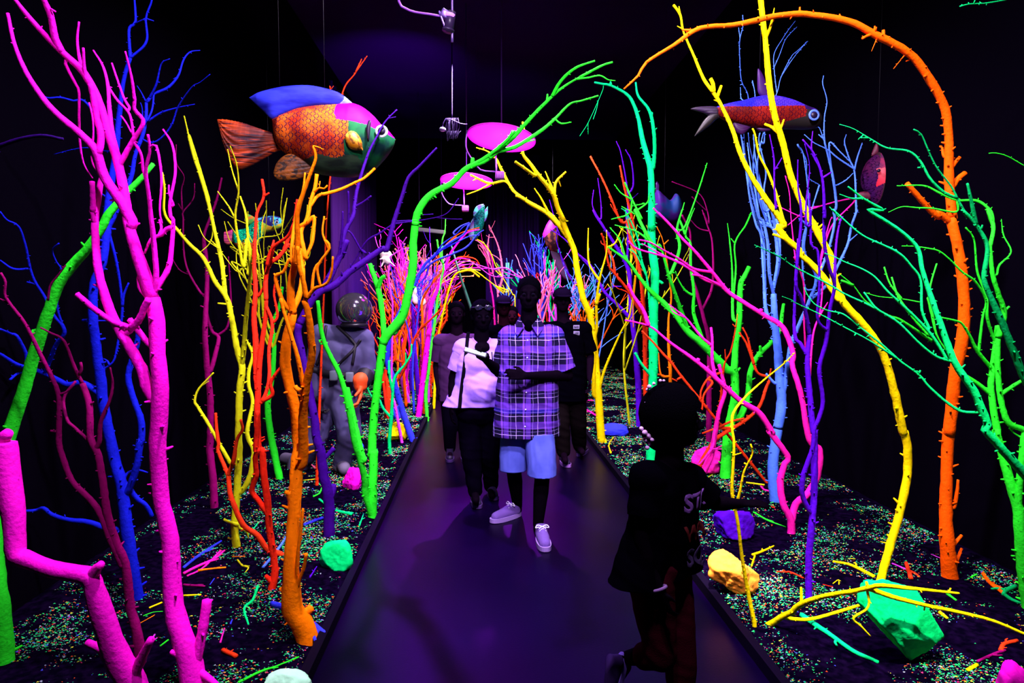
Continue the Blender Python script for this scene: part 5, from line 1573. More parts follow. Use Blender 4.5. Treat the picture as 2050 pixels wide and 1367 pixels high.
disc_lamp('smaller farther round reflector glowing magenta behind the green limb', (934, 362), 52, 8.8, None, [362, 1080, 370, 1150, 400, 1200, 430, 1217, 500, 1222], [500, 1125, 503, 1235], (510, 1240), (RAD(3), RAD(-8)))
# spot lamp on a pole near the top edge
LD = 4.15
tl = thing('stage_lamp', 'spot lamp clamped to a ceiling pole with a curving cable, top of the picture', 'lamp', P(898, 35, LD))
rod('pole', [432, -1500, 432, 0, 432, 250], .008, lamp_metal, tl, LD)
rod('cable', [95, -160, 115, 10, 150, 48, 210, 72, 300, 85, 370, 98], .007, plain('violet_cable', (.35, .08, .75), .4), tl, LD)
c = P(760 + 418 / 2.971, 130 / 2.971, LD)
bm = bmesh.new()
bmesh.ops.create_cone(bm, cap_ends=True, segments=28, radius1=.032, radius2=.024, depth=.12, matrix=Matrix.Translation(c) @ Matrix.Rotation(RAD(12), 4, 'Y'))
bmesh.ops.create_cone(bm, cap_ends=True, segments=28, radius1=.036, radius2=.036, depth=.012, matrix=Matrix.Translation(c) @ Matrix.Rotation(RAD(12), 4, 'Y') @ Matrix.Translation((0, 0, -.05)))
can = bm_obj('lamp_can', bm, plain('can_black', (.03, .015, .06), .35), tl)
bm = bmesh.new(); cc = P(760 + 418 / 2.971, 108 / 2.971, LD)
bmesh.ops.create_cone(bm, cap_ends=True, segments=28, radius1=.026, radius2=.030, depth=.016, matrix=Matrix.Translation(cc + Vector((0, -.01, .012))) @ Matrix.Rotation(RAD(12), 4, 'Y'))
bm_obj('glow_cap', bm, plain('lamp_glow', (.5, .2, .9), .3, emit=(.55, .15, 1.0), es=2.2), can, label='glowing violet lamp end')
bm = bmesh.new(); box(bm, P(760 + 388 / 2.971, 85 / 2.971, LD), (.05, .04, .05), Matrix.Rotation(.5, 3, 'Y'), .008); box(bm, P(760 + 372 / 2.971, 118 / 2.971, LD), (.012, .03, .10), Matrix.Rotation(-.35, 3, 'Y'), .003)
bm_obj('clamp', bm, lamp_metal, tl)
# clear glass bulb fitting hanging left of the discs
bl = thing('wire_lamp', 'small cluster of looped wires with a glass bulb left of the larger reflector', 'lamp', P(905, 260, 7.2))
vs = []; fs = []; R = random.Random(4)
for k in range(14):
    x = 895 + k * 1.7
    W = [P(x, 236, 7.2 + R.uniform(-.05, .05)), P(x + R.uniform(-3, 3), 255, 7.2), P(x + R.uniform(-4, 4), 270 + R.uniform(-5, 14), 7.2), P(x + R.uniform(2, 6), 262, 7.2)]
    tube_into(vs, fs, catmull(W, [.002] * 4, .03), 5, R, 0)
py_obj('wire_loops', vs, fs, plain('violet_wire', (.02, .004, .07), .7), parent=bl)
bm = bmesh.new(); bmesh.ops.create_uvsphere(bm, u_segments=18, v_segments=12, radius=1, matrix=Matrix.Translation(P(886, 259, 7.2)) @ Matrix.Diagonal((.035, .035, .024, 1)))
bm_obj('bulb', bm, plain('bulb_glass', (.5, .45, .7), .1, spec=.8), bl)
rod('drop_rod', [430, 700, 430, 300, 430, -400], .006, MATS['violet_wire'], bl, 7.2)
rod('bracket', [370, 768, 395, 705, 480, 735, 520, 740], .006, MATS['violet_wire'], bl, 7.2)
# curtains lit by violet spots, the glow also put into the cloth colour
def curtain(label, x0, x1, Y, z0, z1, name='curtain', axis='x', col=(.045, .006, .12)):
    n = 120; vs = []; fs = []
    for i in range(n + 1):
        t = i / n
        d = .05 * math.sin(t * (x1 - x0) * 26) + .02 * math.sin(t * (x1 - x0) * 61)
        for z in (z0, z1):
            a = x0 + (x1 - x0) * t
            vs.append((a, Y + d, z) if axis == 'x' else (Y + d, a, z))
    for i in range(n): fs.append((2 * i, 2 * i + 2, 2 * i + 3, 2 * i + 1))
    me = bpy.data.meshes.new(name); me.from_pydata(vs, [], fs); me.update()
    o = finish(name, me, plain('violet_glow_curtain', col, .85, spec=.1), origin=((x0 + x1) / 2 if axis == 'x' else Y, Y if axis == 'x' else (x0 + x1) / 2, z0))
    md = o.modifiers.new('thickness', 'SOLIDIFY'); md.thickness = .01
    tag(o, label, 'curtain')
curtain('violet lit curtain on the left wall behind the thicket', 10.6, 15.0, XL + .10, .01, 4.9, axis='y')
curtain('violet lit curtain hanging far back right of the path end', .1, 1.35, 15.8, .01, 4.9)
spot((-1.1, 12.3, .35), (-2.3, 12.6, 2.6), 170, (.25, .0, 1.0), 80, .9)
spot((.9, 14.0, .3), (.75, 15.8, 2.8), 120, (.28, .0, 1.0), 70, .9)
spot((-.7, 9.4, 3.3), (-1.35, 10.9, 5.3), 420, (.3, .0, 1.0), 62, 1.0)
spot((.1, 11.6, 3.4), (-.1, 12.4, 5.2), 40, (.25, .0, 1.0), 110, 1.0)
# green exit plate and the leaning green pole at the end of the path
bm = bmesh.new(); box(bm, P(1016, 533, 14.2), (.075, .02, .15), None, .005)
o = bm_obj('wall_plate', bm, plain('plate_green', (.2, .8, .5), .5, emit=(.2, .9, .55), es=.7), origin=P(1016, 533, 14.2)); tag(o, 'small pale green lit plate high at the end of the path', 'sign')
bm = bmesh.new(); box(bm, P(1016, 533, 14.22) + Vector((0, .22, 0)), (.03, .44, .03)); bm_obj('bracket', bm, black, o)
vs = []; fs = []; tube_into(vs, fs, [(P(903, 490, 10.5), .012), (P(922, 555, 10.4), .02), (P(944, 620, 10.3), .022), (P(970, 700, 10.2) , .022), (GR(990, 755, 0.03), .022)], 10, random.Random(2), 0)
o = py_obj('leaning_pole', vs, fs, plain('pole_green', (.005, .07, .04), .5), origin=P(970, 700, 10.2)); tag(o, 'dark green straight pole leaning at the end of the path', 'pole')
bm = bmesh.new(); c = P(862, 462, 12.5); box(bm, c, (.55, .12, .07), Matrix.Rotation(RAD(6), 3, 'Y'), .01)
o = bm_obj('tube_lamp', bm, plain('tube_housing', (.12, .12, .11), .6), origin=c); tag(o, 'unlit grey tube lamp hanging behind the green limb', 'lamp')
ORG[o.name] = Vector(c)
bm = bmesh.new()
for s in (-.2, .2): box(bm, Vector((c.x + s, c.y, (c.z + ZC) / 2)), (.008, .008, ZC - c.z))
bm_obj('suspension_rod', bm, MATS['can_black'], o)
# ================================================================== figures
def rc(p, q, r0, r1):  return ('c', Vector(p), Vector(q), r0, r1)
def el(c, r, rot=None): return ('e', Vector(c), r, rot)
def solid(prims, voxel=0.008, it=4, cuts=(), wrinkle=0.0, wfreq=(6, 6, 14), seed=0):
    """one continuous closed surface around rounded limbs and ellipsoids"""
    bm = bmesh.new()
    for p in prims:
        if p[0] == 'e':
            m = Matrix.Translation(p[1]) @ (p[3].to_4x4() if p[3] else Matrix()) @ Matrix.Diagonal((p[2][0], p[2][1], p[2][2], 1))
            bmesh.ops.create_uvsphere(bm, u_segments=24, v_segments=16, radius=1, matrix=m)
        else:
            _, a, b, r0, r1 = p
            d = (b - a); L = d.length
            if L < 1e-5: continue
            d.normalize(); path = []
            for k in range(6): t = math.pi / 2 * k / 6; path.append((a - d * r0 * math.cos(t), max(r0 * math.sin(t), r0 * .05)))
            for k in range(5): t = k / 4; path.append((a + d * L * t, r0 * (1 - t) + r1 * t))
            for k in range(1, 7): t = math.pi / 2 * k / 6; path.append((b + d * r1 * math.sin(t), max(r1 * math.cos(t), r1 * .05)))
            vs = []; fs = []; tube_into(vs, fs, path, 16, random.Random(1), 0)
            vv = [bm.verts.new(v) for v in vs]
            for f in fs:
                try: bm.faces.new([vv[i] for i in f])
                except ValueError: pass
    bmesh.ops.recalc_face_normals(bm, faces=bm.faces)
    me = bpy.data.meshes.new('tmp'); bm.to_mesh(me); bm.free()
    o = bpy.data.objects.new('tmp', me); COL.objects.link(o)
    md = o.modifiers.new('r', 'REMESH'); md.mode = 'VOXEL'; md.voxel_size = voxel
    if it:
        sm = o.modifiers.new('s', 'SMOOTH'); sm.factor = .5; sm.iterations = it
    dg = bpy.context.evaluated_depsgraph_get(); dg.update()
    m2 = bpy.data.meshes.new_from_object(o.evaluated_get(dg))
    bpy.data.objects.remove(o); bpy.data.meshes.remove(me)
    if wrinkle:
        ns = [v.normal.copy() for v in m2.vertices]
        for v, n in zip(m2.vertices, ns):
            c = v.co; q = Vector((c.x * wfreq[0] + seed, c.y * wfreq[1], c.z * wfreq[2] + c.x * 5))
            v.co = c + n * wrinkle * (abs(noise.noise(q)) * -2.0 + .6 + .4 * noise.noise(q * 2.3))
    if cuts:
        bm = bmesh.new(); bm.from_mesh(m2)
        for (co, no) in cuts:
            r = bmesh.ops.bisect_plane(bm, geom=bm.verts[:] + bm.edges[:] + bm.faces[:], plane_co=co, plane_no=no, clear_outer=True)
            es = [e for e in r['geom_cut'] if isinstance(e, bmesh.types.BMEdge)]
            try: bmesh.ops.holes_fill(bm, edges=es)
            except Exception: pass
        bm.to_mesh(m2); bm.free()
    return m2
def hand_prims(w, d, pn, th, s=1.0, curl=.5, spread=.1):
    """palm, four unequal bent fingers and a thumb leaving the side of the palm"""
    d = d.normalized(); pn = (pn - d * pn.dot(d)).normalized(); a = d.cross(pn).normalized()
    if a.dot(th) < 0: a = -a
    out = []
    ln = (1.0, 1.1, 1.03, .82)
    for i in range(4):
        off = (1.5 - i) * .0205 * s
        k = w + d * (.088 - .006 * abs(i - 1)) * s + a * off
        out.append(rc(w + a * off * .55 + d * .005 * s, k, .0145 * s, .0115 * s))
        p = k; ang = curl * (.35 + .06 * i); fd = (d + a * (1.5 - i) * spread * .35).normalized(); r = .0088 * s
        for j, sl in enumerate((.042, .027, .021)):
            dirv = (fd * math.cos(ang) + pn * math.sin(ang)).normalized()
            q = p + dirv * sl * s * ln[i]
            out.append(rc(p, q, r, r * .92)); r *= .92; p = q; ang += curl * .9
    b = w + d * .022 * s + a * .024 * s
    m = b + (d * .75 + a * .7 + pn * .25).normalized() * .045 * s
    e = m + (d * .95 + a * .15 + pn * .35 * (1 + curl)).normalized() * .034 * s
    out += [rc(w + a * .01 * s, b, .014 * s, .0135 * s), rc(b, m, .0125 * s, .0105 * s), rc(m, e, .010 * s, .0085 * s)]
    return out
def frame(f, u=Vector((0, 0, 1))):
    f = f.normalized(); r = f.cross(u).normalized(); u = r.cross(f).normalized()
    return Matrix((r, f, u)).transposed()
def head_prims(c, f, up=Vector((0, 0, 1)), s=1.0, neck=None, nr=.055):
    M = frame(f, up); T = lambda x, y, z: c + M @ Vector((x * s, y * s, z * s))
    S = lambda *a: tuple(v * s for v in a)
    out = [el(T(0, -.008, .025), S(.077, .096, .095), M), el(T(0, .02, -.035), S(.062, .070, .075), M),
           el(T(0, .050, -.078), S(.034, .034, .026), M),
           rc(T(0, .088, .012), T(0, .106, -.022), .010 * s, .014 * s), el(T(.010, .098, -.027), S(.009, .012, .008), M), el(T(-.010, .098, -.027), S(.009, .012, .008), M),
           rc(T(-.035, .080, .026), T(.035, .080, .026), .011 * s, .011 * s),
           rc(T(-.016, .086, -.055), T(.016, .086, -.055), .0065 * s, .0065 * s), rc(T(-.013, .084, -.066), T(.013, .084, -.066), .0075 * s, .0075 * s),
           el(T(.040, .062, -.02), S(.022, .022, .02), M), el(T(-.040, .062, -.02), S(.022, .022, .02), M)]
    for sx in (-1, 1):
        out += [el(T(sx * .078, -.012, -.004), S(.010, .019, .031), M)]
    if neck is not None: out.append(rc(T(0, -.02, -.06), neck, nr * s, nr * 1.12 * s))
    return out, T, M
def eyes(T, M, root, s, skin_eye):
    for sx in (-1, 1):
        bm = bmesh.new(); bmesh.ops.create_uvsphere(bm, u_segments=14, v_segments=10, radius=.0125 * s, matrix=Matrix.Translation(T(sx * .031, .078, .004)))
        e = bm_obj('eye', bm, skin_eye, root)
        bm = bmesh.new(); bmesh.ops.create_uvsphere(bm, u_segments=12, v_segments=8, radius=.0065 * s, matrix=Matrix.Translation(T(sx * .031, .0865, .004)))
        bm_obj('iris', bm, IRIS, e)
def lerp(a, b, t): return a * (1 - t) + b * t
def person(name, label, J, f, skin, s=1.0, w=1.0, belly=0.0, hands=None, voxel=.009, group=None, hs=1.0, headf=None, up=Vector((0, 0, 1))):
    """J: joints in room coordinates; returns root and helpers"""
    gx = (J['al'] + J['ar']) / 2
    root = thing(name, label, 'person', Vector((gx.x, gx.y, 0)), group)
    f = f.normalized(); hf = (headf or f)
    hp, T, M = head_prims(J['head'], hf, up, hs, J['neck'] + Vector((0, 0, -.02)))
    chest = lerp(J['neck'], J['pelvis'], .33); waist = lerp(J['neck'], J['pelvis'], .68)
    side = (J['sr'] - J['sl']).normalized()
    pr = hp + [rc(J['sl'], J['sr'], .062 * w, .062 * w), rc(J['neck'], lerp(J['sl'], J['sr'], .25), .05 * s, .055 * s), rc(J['neck'], lerp(J['sl'], J['sr'], .75), .05 * s, .055 * s),
               rc(chest - side * .07 * s, waist - side * .06 * s, .105 * w * s, .10 * w * s), rc(chest + side * .07 * s, waist + side * .06 * s, .105 * w * s, .10 * w * s),
               rc(waist, J['pelvis'], .12 * w * s, .12 * w * s), rc(J['pelvis'] - side * .07 * s, J['pelvis'] + side * .07 * s, .105 * w * s, .105 * w * s)]
    for a, b, c in (('sl', 'el', 'wl'), ('sr', 'er', 'wr')):
        pr += [rc(J[a], J[b], .052 * s * w, .040 * s * w), rc(J[b], lerp(J[b], J[c], .35), .039 * s, .040 * s), rc(lerp(J[b], J[c], .3), J[c], .039 * s, .025 * s)]
    for a, b, c, t in (('hl', 'kl', 'al', 'tl'), ('hr', 'kr', 'ar', 'tr')):
        sh = lerp(J[b], J[c], .35) - f * .012
        pr += [rc(J[a], J[b], .085 * s * w, .055 * s), rc(J[b], sh, .052 * s, .054 * s), rc(sh, J[c], .054 * s, .036 * s), rc(J[c] + Vector((0, 0, -.03)), J[t], .034 * s, .03 * s)]
    for (a, d, pn, th, cu) in (hands or []):
        pr += hand_prims(J[a], d, pn, th, .92 * s, cu)
    body = finish('body', solid(pr, voxel, 3), skin, parent=root)
    eyes(T, M, root, hs, EYE)
    return root, T, M, side, chest, waist
IRIS = plain('iris_dark', (.001, .001, .002), .7, spec=.01)
EYE = plain('eye_dim', (.005, .003, .010), .8, spec=.004)
skin_uv_dark = plain('skin_uv_dark', (.0020, .0008, .0030), .7, spec=.004, bump=.15)  # skin tones near-black to stand for black light, not their own colour
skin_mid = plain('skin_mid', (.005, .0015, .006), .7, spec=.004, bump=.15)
skin_far = plain('skin_far', (.012, .0015, .006), .7, spec=.004)  # red light on the far faces put into this tone
hair_m = plain('hair_black', (.0006, .0004, .0014), .8, spec=.004, bump=1.0, bscale=260)
black_knit = plain('black_knit', (.0006, .0004, .0015), .95, spec=.0, bump=.4, bscale=300)
denim = plain('dark_denim', (.0015, .0007, .004), .95, spec=.0, bump=.4, bscale=350)

def shirt_solid(J, s, w, hemz, side, chest, waist, loose=.018, flare=.0, voxel=.009, wr=.006, belly=None, seed=0, top=None):
    hem = J['pelvis'].copy(); hem.z = hemz - .06
    pr = [rc(J['sl'], J['sr'], .066 * w + loose * .6, .066 * w + loose * .6),
          rc(chest - side * .07 * s, waist - side * .07 * s, .105 * w * s + loose, .11 * w * s + loose), rc(chest + side * .07 * s, waist + side * .07 * s, .105 * w * s + loose, .11 * w * s + loose),
          rc(waist - side * .07 * s, hem - side * (.07 + flare) * s, .11 * w * s + loose, .115 * w * s + loose), rc(waist + side * .07 * s, hem + side * (.07 + flare) * s, .11 * w * s + loose, .115 * w * s + loose), rc(waist, hem, .12 * w * s + loose, .125 * w * s + loose),
          rc(J['neck'] + Vector((0, 0, -.035)), lerp(J['sl'], J['sr'], .2), .062 * s, .07 * s), rc(J['neck'] + Vector((0, 0, -.035)), lerp(J['sl'], J['sr'], .8), .062 * s, .07 * s)]
    if belly: pr += belly
    return solid(pr, voxel, 5, cuts=[(Vector((0, 0, hemz)), Vector((0, 0, -1)))], wrinkle=wr, seed=seed)
def sleeve(a, b, t, r0, r1, mat, root, voxel=.008, wr=.004, nm='sleeve'):
    e = lerp(a, b, t); d = (b - a).normalized()
    me = solid([rc(a, e + d * .05, r0, r1)], voxel, 3, cuts=[(e, d)], wrinkle=wr)
    return finish(nm, me, mat, parent=root)
def shoe(ankle, toe, root, upper, sole, ground=None, s=1.0, laces=None, tilt=0.0):
    d = toe - ankle; d = Vector((d.x, d.y, d.z)); dn = d.normalized()
    up = Vector((0, 0, 1)) if ground is not None else (Vector((0, 0, 1)) - dn * dn.z).normalized()
    L = .285 * s
    h = toe - dn * L * .93
    if ground is not None: h.z = ground; tp = Vector((toe.x, toe.y, ground)); dn = (tp - h).normalized(); dn.z = 0; dn.normalize()
    side = dn.cross(up).normalized()
    # sole outline
    bm = bmesh.new(); n = 36; lo = []; hi = []
    for k in range(n):
        t = 2 * math.pi * k / n; x = (math.cos(t) * .5 + .5); wv = .040 + .012 * x
        y = math.sin(t) * wv * (abs(math.sin(t)) ** -.25 if abs(math.sin(t)) > .02 else 1)
        c = h + dn * (x * L) + side * y * s
        lo.append(bm.verts.new(c + up * (.002 + .012 * max(0, x - .75)))); hi.append(bm.verts.new(c + up * (.032 * s)))
    bm.faces.new(list(reversed(lo))); bm.faces.new(hi)
    for k in range(n): bm.faces.new((lo[k], lo[(k + 1) % n], hi[(k + 1) % n], hi[k]))
    bmesh.ops.recalc_face_normals(bm, faces=bm.faces)
    pr = [rc(h + dn * .055 * s + up * .045 * s, h + dn * .15 * s + up * .046 * s, .041 * s, .042 * s), rc(h + dn * .15 * s + up * .045 * s, h + dn * .235 * s + up * .036 * s, .042 * s, .036 * s),
          rc(h + dn * .06 * s + up * .055 * s, h + dn * .055 * s + up * .092 * s, .040 * s, .037 * s), rc(h + dn * .075 * s + up * .075 * s, h + dn * .17 * s + up * .055 * s, .034 * s, .030 * s)]
    me = solid(pr, .006, 3, cuts=[(h + up * .03 * s, -up), (h + up * .098 * s, up)])
    sh = finish('shoe', me, upper, parent=root)
    bm_obj('sole', bm, sole, sh, smooth=False)
    if laces:
        vs = []; fs = []; R = random.Random(2)
        for k in range(5):
            c = h + dn * (.10 + .023 * k) * s + up * (.099 - .0075 * k) * s
            tube_into(vs, fs, catmull([c - side * .022 + up * -.008, c + up * .004, c + side * .022 + dn * .012 + up * -.008], [.0032] * 3, .006), 6, R, 0)
            tube_into(vs, fs, catmull([c + side * .022 + up * -.008, c + up * .003, c - side * .022 + dn * .012 + up * -.008], [.0032] * 3, .006), 6, R, 0)
        c = h + dn * .10 * s + up * .103 * s
        for sx in (-1, 1): tube_into(vs, fs, catmull([c, c + side * sx * .03 + up * .01, c + side * sx * .045 - up * .008, c + side * sx * .02 - up * .004], [.003] * 4, .006), 6, R, 0)
        py_obj('laces', vs, fs, laces, parent=sh)
    return sh
def text_on(name, body, origin, U, V, size, surf, mat, parent, off=.0035, bold=0.02):
    c = bpy.data.curves.new('t', 'FONT'); c.body = body; c.size = size; c.align_x = 'CENTER'; c.align_y = 'CENTER'; c.offset = bold * size; c.resolution_u = 3
    o = bpy.data.objects.new('t', c); COL.objects.link(o)
    dg = bpy.context.evaluated_depsgraph_get(); dg.update()
    me = bpy.data.meshes.new_from_object(o.evaluated_get(dg)); bpy.data.objects.remove(o); bpy.data.curves.remove(c)
    bm = bmesh.new(); bm.from_mesh(me); bpy.data.meshes.remove(me)
    bmesh.ops.triangulate(bm, faces=bm.faces)
    bmesh.ops.subdivide_edges(bm, edges=[e for e in bm.edges if e.calc_length() > size * .12], cuts=2)
    bmesh.ops.triangulate(bm, faces=bm.faces)
    N = U.cross(V).normalized()
    bvh = None
    if surf is not None:
        og = ORG[surf.name]; dg = bpy.context.evaluated_depsgraph_get()
        bvh = BVHTree.FromPolygons([v.co + og for v in surf.data.vertices], [p.vertices[:] for p in surf.data.polygons])
    for v in bm.verts:
        p = origin + U * v.co.x + V * v.co.y
        if bvh:
            h = bvh.ray_cast(p + N * .25, -N)
            p = (h[0] + N * off) if h[0] is not None else p
        v.co = p
    r = bmesh.ops.extrude_face_region(bm, geom=bm.faces[:])
    for v in [g for g in r['geom'] if isinstance(g, bmesh.types.BMVert)]: v.co += N * .0015
    return bm_obj(name, bm, mat, parent)

def plaid():  # black-light violet put into the stripe colours
    m = bpy.data.materials.new('plaid_cloth'); m.use_nodes = True; nt = m.node_tree; L = nt.links
    b = nt.nodes['Principled BSDF']; b.inputs['Roughness'].default_value = .85; b.inputs['Specular IOR Level'].default_value = .1
    tc = nn(nt, 'ShaderNodeTexCoord'); wv = nn(nt, 'ShaderNodeTexNoise'); wv.inputs['Scale'].default_value = 7; L.new(tc.outputs['Object'], wv.inputs['Vector'])
    ad = nn(nt, 'ShaderNodeVectorMath', operation='MULTIPLY_ADD'); ad.inputs[1].default_value = (.022, .022, .022); L.new(wv.outputs['Color'], ad.inputs[0]); L.new(tc.outputs['Object'], ad.inputs[2])
    sp = nn(nt, 'ShaderNodeSeparateXYZ'); L.new(ad.outputs[0], sp.inputs[0])
    def stripe(axis, period, ph, width):
        mu = nn(nt, 'ShaderNodeMath', operation='MULTIPLY_ADD'); mu.inputs[1].default_value = 1 / period; mu.inputs[2].default_value = ph; L.new(sp.outputs[axis], mu.inputs[0])
        fr = nn(nt, 'ShaderNodeMath', operation='FRACT'); L.new(mu.outputs[0], fr.inputs[0])
        lt = nn(nt, 'ShaderNodeMath', operation='LESS_THAN'); lt.inputs[1].default_value = width / period; L.new(fr.outputs[0], lt.inputs[0]); return lt.outputs[0]
    col = None
    def add(prev, mask, c, f=1.0):
        mx = nn(nt, 'ShaderNodeMix', data_type='RGBA', blend_type='ADD'); mm = nn(nt, 'ShaderNodeMath', operation='MULTIPLY'); mm.inputs[1].default_value = f; L.new(mask, mm.inputs[0]); L.new(mm.outputs[0], mx.inputs[0])
        if prev is None: mx.inputs[6].default_value = (.003, .001, .02, 1)
        else: L.new(prev, mx.inputs[6])
        mx.inputs[7].default_value = (*c, 1); return mx.outputs[2]
    col = add(None, stripe('X', .15, .1, .034), (.055, .014, .22)); col = add(col, stripe('Z', .13, .3, .034), (.055, .014, .22))
    col = add(col, stripe('X', .15, .22, .012), (.10, .03, .27)); col = add(col, stripe('Z', .13, .40, .012), (.08, .025, .27))
    col = add(col, stripe('X', .15, .55, .0032), (.34, .24, .6)); col = add(col, stripe('Z', .13, .75, .0032), (.3, .22, .56))
    col = add(col, stripe('X', .15, .78, .0022), (.2, .14, .4)); col = add(col, stripe('Z', .13, .55, .0022), (.16, .12, .4)); col = add(col, stripe('Z', .26, .80, .03), (.008, .006, .16))
    L.new(col, b.inputs['Base Color']); return m

# ---------- man in the plaid shirt
D = 4.75
j = lambda x, y, d=0.0: P(x, y, D + d)
J = dict(head=j(1059, 590), neck=j(1060, 648, .02), sl=j(1021, 676, .02), sr=j(1106, 674, .02), el=j(999, 744, .06), er=j(1136, 752, 0), wl=j(974, 722, -.17), wr=j(1052, 752, -.22),
         pelvis=j(1054, 812, .02), hl=j(1032, 826, .03), hr=j(1078, 826, 0), kl=j(1028, 938, .02), kr=j(1086, 948, -.14), al=j(1036, 1012, .22), ar=j(1077, 1050, -.10), tl=j(1000, 1034, .12), tr=j(1091, 1084, -.32))
f = Vector((-.18, -1, 0))
hd1 = (j(958, 712, -.24) - J['wl']).normalized(); hd2 = (j(1005, 746, -.27) - J['wr']).normalized()
man, T, M, side, chest, waist = person('person', 'man in purple and black plaid shirt and pale shorts, holding out a phone', J, f, skin_uv_dark, 1.0, 1.05,
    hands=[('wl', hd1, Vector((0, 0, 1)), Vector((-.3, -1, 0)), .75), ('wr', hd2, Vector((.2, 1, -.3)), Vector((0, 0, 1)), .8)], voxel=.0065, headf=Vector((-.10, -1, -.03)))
PLAID = plaid()
shirt = finish('shirt', shirt_solid(J, 1.02, 1.06, P(1054, 872, D).z, side, chest, waist, loose=.026, flare=.02, wr=.007, voxel=.008), PLAID, parent=man)
sleeve(J['sl'], J['el'], .80, .075, .072, PLAID, man); sleeve(J['sr'], J['er'], .86, .078, .080, PLAID, man)
# collar: two folded flaps over a dark open neck
nk = J['neck']; fn_ = f.normalized()
for sx in (-1, 1):
    q = lambda a, b, c: nk + side * sx * a + fn_ * b + Vector((0, 0, c))
    A = [q(.058, -.055, .060), q(.070, .0, .050), q(.060, .055, .030), q(.026, .098, -.012), q(.070, .120, -.080), q(.098, .075, -.040), q(.105, .02, -.012), q(.080, -.05, .012)]
    bm = bmesh.new(); fr = [bm.verts.new(p) for p in A]; bk = [bm.verts.new(p - fn_ * .006 - side * sx * .004) for p in A]
    for (i0, i1, i2, i3) in ((0, 1, 6, 7), (1, 2, 5, 6), (2, 3, 4, 5)):
        bm.faces.new((fr[i0], fr[i1], fr[i2], fr[i3])); bm.faces.new((bk[i3], bk[i2], bk[i1], bk[i0]))
    for k in range(8): bm.faces.new((fr[k], bk[k], bk[(k + 1) % 8], fr[(k + 1) % 8]))
    bmesh.ops.recalc_face_normals(bm, faces=bm.faces)
    bm_obj('collar', bm, PLAID, shirt, smooth=False)
finish('neck_patch', solid([el(nk + fn_ * .062 + Vector((0, 0, -.012)), (.030, .040, .042))], .006, 2), black_knit, parent=man)  # dark insert added to read as the open neck
bm = bmesh.new()
bvh = BVHTree.FromPolygons([v.co + ORG[shirt.name] for v in shirt.data.vertices], [p.vertices[:] for p in shirt.data.polygons])
for k in range(6):
    o_ = lerp(nk + Vector((0, 0, -.11)), J['pelvis'] + Vector((0, 0, -.12)), k / 5) + Vector((-.02, -.5, 0)); h = bvh.ray_cast(o_, Vector((0, 1, 0)))
    if h[0] is not None: bmesh.ops.create_uvsphere(bm, u_segments=10, v_segments=6, radius=.006, matrix=Matrix.Translation(h[0]))
bm_obj('button', bm, plain('button_lilac', (.5, .45, .8), .4), shirt)
shorts_m = two('pale_shorts', (.045, .06, .36), (.07, .09, .48), 6, .4, .6, rough=.9, bump=.3)
pr = [rc(J['pelvis'] - side * .07, J['pelvis'] + side * .07, .13, .13), rc(J['hl'] + Vector((0, .02, 0)), J['kl'] + Vector((-.005, 0, -.06)), .105, .098), rc(J['hr'] + Vector((0, .01, 0)), J['kr'] + Vector((.0, -.01, -.06)), .108, .100)]
finish('shorts', solid(pr, .008, 4, cuts=[(P(1055, 944, D - .04), Vector((0, 0, -1))), (P(1055, 864, D), Vector((0, 0, 1)))], wrinkle=.006, wfreq=(9, 9, 5)), shorts_m, parent=man)
hm = [el(T(0, -.016, .040), (.085, .100, .092), M), el(T(0, -.05, .0), (.078, .065, .075), M)]
finish('hair', solid(hm, .006, 2, cuts=[(T(0, .055, .045), -(M @ Vector((0, -.75, .55))))]), hair_m, parent=man)
lace = plain('white_lilac_lace', (.85, .8, 1.0), .5); suede = plain('lilac_suede', (.10, .045, .26), .85, bump=.4); solem = plain('lilac_sole', (.22, .13, .42), .6)
shoe(J['al'], GR(990, 1046, 0), man, suede, solem, 0.0, 1.03, lace); shoe(J['ar'], GR(1092, 1104, 0), man, suede, solem, 0.0, 1.03, lace)
# phone in his right hand
pc = j(951, 706, -.29); bm = bmesh.new()
box(bm, pc, (.15, .075, .009), Matrix.Rotation(RAD(17), 3, 'Y') @ Matrix.Rotation(RAD(14), 3, 'X'), .003)
ph = bm_obj('phone', bm, plain('phone_case', (.02, .015, .03), .3), origin=pc); tag(ph, 'thin phone held out flat in the right hand of the man in plaid', 'phone')
bm = bmesh.new(); box(bm, pc + Vector((.002, 0, .0062)), (.142, .068, .002), Matrix.Rotation(RAD(17), 3, 'Y') @ Matrix.Rotation(RAD(14), 3, 'X'), 0)
bm_obj('screen', bm, plain('phone_screen', (.2, .3, .3), .2, emit=(.75, 1.0, .85), es=.9), ph)
# watch
# ---------- woman in the white T-shirt
D = 5.3
J = dict(head=j(965, 633), neck=j(964, 680, .02), sl=j(928, 700, .02), sr=j(1002, 700, .04), el=j(908, 757, .04), er=j(1012, 765, .06), wl=j(903, 812, -.04), wr=j(1000, 800, -.10),
         pelvis=j(962, 822, .04), hl=j(942, 832, .05), hr=j(982, 832, .05), kl=j(944, 912, .02), kr=j(980, 912, .1), al=j(951, 982, .02), ar=j(983, 972, .25), tl=j(953, 1002, -.2), tr=j(985, 992, .05))
f = Vector((.10, -1, 0))
wom, T, M, side, chest, waist = person('person', 'woman in a white T-shirt with black lettering, standing left of the man in plaid', J, f, skin_uv_dark, .95, 1.08,
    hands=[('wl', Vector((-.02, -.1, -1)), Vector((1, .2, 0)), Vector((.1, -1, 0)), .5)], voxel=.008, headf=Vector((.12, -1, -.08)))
white_tee = plain('white_tee', (.33, .18, .78), .9, spec=.0, bump=.3, bscale=250)  # white cloth, tinted with the violet light that falls on it
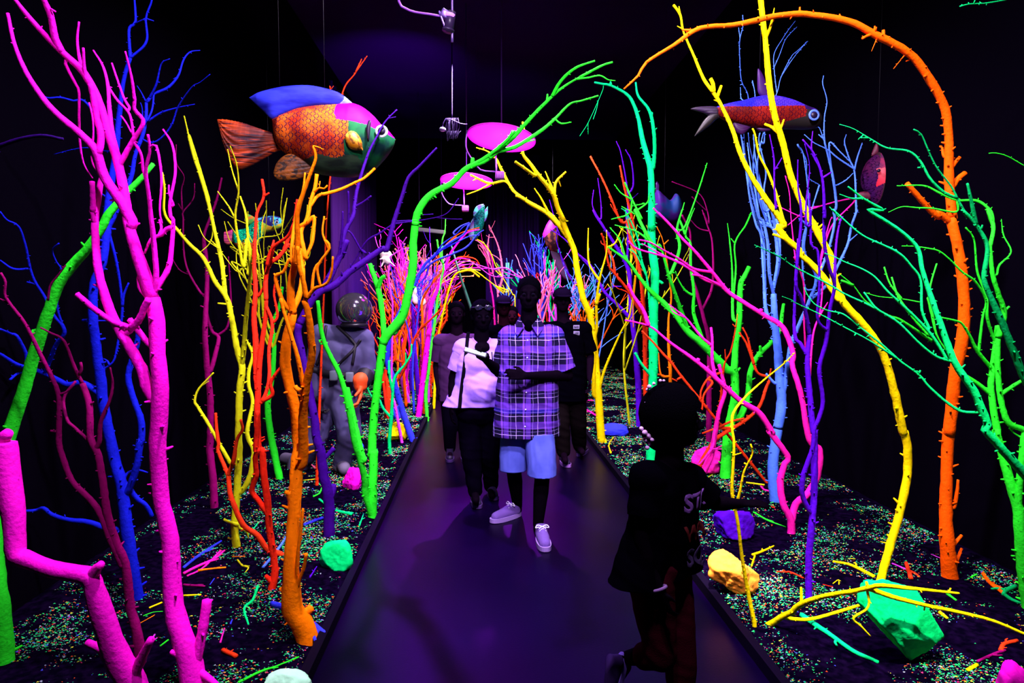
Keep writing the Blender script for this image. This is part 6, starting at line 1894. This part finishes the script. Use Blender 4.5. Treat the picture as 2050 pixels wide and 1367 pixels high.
bl_ = [el(lerp(chest, waist, .95) + f.normalized() * .055, (.165, .14, .15)), el(chest + side * .06 + f.normalized() * .07, (.085, .08, .08)), el(chest - side * .06 + f.normalized() * .07, (.085, .08, .08))]
tee = finish('t_shirt', shirt_solid(J, .98, 1.12, P(960, 812, D).z, side, chest, waist, loose=.02, flare=.1, wr=.007, voxel=.008, belly=bl_, seed=7), white_tee, parent=wom)
sleeve(J['sl'], J['el'], .72, .078, .074, white_tee, wom); sleeve(J['sr'], J['er'], .72, .078, .074, white_tee, wom)
# round neckline: blacklit skin showing in a scoop, modelled as a snug collar ring
vs = []; fs = []; n = 30; nkp = J['neck'] + Vector((0, 0, -.045))
ring = []
bvh = BVHTree.FromPolygons([v.co + ORG[tee.name] for v in tee.data.vertices], [p.vertices[:] for p in tee.data.polygons])
pts = []
for k in range(n + 1):
    t = 2 * math.pi * k / n; p = nkp + side * .068 * math.cos(t) + f.normalized() * .07 * math.sin(t) + Vector((0, 0, .5)); h = bvh.ray_cast(p, Vector((0, 0, -1)))
    pts.append((h[0] if h[0] is not None else p - Vector((0, 0, .5))))
tube_into(vs, fs, [(p, .006) for p in pts], 8, random.Random(1), 0); py_obj('neckline', vs, fs, white_tee, parent=tee)
# near-black skin inside the scoop
me = solid([el(nkp + f.normalized() * .045 + Vector((0, 0, -.012)), (.066, .062, .050)), rc(nkp, J['neck'] + Vector((0, 0, .05)), .058, .050)], .007, 3); finish('chest_skin', me, skin_uv_dark, parent=wom)
pr = [rc(J['pelvis'] - side * .07, J['pelvis'] + side * .07, .128, .128), rc(J['hl'], J['kl'], .105, .082), rc(J['kl'], J['al'], .08, .058), rc(J['hr'], J['kr'], .105, .082), rc(J['kr'], J['ar'], .08, .058)]
finish('trousers', solid(pr, .009, 3, wrinkle=.005), denim, parent=wom)
hm = [el(T(0, -.012, .042), (.090, .104, .092), M), el(T(.0, -.055, -.01), (.084, .062, .10), M)]
finish('hair', solid(hm, .007, 2, cuts=[(T(0, .058, .04), -(M @ Vector((0, -.75, .6))))]), hair_m, parent=wom)
dk = plain('dark_shoe', (.012, .006, .03), .5); dks = plain('dark_sole', (.05, .02, .12), .5)
shoe(J['al'], GR(955, 1014, 0), wom, dk, dks, 0.0, .92); shoe(J['ar'], GR(990, 1000, 0), wom, dk, dks, 0.0, .92)
U_ = side; V_ = Vector((0, 0, 1))
text_on('shirt_lettering', 'LLW', j(992, 712), U_, V_, .085, tee, plain('print_black', (.01, .01, .02), .6), tee)
# logo blob print
bm = bmesh.new(); c0 = j(951, 702); 
for k in range(24): pass
for (r0, mt, nm) in ((.030, MATS['print_black'], 'shirt_print'),):
    vv = []
    for k in range(28):
        t = 2 * math.pi * k / 28; p = c0 + side * r0 * 1.15 * math.cos(t) + Vector((0, 0, r0 * .55 * math.sin(t) - .3 * r0 * math.cos(t))); h = bvh.ray_cast(p + Vector((0, -.6, 0)), Vector((0, 1, 0)))
        vv.append(bm.verts.new((h[0] if h[0] is not None else p) + Vector((0, -.003, 0))))
    bm.faces.new(vv)
bm_obj('shirt_print', bm, MATS['print_black'], tee)
# strap and sunglasses
vs = []; fs = []; pts = []
for (x, y) in ((938, 664), (936, 676), (934, 700), (930, 735), (926, 765), (923, 790), (921, 812)):
    p = j(x, y); h = bvh.ray_cast(p + Vector((0, -.6, 0)), Vector((0, 1, 0))); pts.append((h[0] if h[0] is not None and y > 680 else p + Vector((0, -.02, 0))) + Vector((0, -.006, 0)))
for i in range(len(pts)):
    wv = side * .014
    for q in (pts[i] - wv, pts[i] + wv, pts[i] + wv + Vector((0, .004, 0)), pts[i] - wv + Vector((0, .004, 0))): vs.append(q)
for i in range(len(pts) - 1):
    for k in range(4): fs.append((4 * i + k, 4 * i + (k + 1) % 4, 4 * i + 4 + (k + 1) % 4, 4 * i + 4 + k))
fs += [(0, 1, 2, 3), (4 * len(pts) - 1, 4 * len(pts) - 2, 4 * len(pts) - 3, 4 * len(pts) - 4)]
bs = py_obj('bag_strap', vs, fs, plain('strap_black', (.002, .0015, .004), .8, spec=.01), origin=pts[-1], smooth=False); tag(bs, 'narrow black strap running down the front of the white T-shirt', 'strap')
sgp = T(0, .082, .072); sg = thing('sunglasses', 'dark sunglasses pushed up on the hair of the woman in white', 'sunglasses', sgp)
for sx in (-1, 1):
    bm = bmesh.new(); bmesh.ops.create_uvsphere(bm, u_segments=18, v_segments=12, radius=1, matrix=Matrix.Translation(T(sx * .036, .088, .075)) @ M.to_4x4() @ Matrix.Diagonal((.030, .008, .021, 1)))
    bm_obj('lens', bm, plain('sunglass', (.01, .01, .02), .05, spec=1.0), sg)
vs = []; fs = []
for sx in (-1, 1): tube_into(vs, fs, catmull([T(sx * .066, .082, .078), T(sx * .088, .04, .07), T(sx * .090, -.03, .045)], [.003] * 3, .01), 6, random.Random(1), 0)
tube_into(vs, fs, [(T(-.012, .094, .078), .0025), (T(.012, .094, .078), .0025)], 6, random.Random(1), 0)
py_obj('frame', vs, fs, ink, parent=sg)

# ---------- man with cap behind
D = 6.6
J = dict(head=j(1126, 602), neck=j(1128, 643, .02), sl=j(1094, 660, .02), sr=j(1168, 660, .02), el=j(1082, 712, .04), er=j(1182, 712, .04), wl=j(1090, 760, -.06), wr=j(1180, 758, -.1),
         pelvis=j(1134, 770, .02), hl=j(1118, 780, .03), hr=j(1152, 780, 0), kl=j(1124, 850, -.04), kr=j(1158, 846, .1), al=j(1128, 902, .0), ar=j(1160, 892, .3), tl=j(1132, 922, -.25), tr=j(1166, 905, .05))
f = Vector((.0, -1, 0))
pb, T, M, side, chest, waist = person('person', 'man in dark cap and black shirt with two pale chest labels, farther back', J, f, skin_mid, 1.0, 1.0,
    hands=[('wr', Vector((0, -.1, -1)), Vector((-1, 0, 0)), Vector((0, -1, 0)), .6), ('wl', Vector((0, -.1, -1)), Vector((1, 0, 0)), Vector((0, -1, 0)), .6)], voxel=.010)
sh = finish('shirt', shirt_solid(J, 1.0, 1.0, P(1134, 800, D).z, side, chest, waist, loose=.03, wr=.007, seed=3), black_knit, parent=pb)
sleeve(J['sl'], J['el'], .85, .078, .078, black_knit, pb); sleeve(J['sr'], J['er'], .85, .078, .078, black_knit, pb)
pr = [rc(J['pelvis'] - side * .07, J['pelvis'] + side * .07, .125, .125), rc(J['hl'], J['kl'], .10, .085), rc(J['kl'], J['al'], .085, .07), rc(J['hr'], J['kr'], .10, .085), rc(J['kr'], J['ar'], .085, .07)]
finish('trousers', solid(pr, .011, 3, wrinkle=.006), plain('olive_cloth', (.004, .0025, .003), .9, spec=.0), parent=pb)
def cap(T, M, root, mat, s=1.0, brim=1, face='f'):
    me = solid([el(T(0, -.008, .055), (.094 * s, .108 * s, .078 * s), M)], .007, 2, cuts=[(T(0, 0, .038), -(M @ Vector((0, .08, 1))))])
    o = finish('cap', me, mat, parent=root)
    bm = bmesh.new(); bmesh.ops.create_uvsphere(bm, u_segments=24, v_segments=8, radius=1, matrix=Matrix.Translation(T(0, .105 * s, .048)) @ (M @ Matrix.Rotation(-.15, 3, 'X')).to_4x4() @ Matrix.Diagonal((.072 * s, .065 * s, .007, 1)))
    bm_obj('cap_brim', bm, mat, o); return o
cap(T, M, pb, plain('cap_dark', (.004, .0015, .010), .9, spec=.0))
for k, (y, tx) in enumerate(((654, 'BAR'), (666, 'HIZ'))):
    c = j(1152, y); bvh = BVHTree.FromPolygons([v.co + ORG[sh.name] for v in sh.data.vertices], [p.vertices[:] for p in sh.data.polygons]); h = bvh.ray_cast(c + Vector((0, -.6, 0)), Vector((0, 1, 0)))
    q = (h[0] if h[0] is not None else c) + Vector((0, -.006, 0)); bm = bmesh.new(); box(bm, q, (.060, .006, .038), None, .002); lb = bm_obj('chest_label', bm, plain('label_pale', (.22, .18, .34), .8), sh if False else pb, label='pale chest label')
    text_on('label_lettering', tx, q + Vector((0, -.004, 0)), Vector((1, 0, 0)), Vector((0, 0, 1)), .024, None, MATS['print_black'], lb, bold=.03)
shoe(J['al'], GR(1133, 932, 0), pb, dk, plain('sole_violet', (.30, .12, .5), .5), 0.0, 1.0, lace); shoe(J['ar'], GR(1170, 905, 0), pb, dk, dks, 0.0, 1.0)

# ---------- visitors farther back
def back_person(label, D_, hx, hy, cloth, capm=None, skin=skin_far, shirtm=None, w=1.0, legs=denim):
    global D
    D = D_; k = 6.6 / D_
    q = lambda dx, dy, d=0.0: P(hx + dx * k, hy + dy * k, D_ + d)
    gy = 600 + F * H / D_
    J = dict(head=q(0, 0), neck=q(1, 41, .02), sl=q(-34, 58, .02), sr=q(36, 58, .02), el=q(-42, 110, .04), er=q(44, 110, .04), wl=q(-38, 158, -.05), wr=q(42, 158, -.05), pelvis=q(2, 168, .02), hl=q(-14, 178, .03), hr=q(18, 178))
    for s_, dx in (('l', -14), ('r', 18)):
        a = P(hx + dx * k, gy - 22 * k, D_ + .02); J['a' + s_] = a; J['k' + s_] = lerp(J['h' + s_], a, .5) + Vector((0, -.03, 0)); J['t' + s_] = P(hx + dx * k, gy - 4 * k, D_ - .2)
    f = Vector((.05, -1, 0))
    r, T, M, side, chest, waist = person('person', label, J, f, skin, .96, w, hands=[('wl', Vector((0, -.1, -1)), Vector((1, 0, 0)), Vector((0, -1, 0)), .6), ('wr', Vector((0, -.1, -1)), Vector((-1, 0, 0)), Vector((0, -1, 0)), .6)], voxel=.011)
    finish('shirt', shirt_solid(J, 1.0, w, J['pelvis'].z - .06, side, chest, waist, loose=.02, wr=.005), cloth, parent=r)
    sleeve(J['sl'], J['el'], .8, .07, .068, cloth, r); sleeve(J['sr'], J['er'], .8, .07, .068, cloth, r)
    pr = [rc(J['pelvis'] - side * .07, J['pelvis'] + side * .07, .12, .12), rc(J['hl'], J['kl'], .10, .075), rc(J['kl'], J['al'], .075, .06), rc(J['hr'], J['kr'], .10, .075), rc(J['kr'], J['ar'], .075, .06)]
    finish('trousers', solid(pr, .012, 3), legs, parent=r)
    hm = [el(T(0, -.014, .040), (.086, .102, .092), M), el(T(0, -.055, -.02), (.078, .058, .10), M)]
    finish('hair', solid(hm, .009, 2, cuts=[(T(0, .055, .045), -(M @ Vector((0, -.75, .55))))]), hair_m, parent=r)
    if capm: cap(T, M, r, capm)
    for s_ in 'lr': shoe(J['a' + s_], Vector((J['t' + s_].x, J['t' + s_].y - .03, 0)), r, dk, dks, 0.0, .95)
back_person('visitor in dark cap, head seen between the woman in white and man in plaid', 7.7, 1008, 614, black_knit, MATS['cap_dark'])
back_person('visitor with dark hair peeking just left of the chin of the man in plaid', 8.6, 1024, 632, black_knit)
back_person('visitor with a pale lilac shoulder standing behind the woman in white on her left', 6.9, 914, 628, plain('dim_lilac', (.04, .01, .06), .9, spec=.05), skin=skin_mid)

# ---------- child in the foreground
D = 2.35
J = dict(head=j(1352, 842), neck=j(1340, 912, .0), sl=j(1298, 958, -.06), sr=j(1378, 962, .08), el=j(1285, 1080, -.10), er=j(1432, 1008, .10), wl=j(1318, 1178, -.14), wr=j(1484, 1008, .08),
         pelvis=j(1318, 1135, .0), hl=j(1302, 1155, -.05), hr=j(1338, 1155, .06), kl=j(1322, 1310, -.05), kr=j(1362, 1320, .05), al=j(1252, 1318, .04), ar=j(1368, 1475, .05), tl=j(1236, 1360, .05), tr=j(1425, 1505, .03))
f = Vector((.82, -.57, 0))
ch, T, M, side, chest, waist = person('person', 'child in black lettered T-shirt and dim red leggings, arm stretched right, in the foreground', J, f, skin_uv_dark, .68, .98,
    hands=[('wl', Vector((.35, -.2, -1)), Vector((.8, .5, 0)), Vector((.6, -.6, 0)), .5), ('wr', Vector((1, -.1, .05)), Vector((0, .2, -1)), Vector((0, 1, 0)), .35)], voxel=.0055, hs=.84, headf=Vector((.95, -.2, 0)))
for k_ in (): pass
tee2 = finish('t_shirt', shirt_solid(J, .72, .72, P(1320, 1145, D).z, side, chest, waist, loose=.035, flare=.12, wr=.006, voxel=.007, seed=5), black_knit, parent=ch)
sleeve(J['sl'], J['el'], .62, .062, .060, black_knit, ch); sleeve(J['sr'], J['er'], .75, .058, .056, black_knit, ch)
pr = [rc(J['pelvis'] - side * .04, J['pelvis'] + side * .04, .095, .095), rc(J['hl'], J['kl'], .082, .058), rc(J['hr'], J['kr'], .085, .060), rc(J['kl'], lerp(J['kl'], J['al'], .4), .055, .05), rc(J['kr'], lerp(J['kr'], J['ar'], .55), .060, .048)]
finish('leggings', solid(pr, .008, 3, wrinkle=.004), plain('dim_red_cloth', (.045, .003, .010), .95, spec=.0, bump=.3), parent=ch)
hp = [el(T(0, -.02, .03), (.108, .112, .110), M), el(T(-.02, -.05, -.03), (.095, .08, .09), M)]
R = random.Random(8)
for _ in range(26):
    v = Vector((R.gauss(0, 1), R.gauss(-.4, 1), R.gauss(.3, 1))).normalized(); hp.append(el(T(v.x * .078, -.02 + v.y * .08, .03 + v.z * .08), (.028, .028, .028)))
finish('hair', solid(hp, .006, 2, cuts=[(T(0, .060, .0), -(M @ Vector((0, -.9, .3))))]), hair_m, parent=ch)
def beads(label, pts, parent):
    for (x, y, d, r) in pts:
        bm = bmesh.new(); bmesh.ops.create_uvsphere(bm, u_segments=12, v_segments=8, radius=r, matrix=Matrix.Translation(P(x, y, D + d)))
        bm_obj('hair_bead', bm, plain('bead_lilac', (.75, .4, .85), .5), parent, label=label)
beads('pale lilac hair bead at the nape', [(1284, 858, -.02, .008), (1291, 866, -.03, .010), (1300, 872, -.03, .011), (1308, 874, -.03, .009), (1292, 880, -.02, .009), (1302, 886, -.02, .010), (1296, 896, -.02, .008), (1306, 880, -.04, .008)], ch)
beads('pale lilac hair bead on the crown', [(1300, 774, -.02, .008), (1309, 768, -.02, .006), (1322, 762, -.02, .006), (1329, 762, -.02, .005), (1296, 780, -.01, .006), (1293, 806, -.02, .005), (1292, 812, -.02, .005)], ch)
U2 = Vector((.86, .51, 0)); V2 = Vector((0, 0, 1))
glow = plain('print_lilac', (.16, .06, .30), .8, spec=.0)
for tx, y, mt in (('STA', 1000, glow), ('WA', 1062, plain('print_rust', (.08, .01, .012), .8, spec=.0)), ('SQ', 1110, plain('print_dim', (.05, .03, .10), .8, spec=.0))):
    text_on('shirt_lettering', tx, j(1384, y, .0), U2, V2, .085, tee2, mt, tee2, off=.003, bold=.04)
vs = []; fs = []; c = J['wl']; dd = (J['wl'] - J['el']).normalized(); a_ = dd.cross(Vector((0, 1, 0))).normalized(); b_ = dd.cross(a_)
tube_into(vs, fs, [(c + dd * .0 + (a_ * math.cos(t) + b_ * math.sin(t)) * .026, .006) for t in [2 * math.pi * k / 20 for k in range(21)]], 8, random.Random(1), 0)
py_obj('bracelet', vs, fs, plain('bracelet_pale', (.14, .07, .22), .7, spec=.02), parent=ch, label='pale violet bracelet')
shoe(J['ar'], Vector((J['tr'].x, J['tr'].y, 0)), ch, dk, dks, 0.0, .72)
d_ = (J['al'] - J['kl']).normalized(); shoe(J['al'], J['al'] + Vector((-.05, -.02, -.15)), ch, plain('pale_violet_shoe', (.02, .008, .06), .8, spec=.01), plain('bright_violet_sole', (.22, .12, .7), .6), None, .68)

# ---------- diver statue on the left bed
D = 6.25
c_suit = two('pale_suit', (.04, .033, .10), (.075, .068, .16), 3, .4, .6, rough=.75, bump=.2)
J = dict(head=j(709, 620, -.05), neck=j(702, 668, 0), sl=j(642, 668, .05), sr=j(728, 678, -.02), el=j(624, 740, .05), er=j(738, 735, -.06), wl=j(640, 790, -.1), wr=j(722, 772, -.2),
         pelvis=j(672, 792, .05), hl=j(652, 812, .06), hr=j(690, 812, 0), kl=j(628, 882, -.05), kr=j(700, 868, -.12), al=j(592, 948, .12), ar=j(684, 930, .0), tl=j(572, 962, .28), tr=j(690, 944, -.16))
f = Vector((.45, -1, 0)).normalized()
st = thing('diver_statue', 'kneeling diver mannequin in pale suit with mirrored round helmet and black harness', 'statue', Vector((P(660, 900, D).x, D, 0.03)))
side = (J['sr'] - J['sl']).normalized(); chest = lerp(J['neck'], J['pelvis'], .33); waist = lerp(J['neck'], J['pelvis'], .7)
pr = [rc(J['sl'], J['sr'], .095, .095), rc(chest - side * .08, waist - side * .06, .15, .13), rc(chest + side * .08, waist + side * .06, .15, .13), rc(waist, J['pelvis'], .16, .16), rc(J['pelvis'] - side * .07, J['pelvis'] + side * .07, .14, .14), rc(J['neck'], chest, .08, .12)]
for a, b, c in (('sl', 'el', 'wl'), ('sr', 'er', 'wr')): pr += [rc(J[a], J[b], .088, .072), rc(J[b], J[c], .070, .055)]
for a, b, c, t in (('hl', 'kl', 'al', 'tl'), ('hr', 'kr', 'ar', 'tr')): pr += [rc(J[a], J[b], .135, .105), rc(J[b], J[c], .105, .078)]
finish('suit', solid(pr, .011, 5, wrinkle=.008, wfreq=(4, 4, 9)), c_suit, parent=st)
bm = bmesh.new(); hc = J['head']; bmesh.ops.create_uvsphere(bm, u_segments=40, v_segments=28, radius=.163, matrix=Matrix.Translation(hc) @ Matrix.Diagonal((1, 1, .95, 1)))
hel = bm_obj('helmet', bm, plain('mirror_helmet', (.42, .36, .5), .08, .95), st)
vs = []; fs = []
tube_into(vs, fs, [(hc + Vector((0, 0, -.135)) + Vector((math.cos(t) * .105, math.sin(t) * .105, 0)), .018) for t in [2 * math.pi * k / 32 for k in range(33)]], 10, random.Random(1), 0)
py_obj('helmet_collar', vs, fs, plain('collar_black', (.01, .008, .015), .35), parent=hel)
suit_o = st.children[0]
bvh = BVHTree.FromPolygons([v.co + ORG['suit'] for v in bpy.data.objects['suit'].data.vertices], [p.vertices[:] for p in bpy.data.objects['suit'].data.polygons])
def strap(pxs, wd, nm, mat):
    vs = []; fs = []; pts = []
    for i in range(len(pxs) - 1):
        for k in range(8):
            t = k / 8; x = pxs[i][0] * (1 - t) + pxs[i + 1][0] * t; y = pxs[i][1] * (1 - t) + pxs[i + 1][1] * t
            o_ = P(x, y, D - .9); h = bvh.ray_cast(o_, (P(x, y, D) - o_).normalized())
            if h[0] is not None: pts.append((h[0] + Vector((0, -.006, 0)), wd))
    if len(pts) > 2: tube_into(vs, fs, pts, 6, random.Random(1), 0); py_obj(nm, vs, fs, mat, parent=st)
hb = plain('harness_black', (.008, .006, .012), .6)
strap([(656, 630), (648, 690), (632, 735)], .014, 'harness_strap', hb); strap([(672, 650), (700, 675), (712, 690), (705, 735)], .014, 'harness_strap', hb)
strap([(722, 680), (706, 702), (672, 735)], .013, 'harness_strap', hb); strap([(626, 738), (640, 744), (662, 749), (690, 752), (712, 748)], .034, 'belt', hb)
me = solid(hand_prims(J['wr'], Vector((.0, -.5, -1)), Vector((-1, -.2, .2)), Vector((.2, -1, 0)), 1.5, .9) + [rc(J['wr'] + Vector((0, 0, .05)), J['wr'], .07, .06)], .007, 3)
finish('glove', me, plain('orange_glove', (.85, .08, .01), .6), parent=st, label='orange glove')
me = solid([rc(lerp(J['er'], J['wr'], .45), lerp(J['er'], J['wr'], .72), .078, .078)], .009, 2); finish('cuff', me, hb, parent=st)
me = solid(hand_prims(J['wl'], Vector((.1, -.5, -1)), Vector((1, -.2, .2)), Vector((-.2, -1, 0)), 1.3, .9), .008, 3); finish('glove', me, hb, parent=st)
for a, t in (('ar', J['tr']), ('al', J['tl'])):
    p0 = Vector((J[a].x, J[a].y, .10)); p1 = Vector((t.x, t.y, .09)); finish('boot', solid([rc(J[a], p0, .085, .07), rc(p0, p1, .062, .055)], .009, 2, cuts=[(Vector((0, 0, .035)), Vector((0, 0, -1)))]), plain('grey_boot', (.12, .10, .16), .7), parent=st)
bm = bmesh.new()
for (x, y) in ((668, 752), (700, 755)): box(bm, P(x, y, D - .2), (.07, .05, .09), None, .012)
bm_obj('belt_pouch', bm, plain('pouch_grey', (.10, .12, .16), .7), st)
# pale sculpted blossoms caught in the far left trees
for (x, y, D2, lbl, sz) in ((772, 516, 7.5, 'pale knotted blossom high among the pink stems left of the green limb', 1.0), (838, 590, 10.0, 'white knotted blossom glowing in the middle of the left thicket', 1.25)):
    c = P(x, y, D2); R = random.Random(int(x)); s_ = D2 / F
    pr = [el(c + Vector((R.uniform(-7, 7) * s_ * sz, R.uniform(-.03, .03), R.uniform(-13, 13) * s_ * sz)), (6 * s_ * sz, 5 * s_ * sz, 7 * s_ * sz)) for _ in range(7)]
    pr += [rc(c, c + Vector((R.uniform(-14, 20) * s_ * sz, R.uniform(-.04, .04), R.uniform(-24, 10) * s_ * sz)), 3 * s_, 1.5 * s_) for _ in range(5)]
    o = finish('knotted_blossom', solid(pr, .010, 2), plain('blossom_pale', (.95, .75, .7), .6), origin=c); tag(o, lbl, 'blossom')
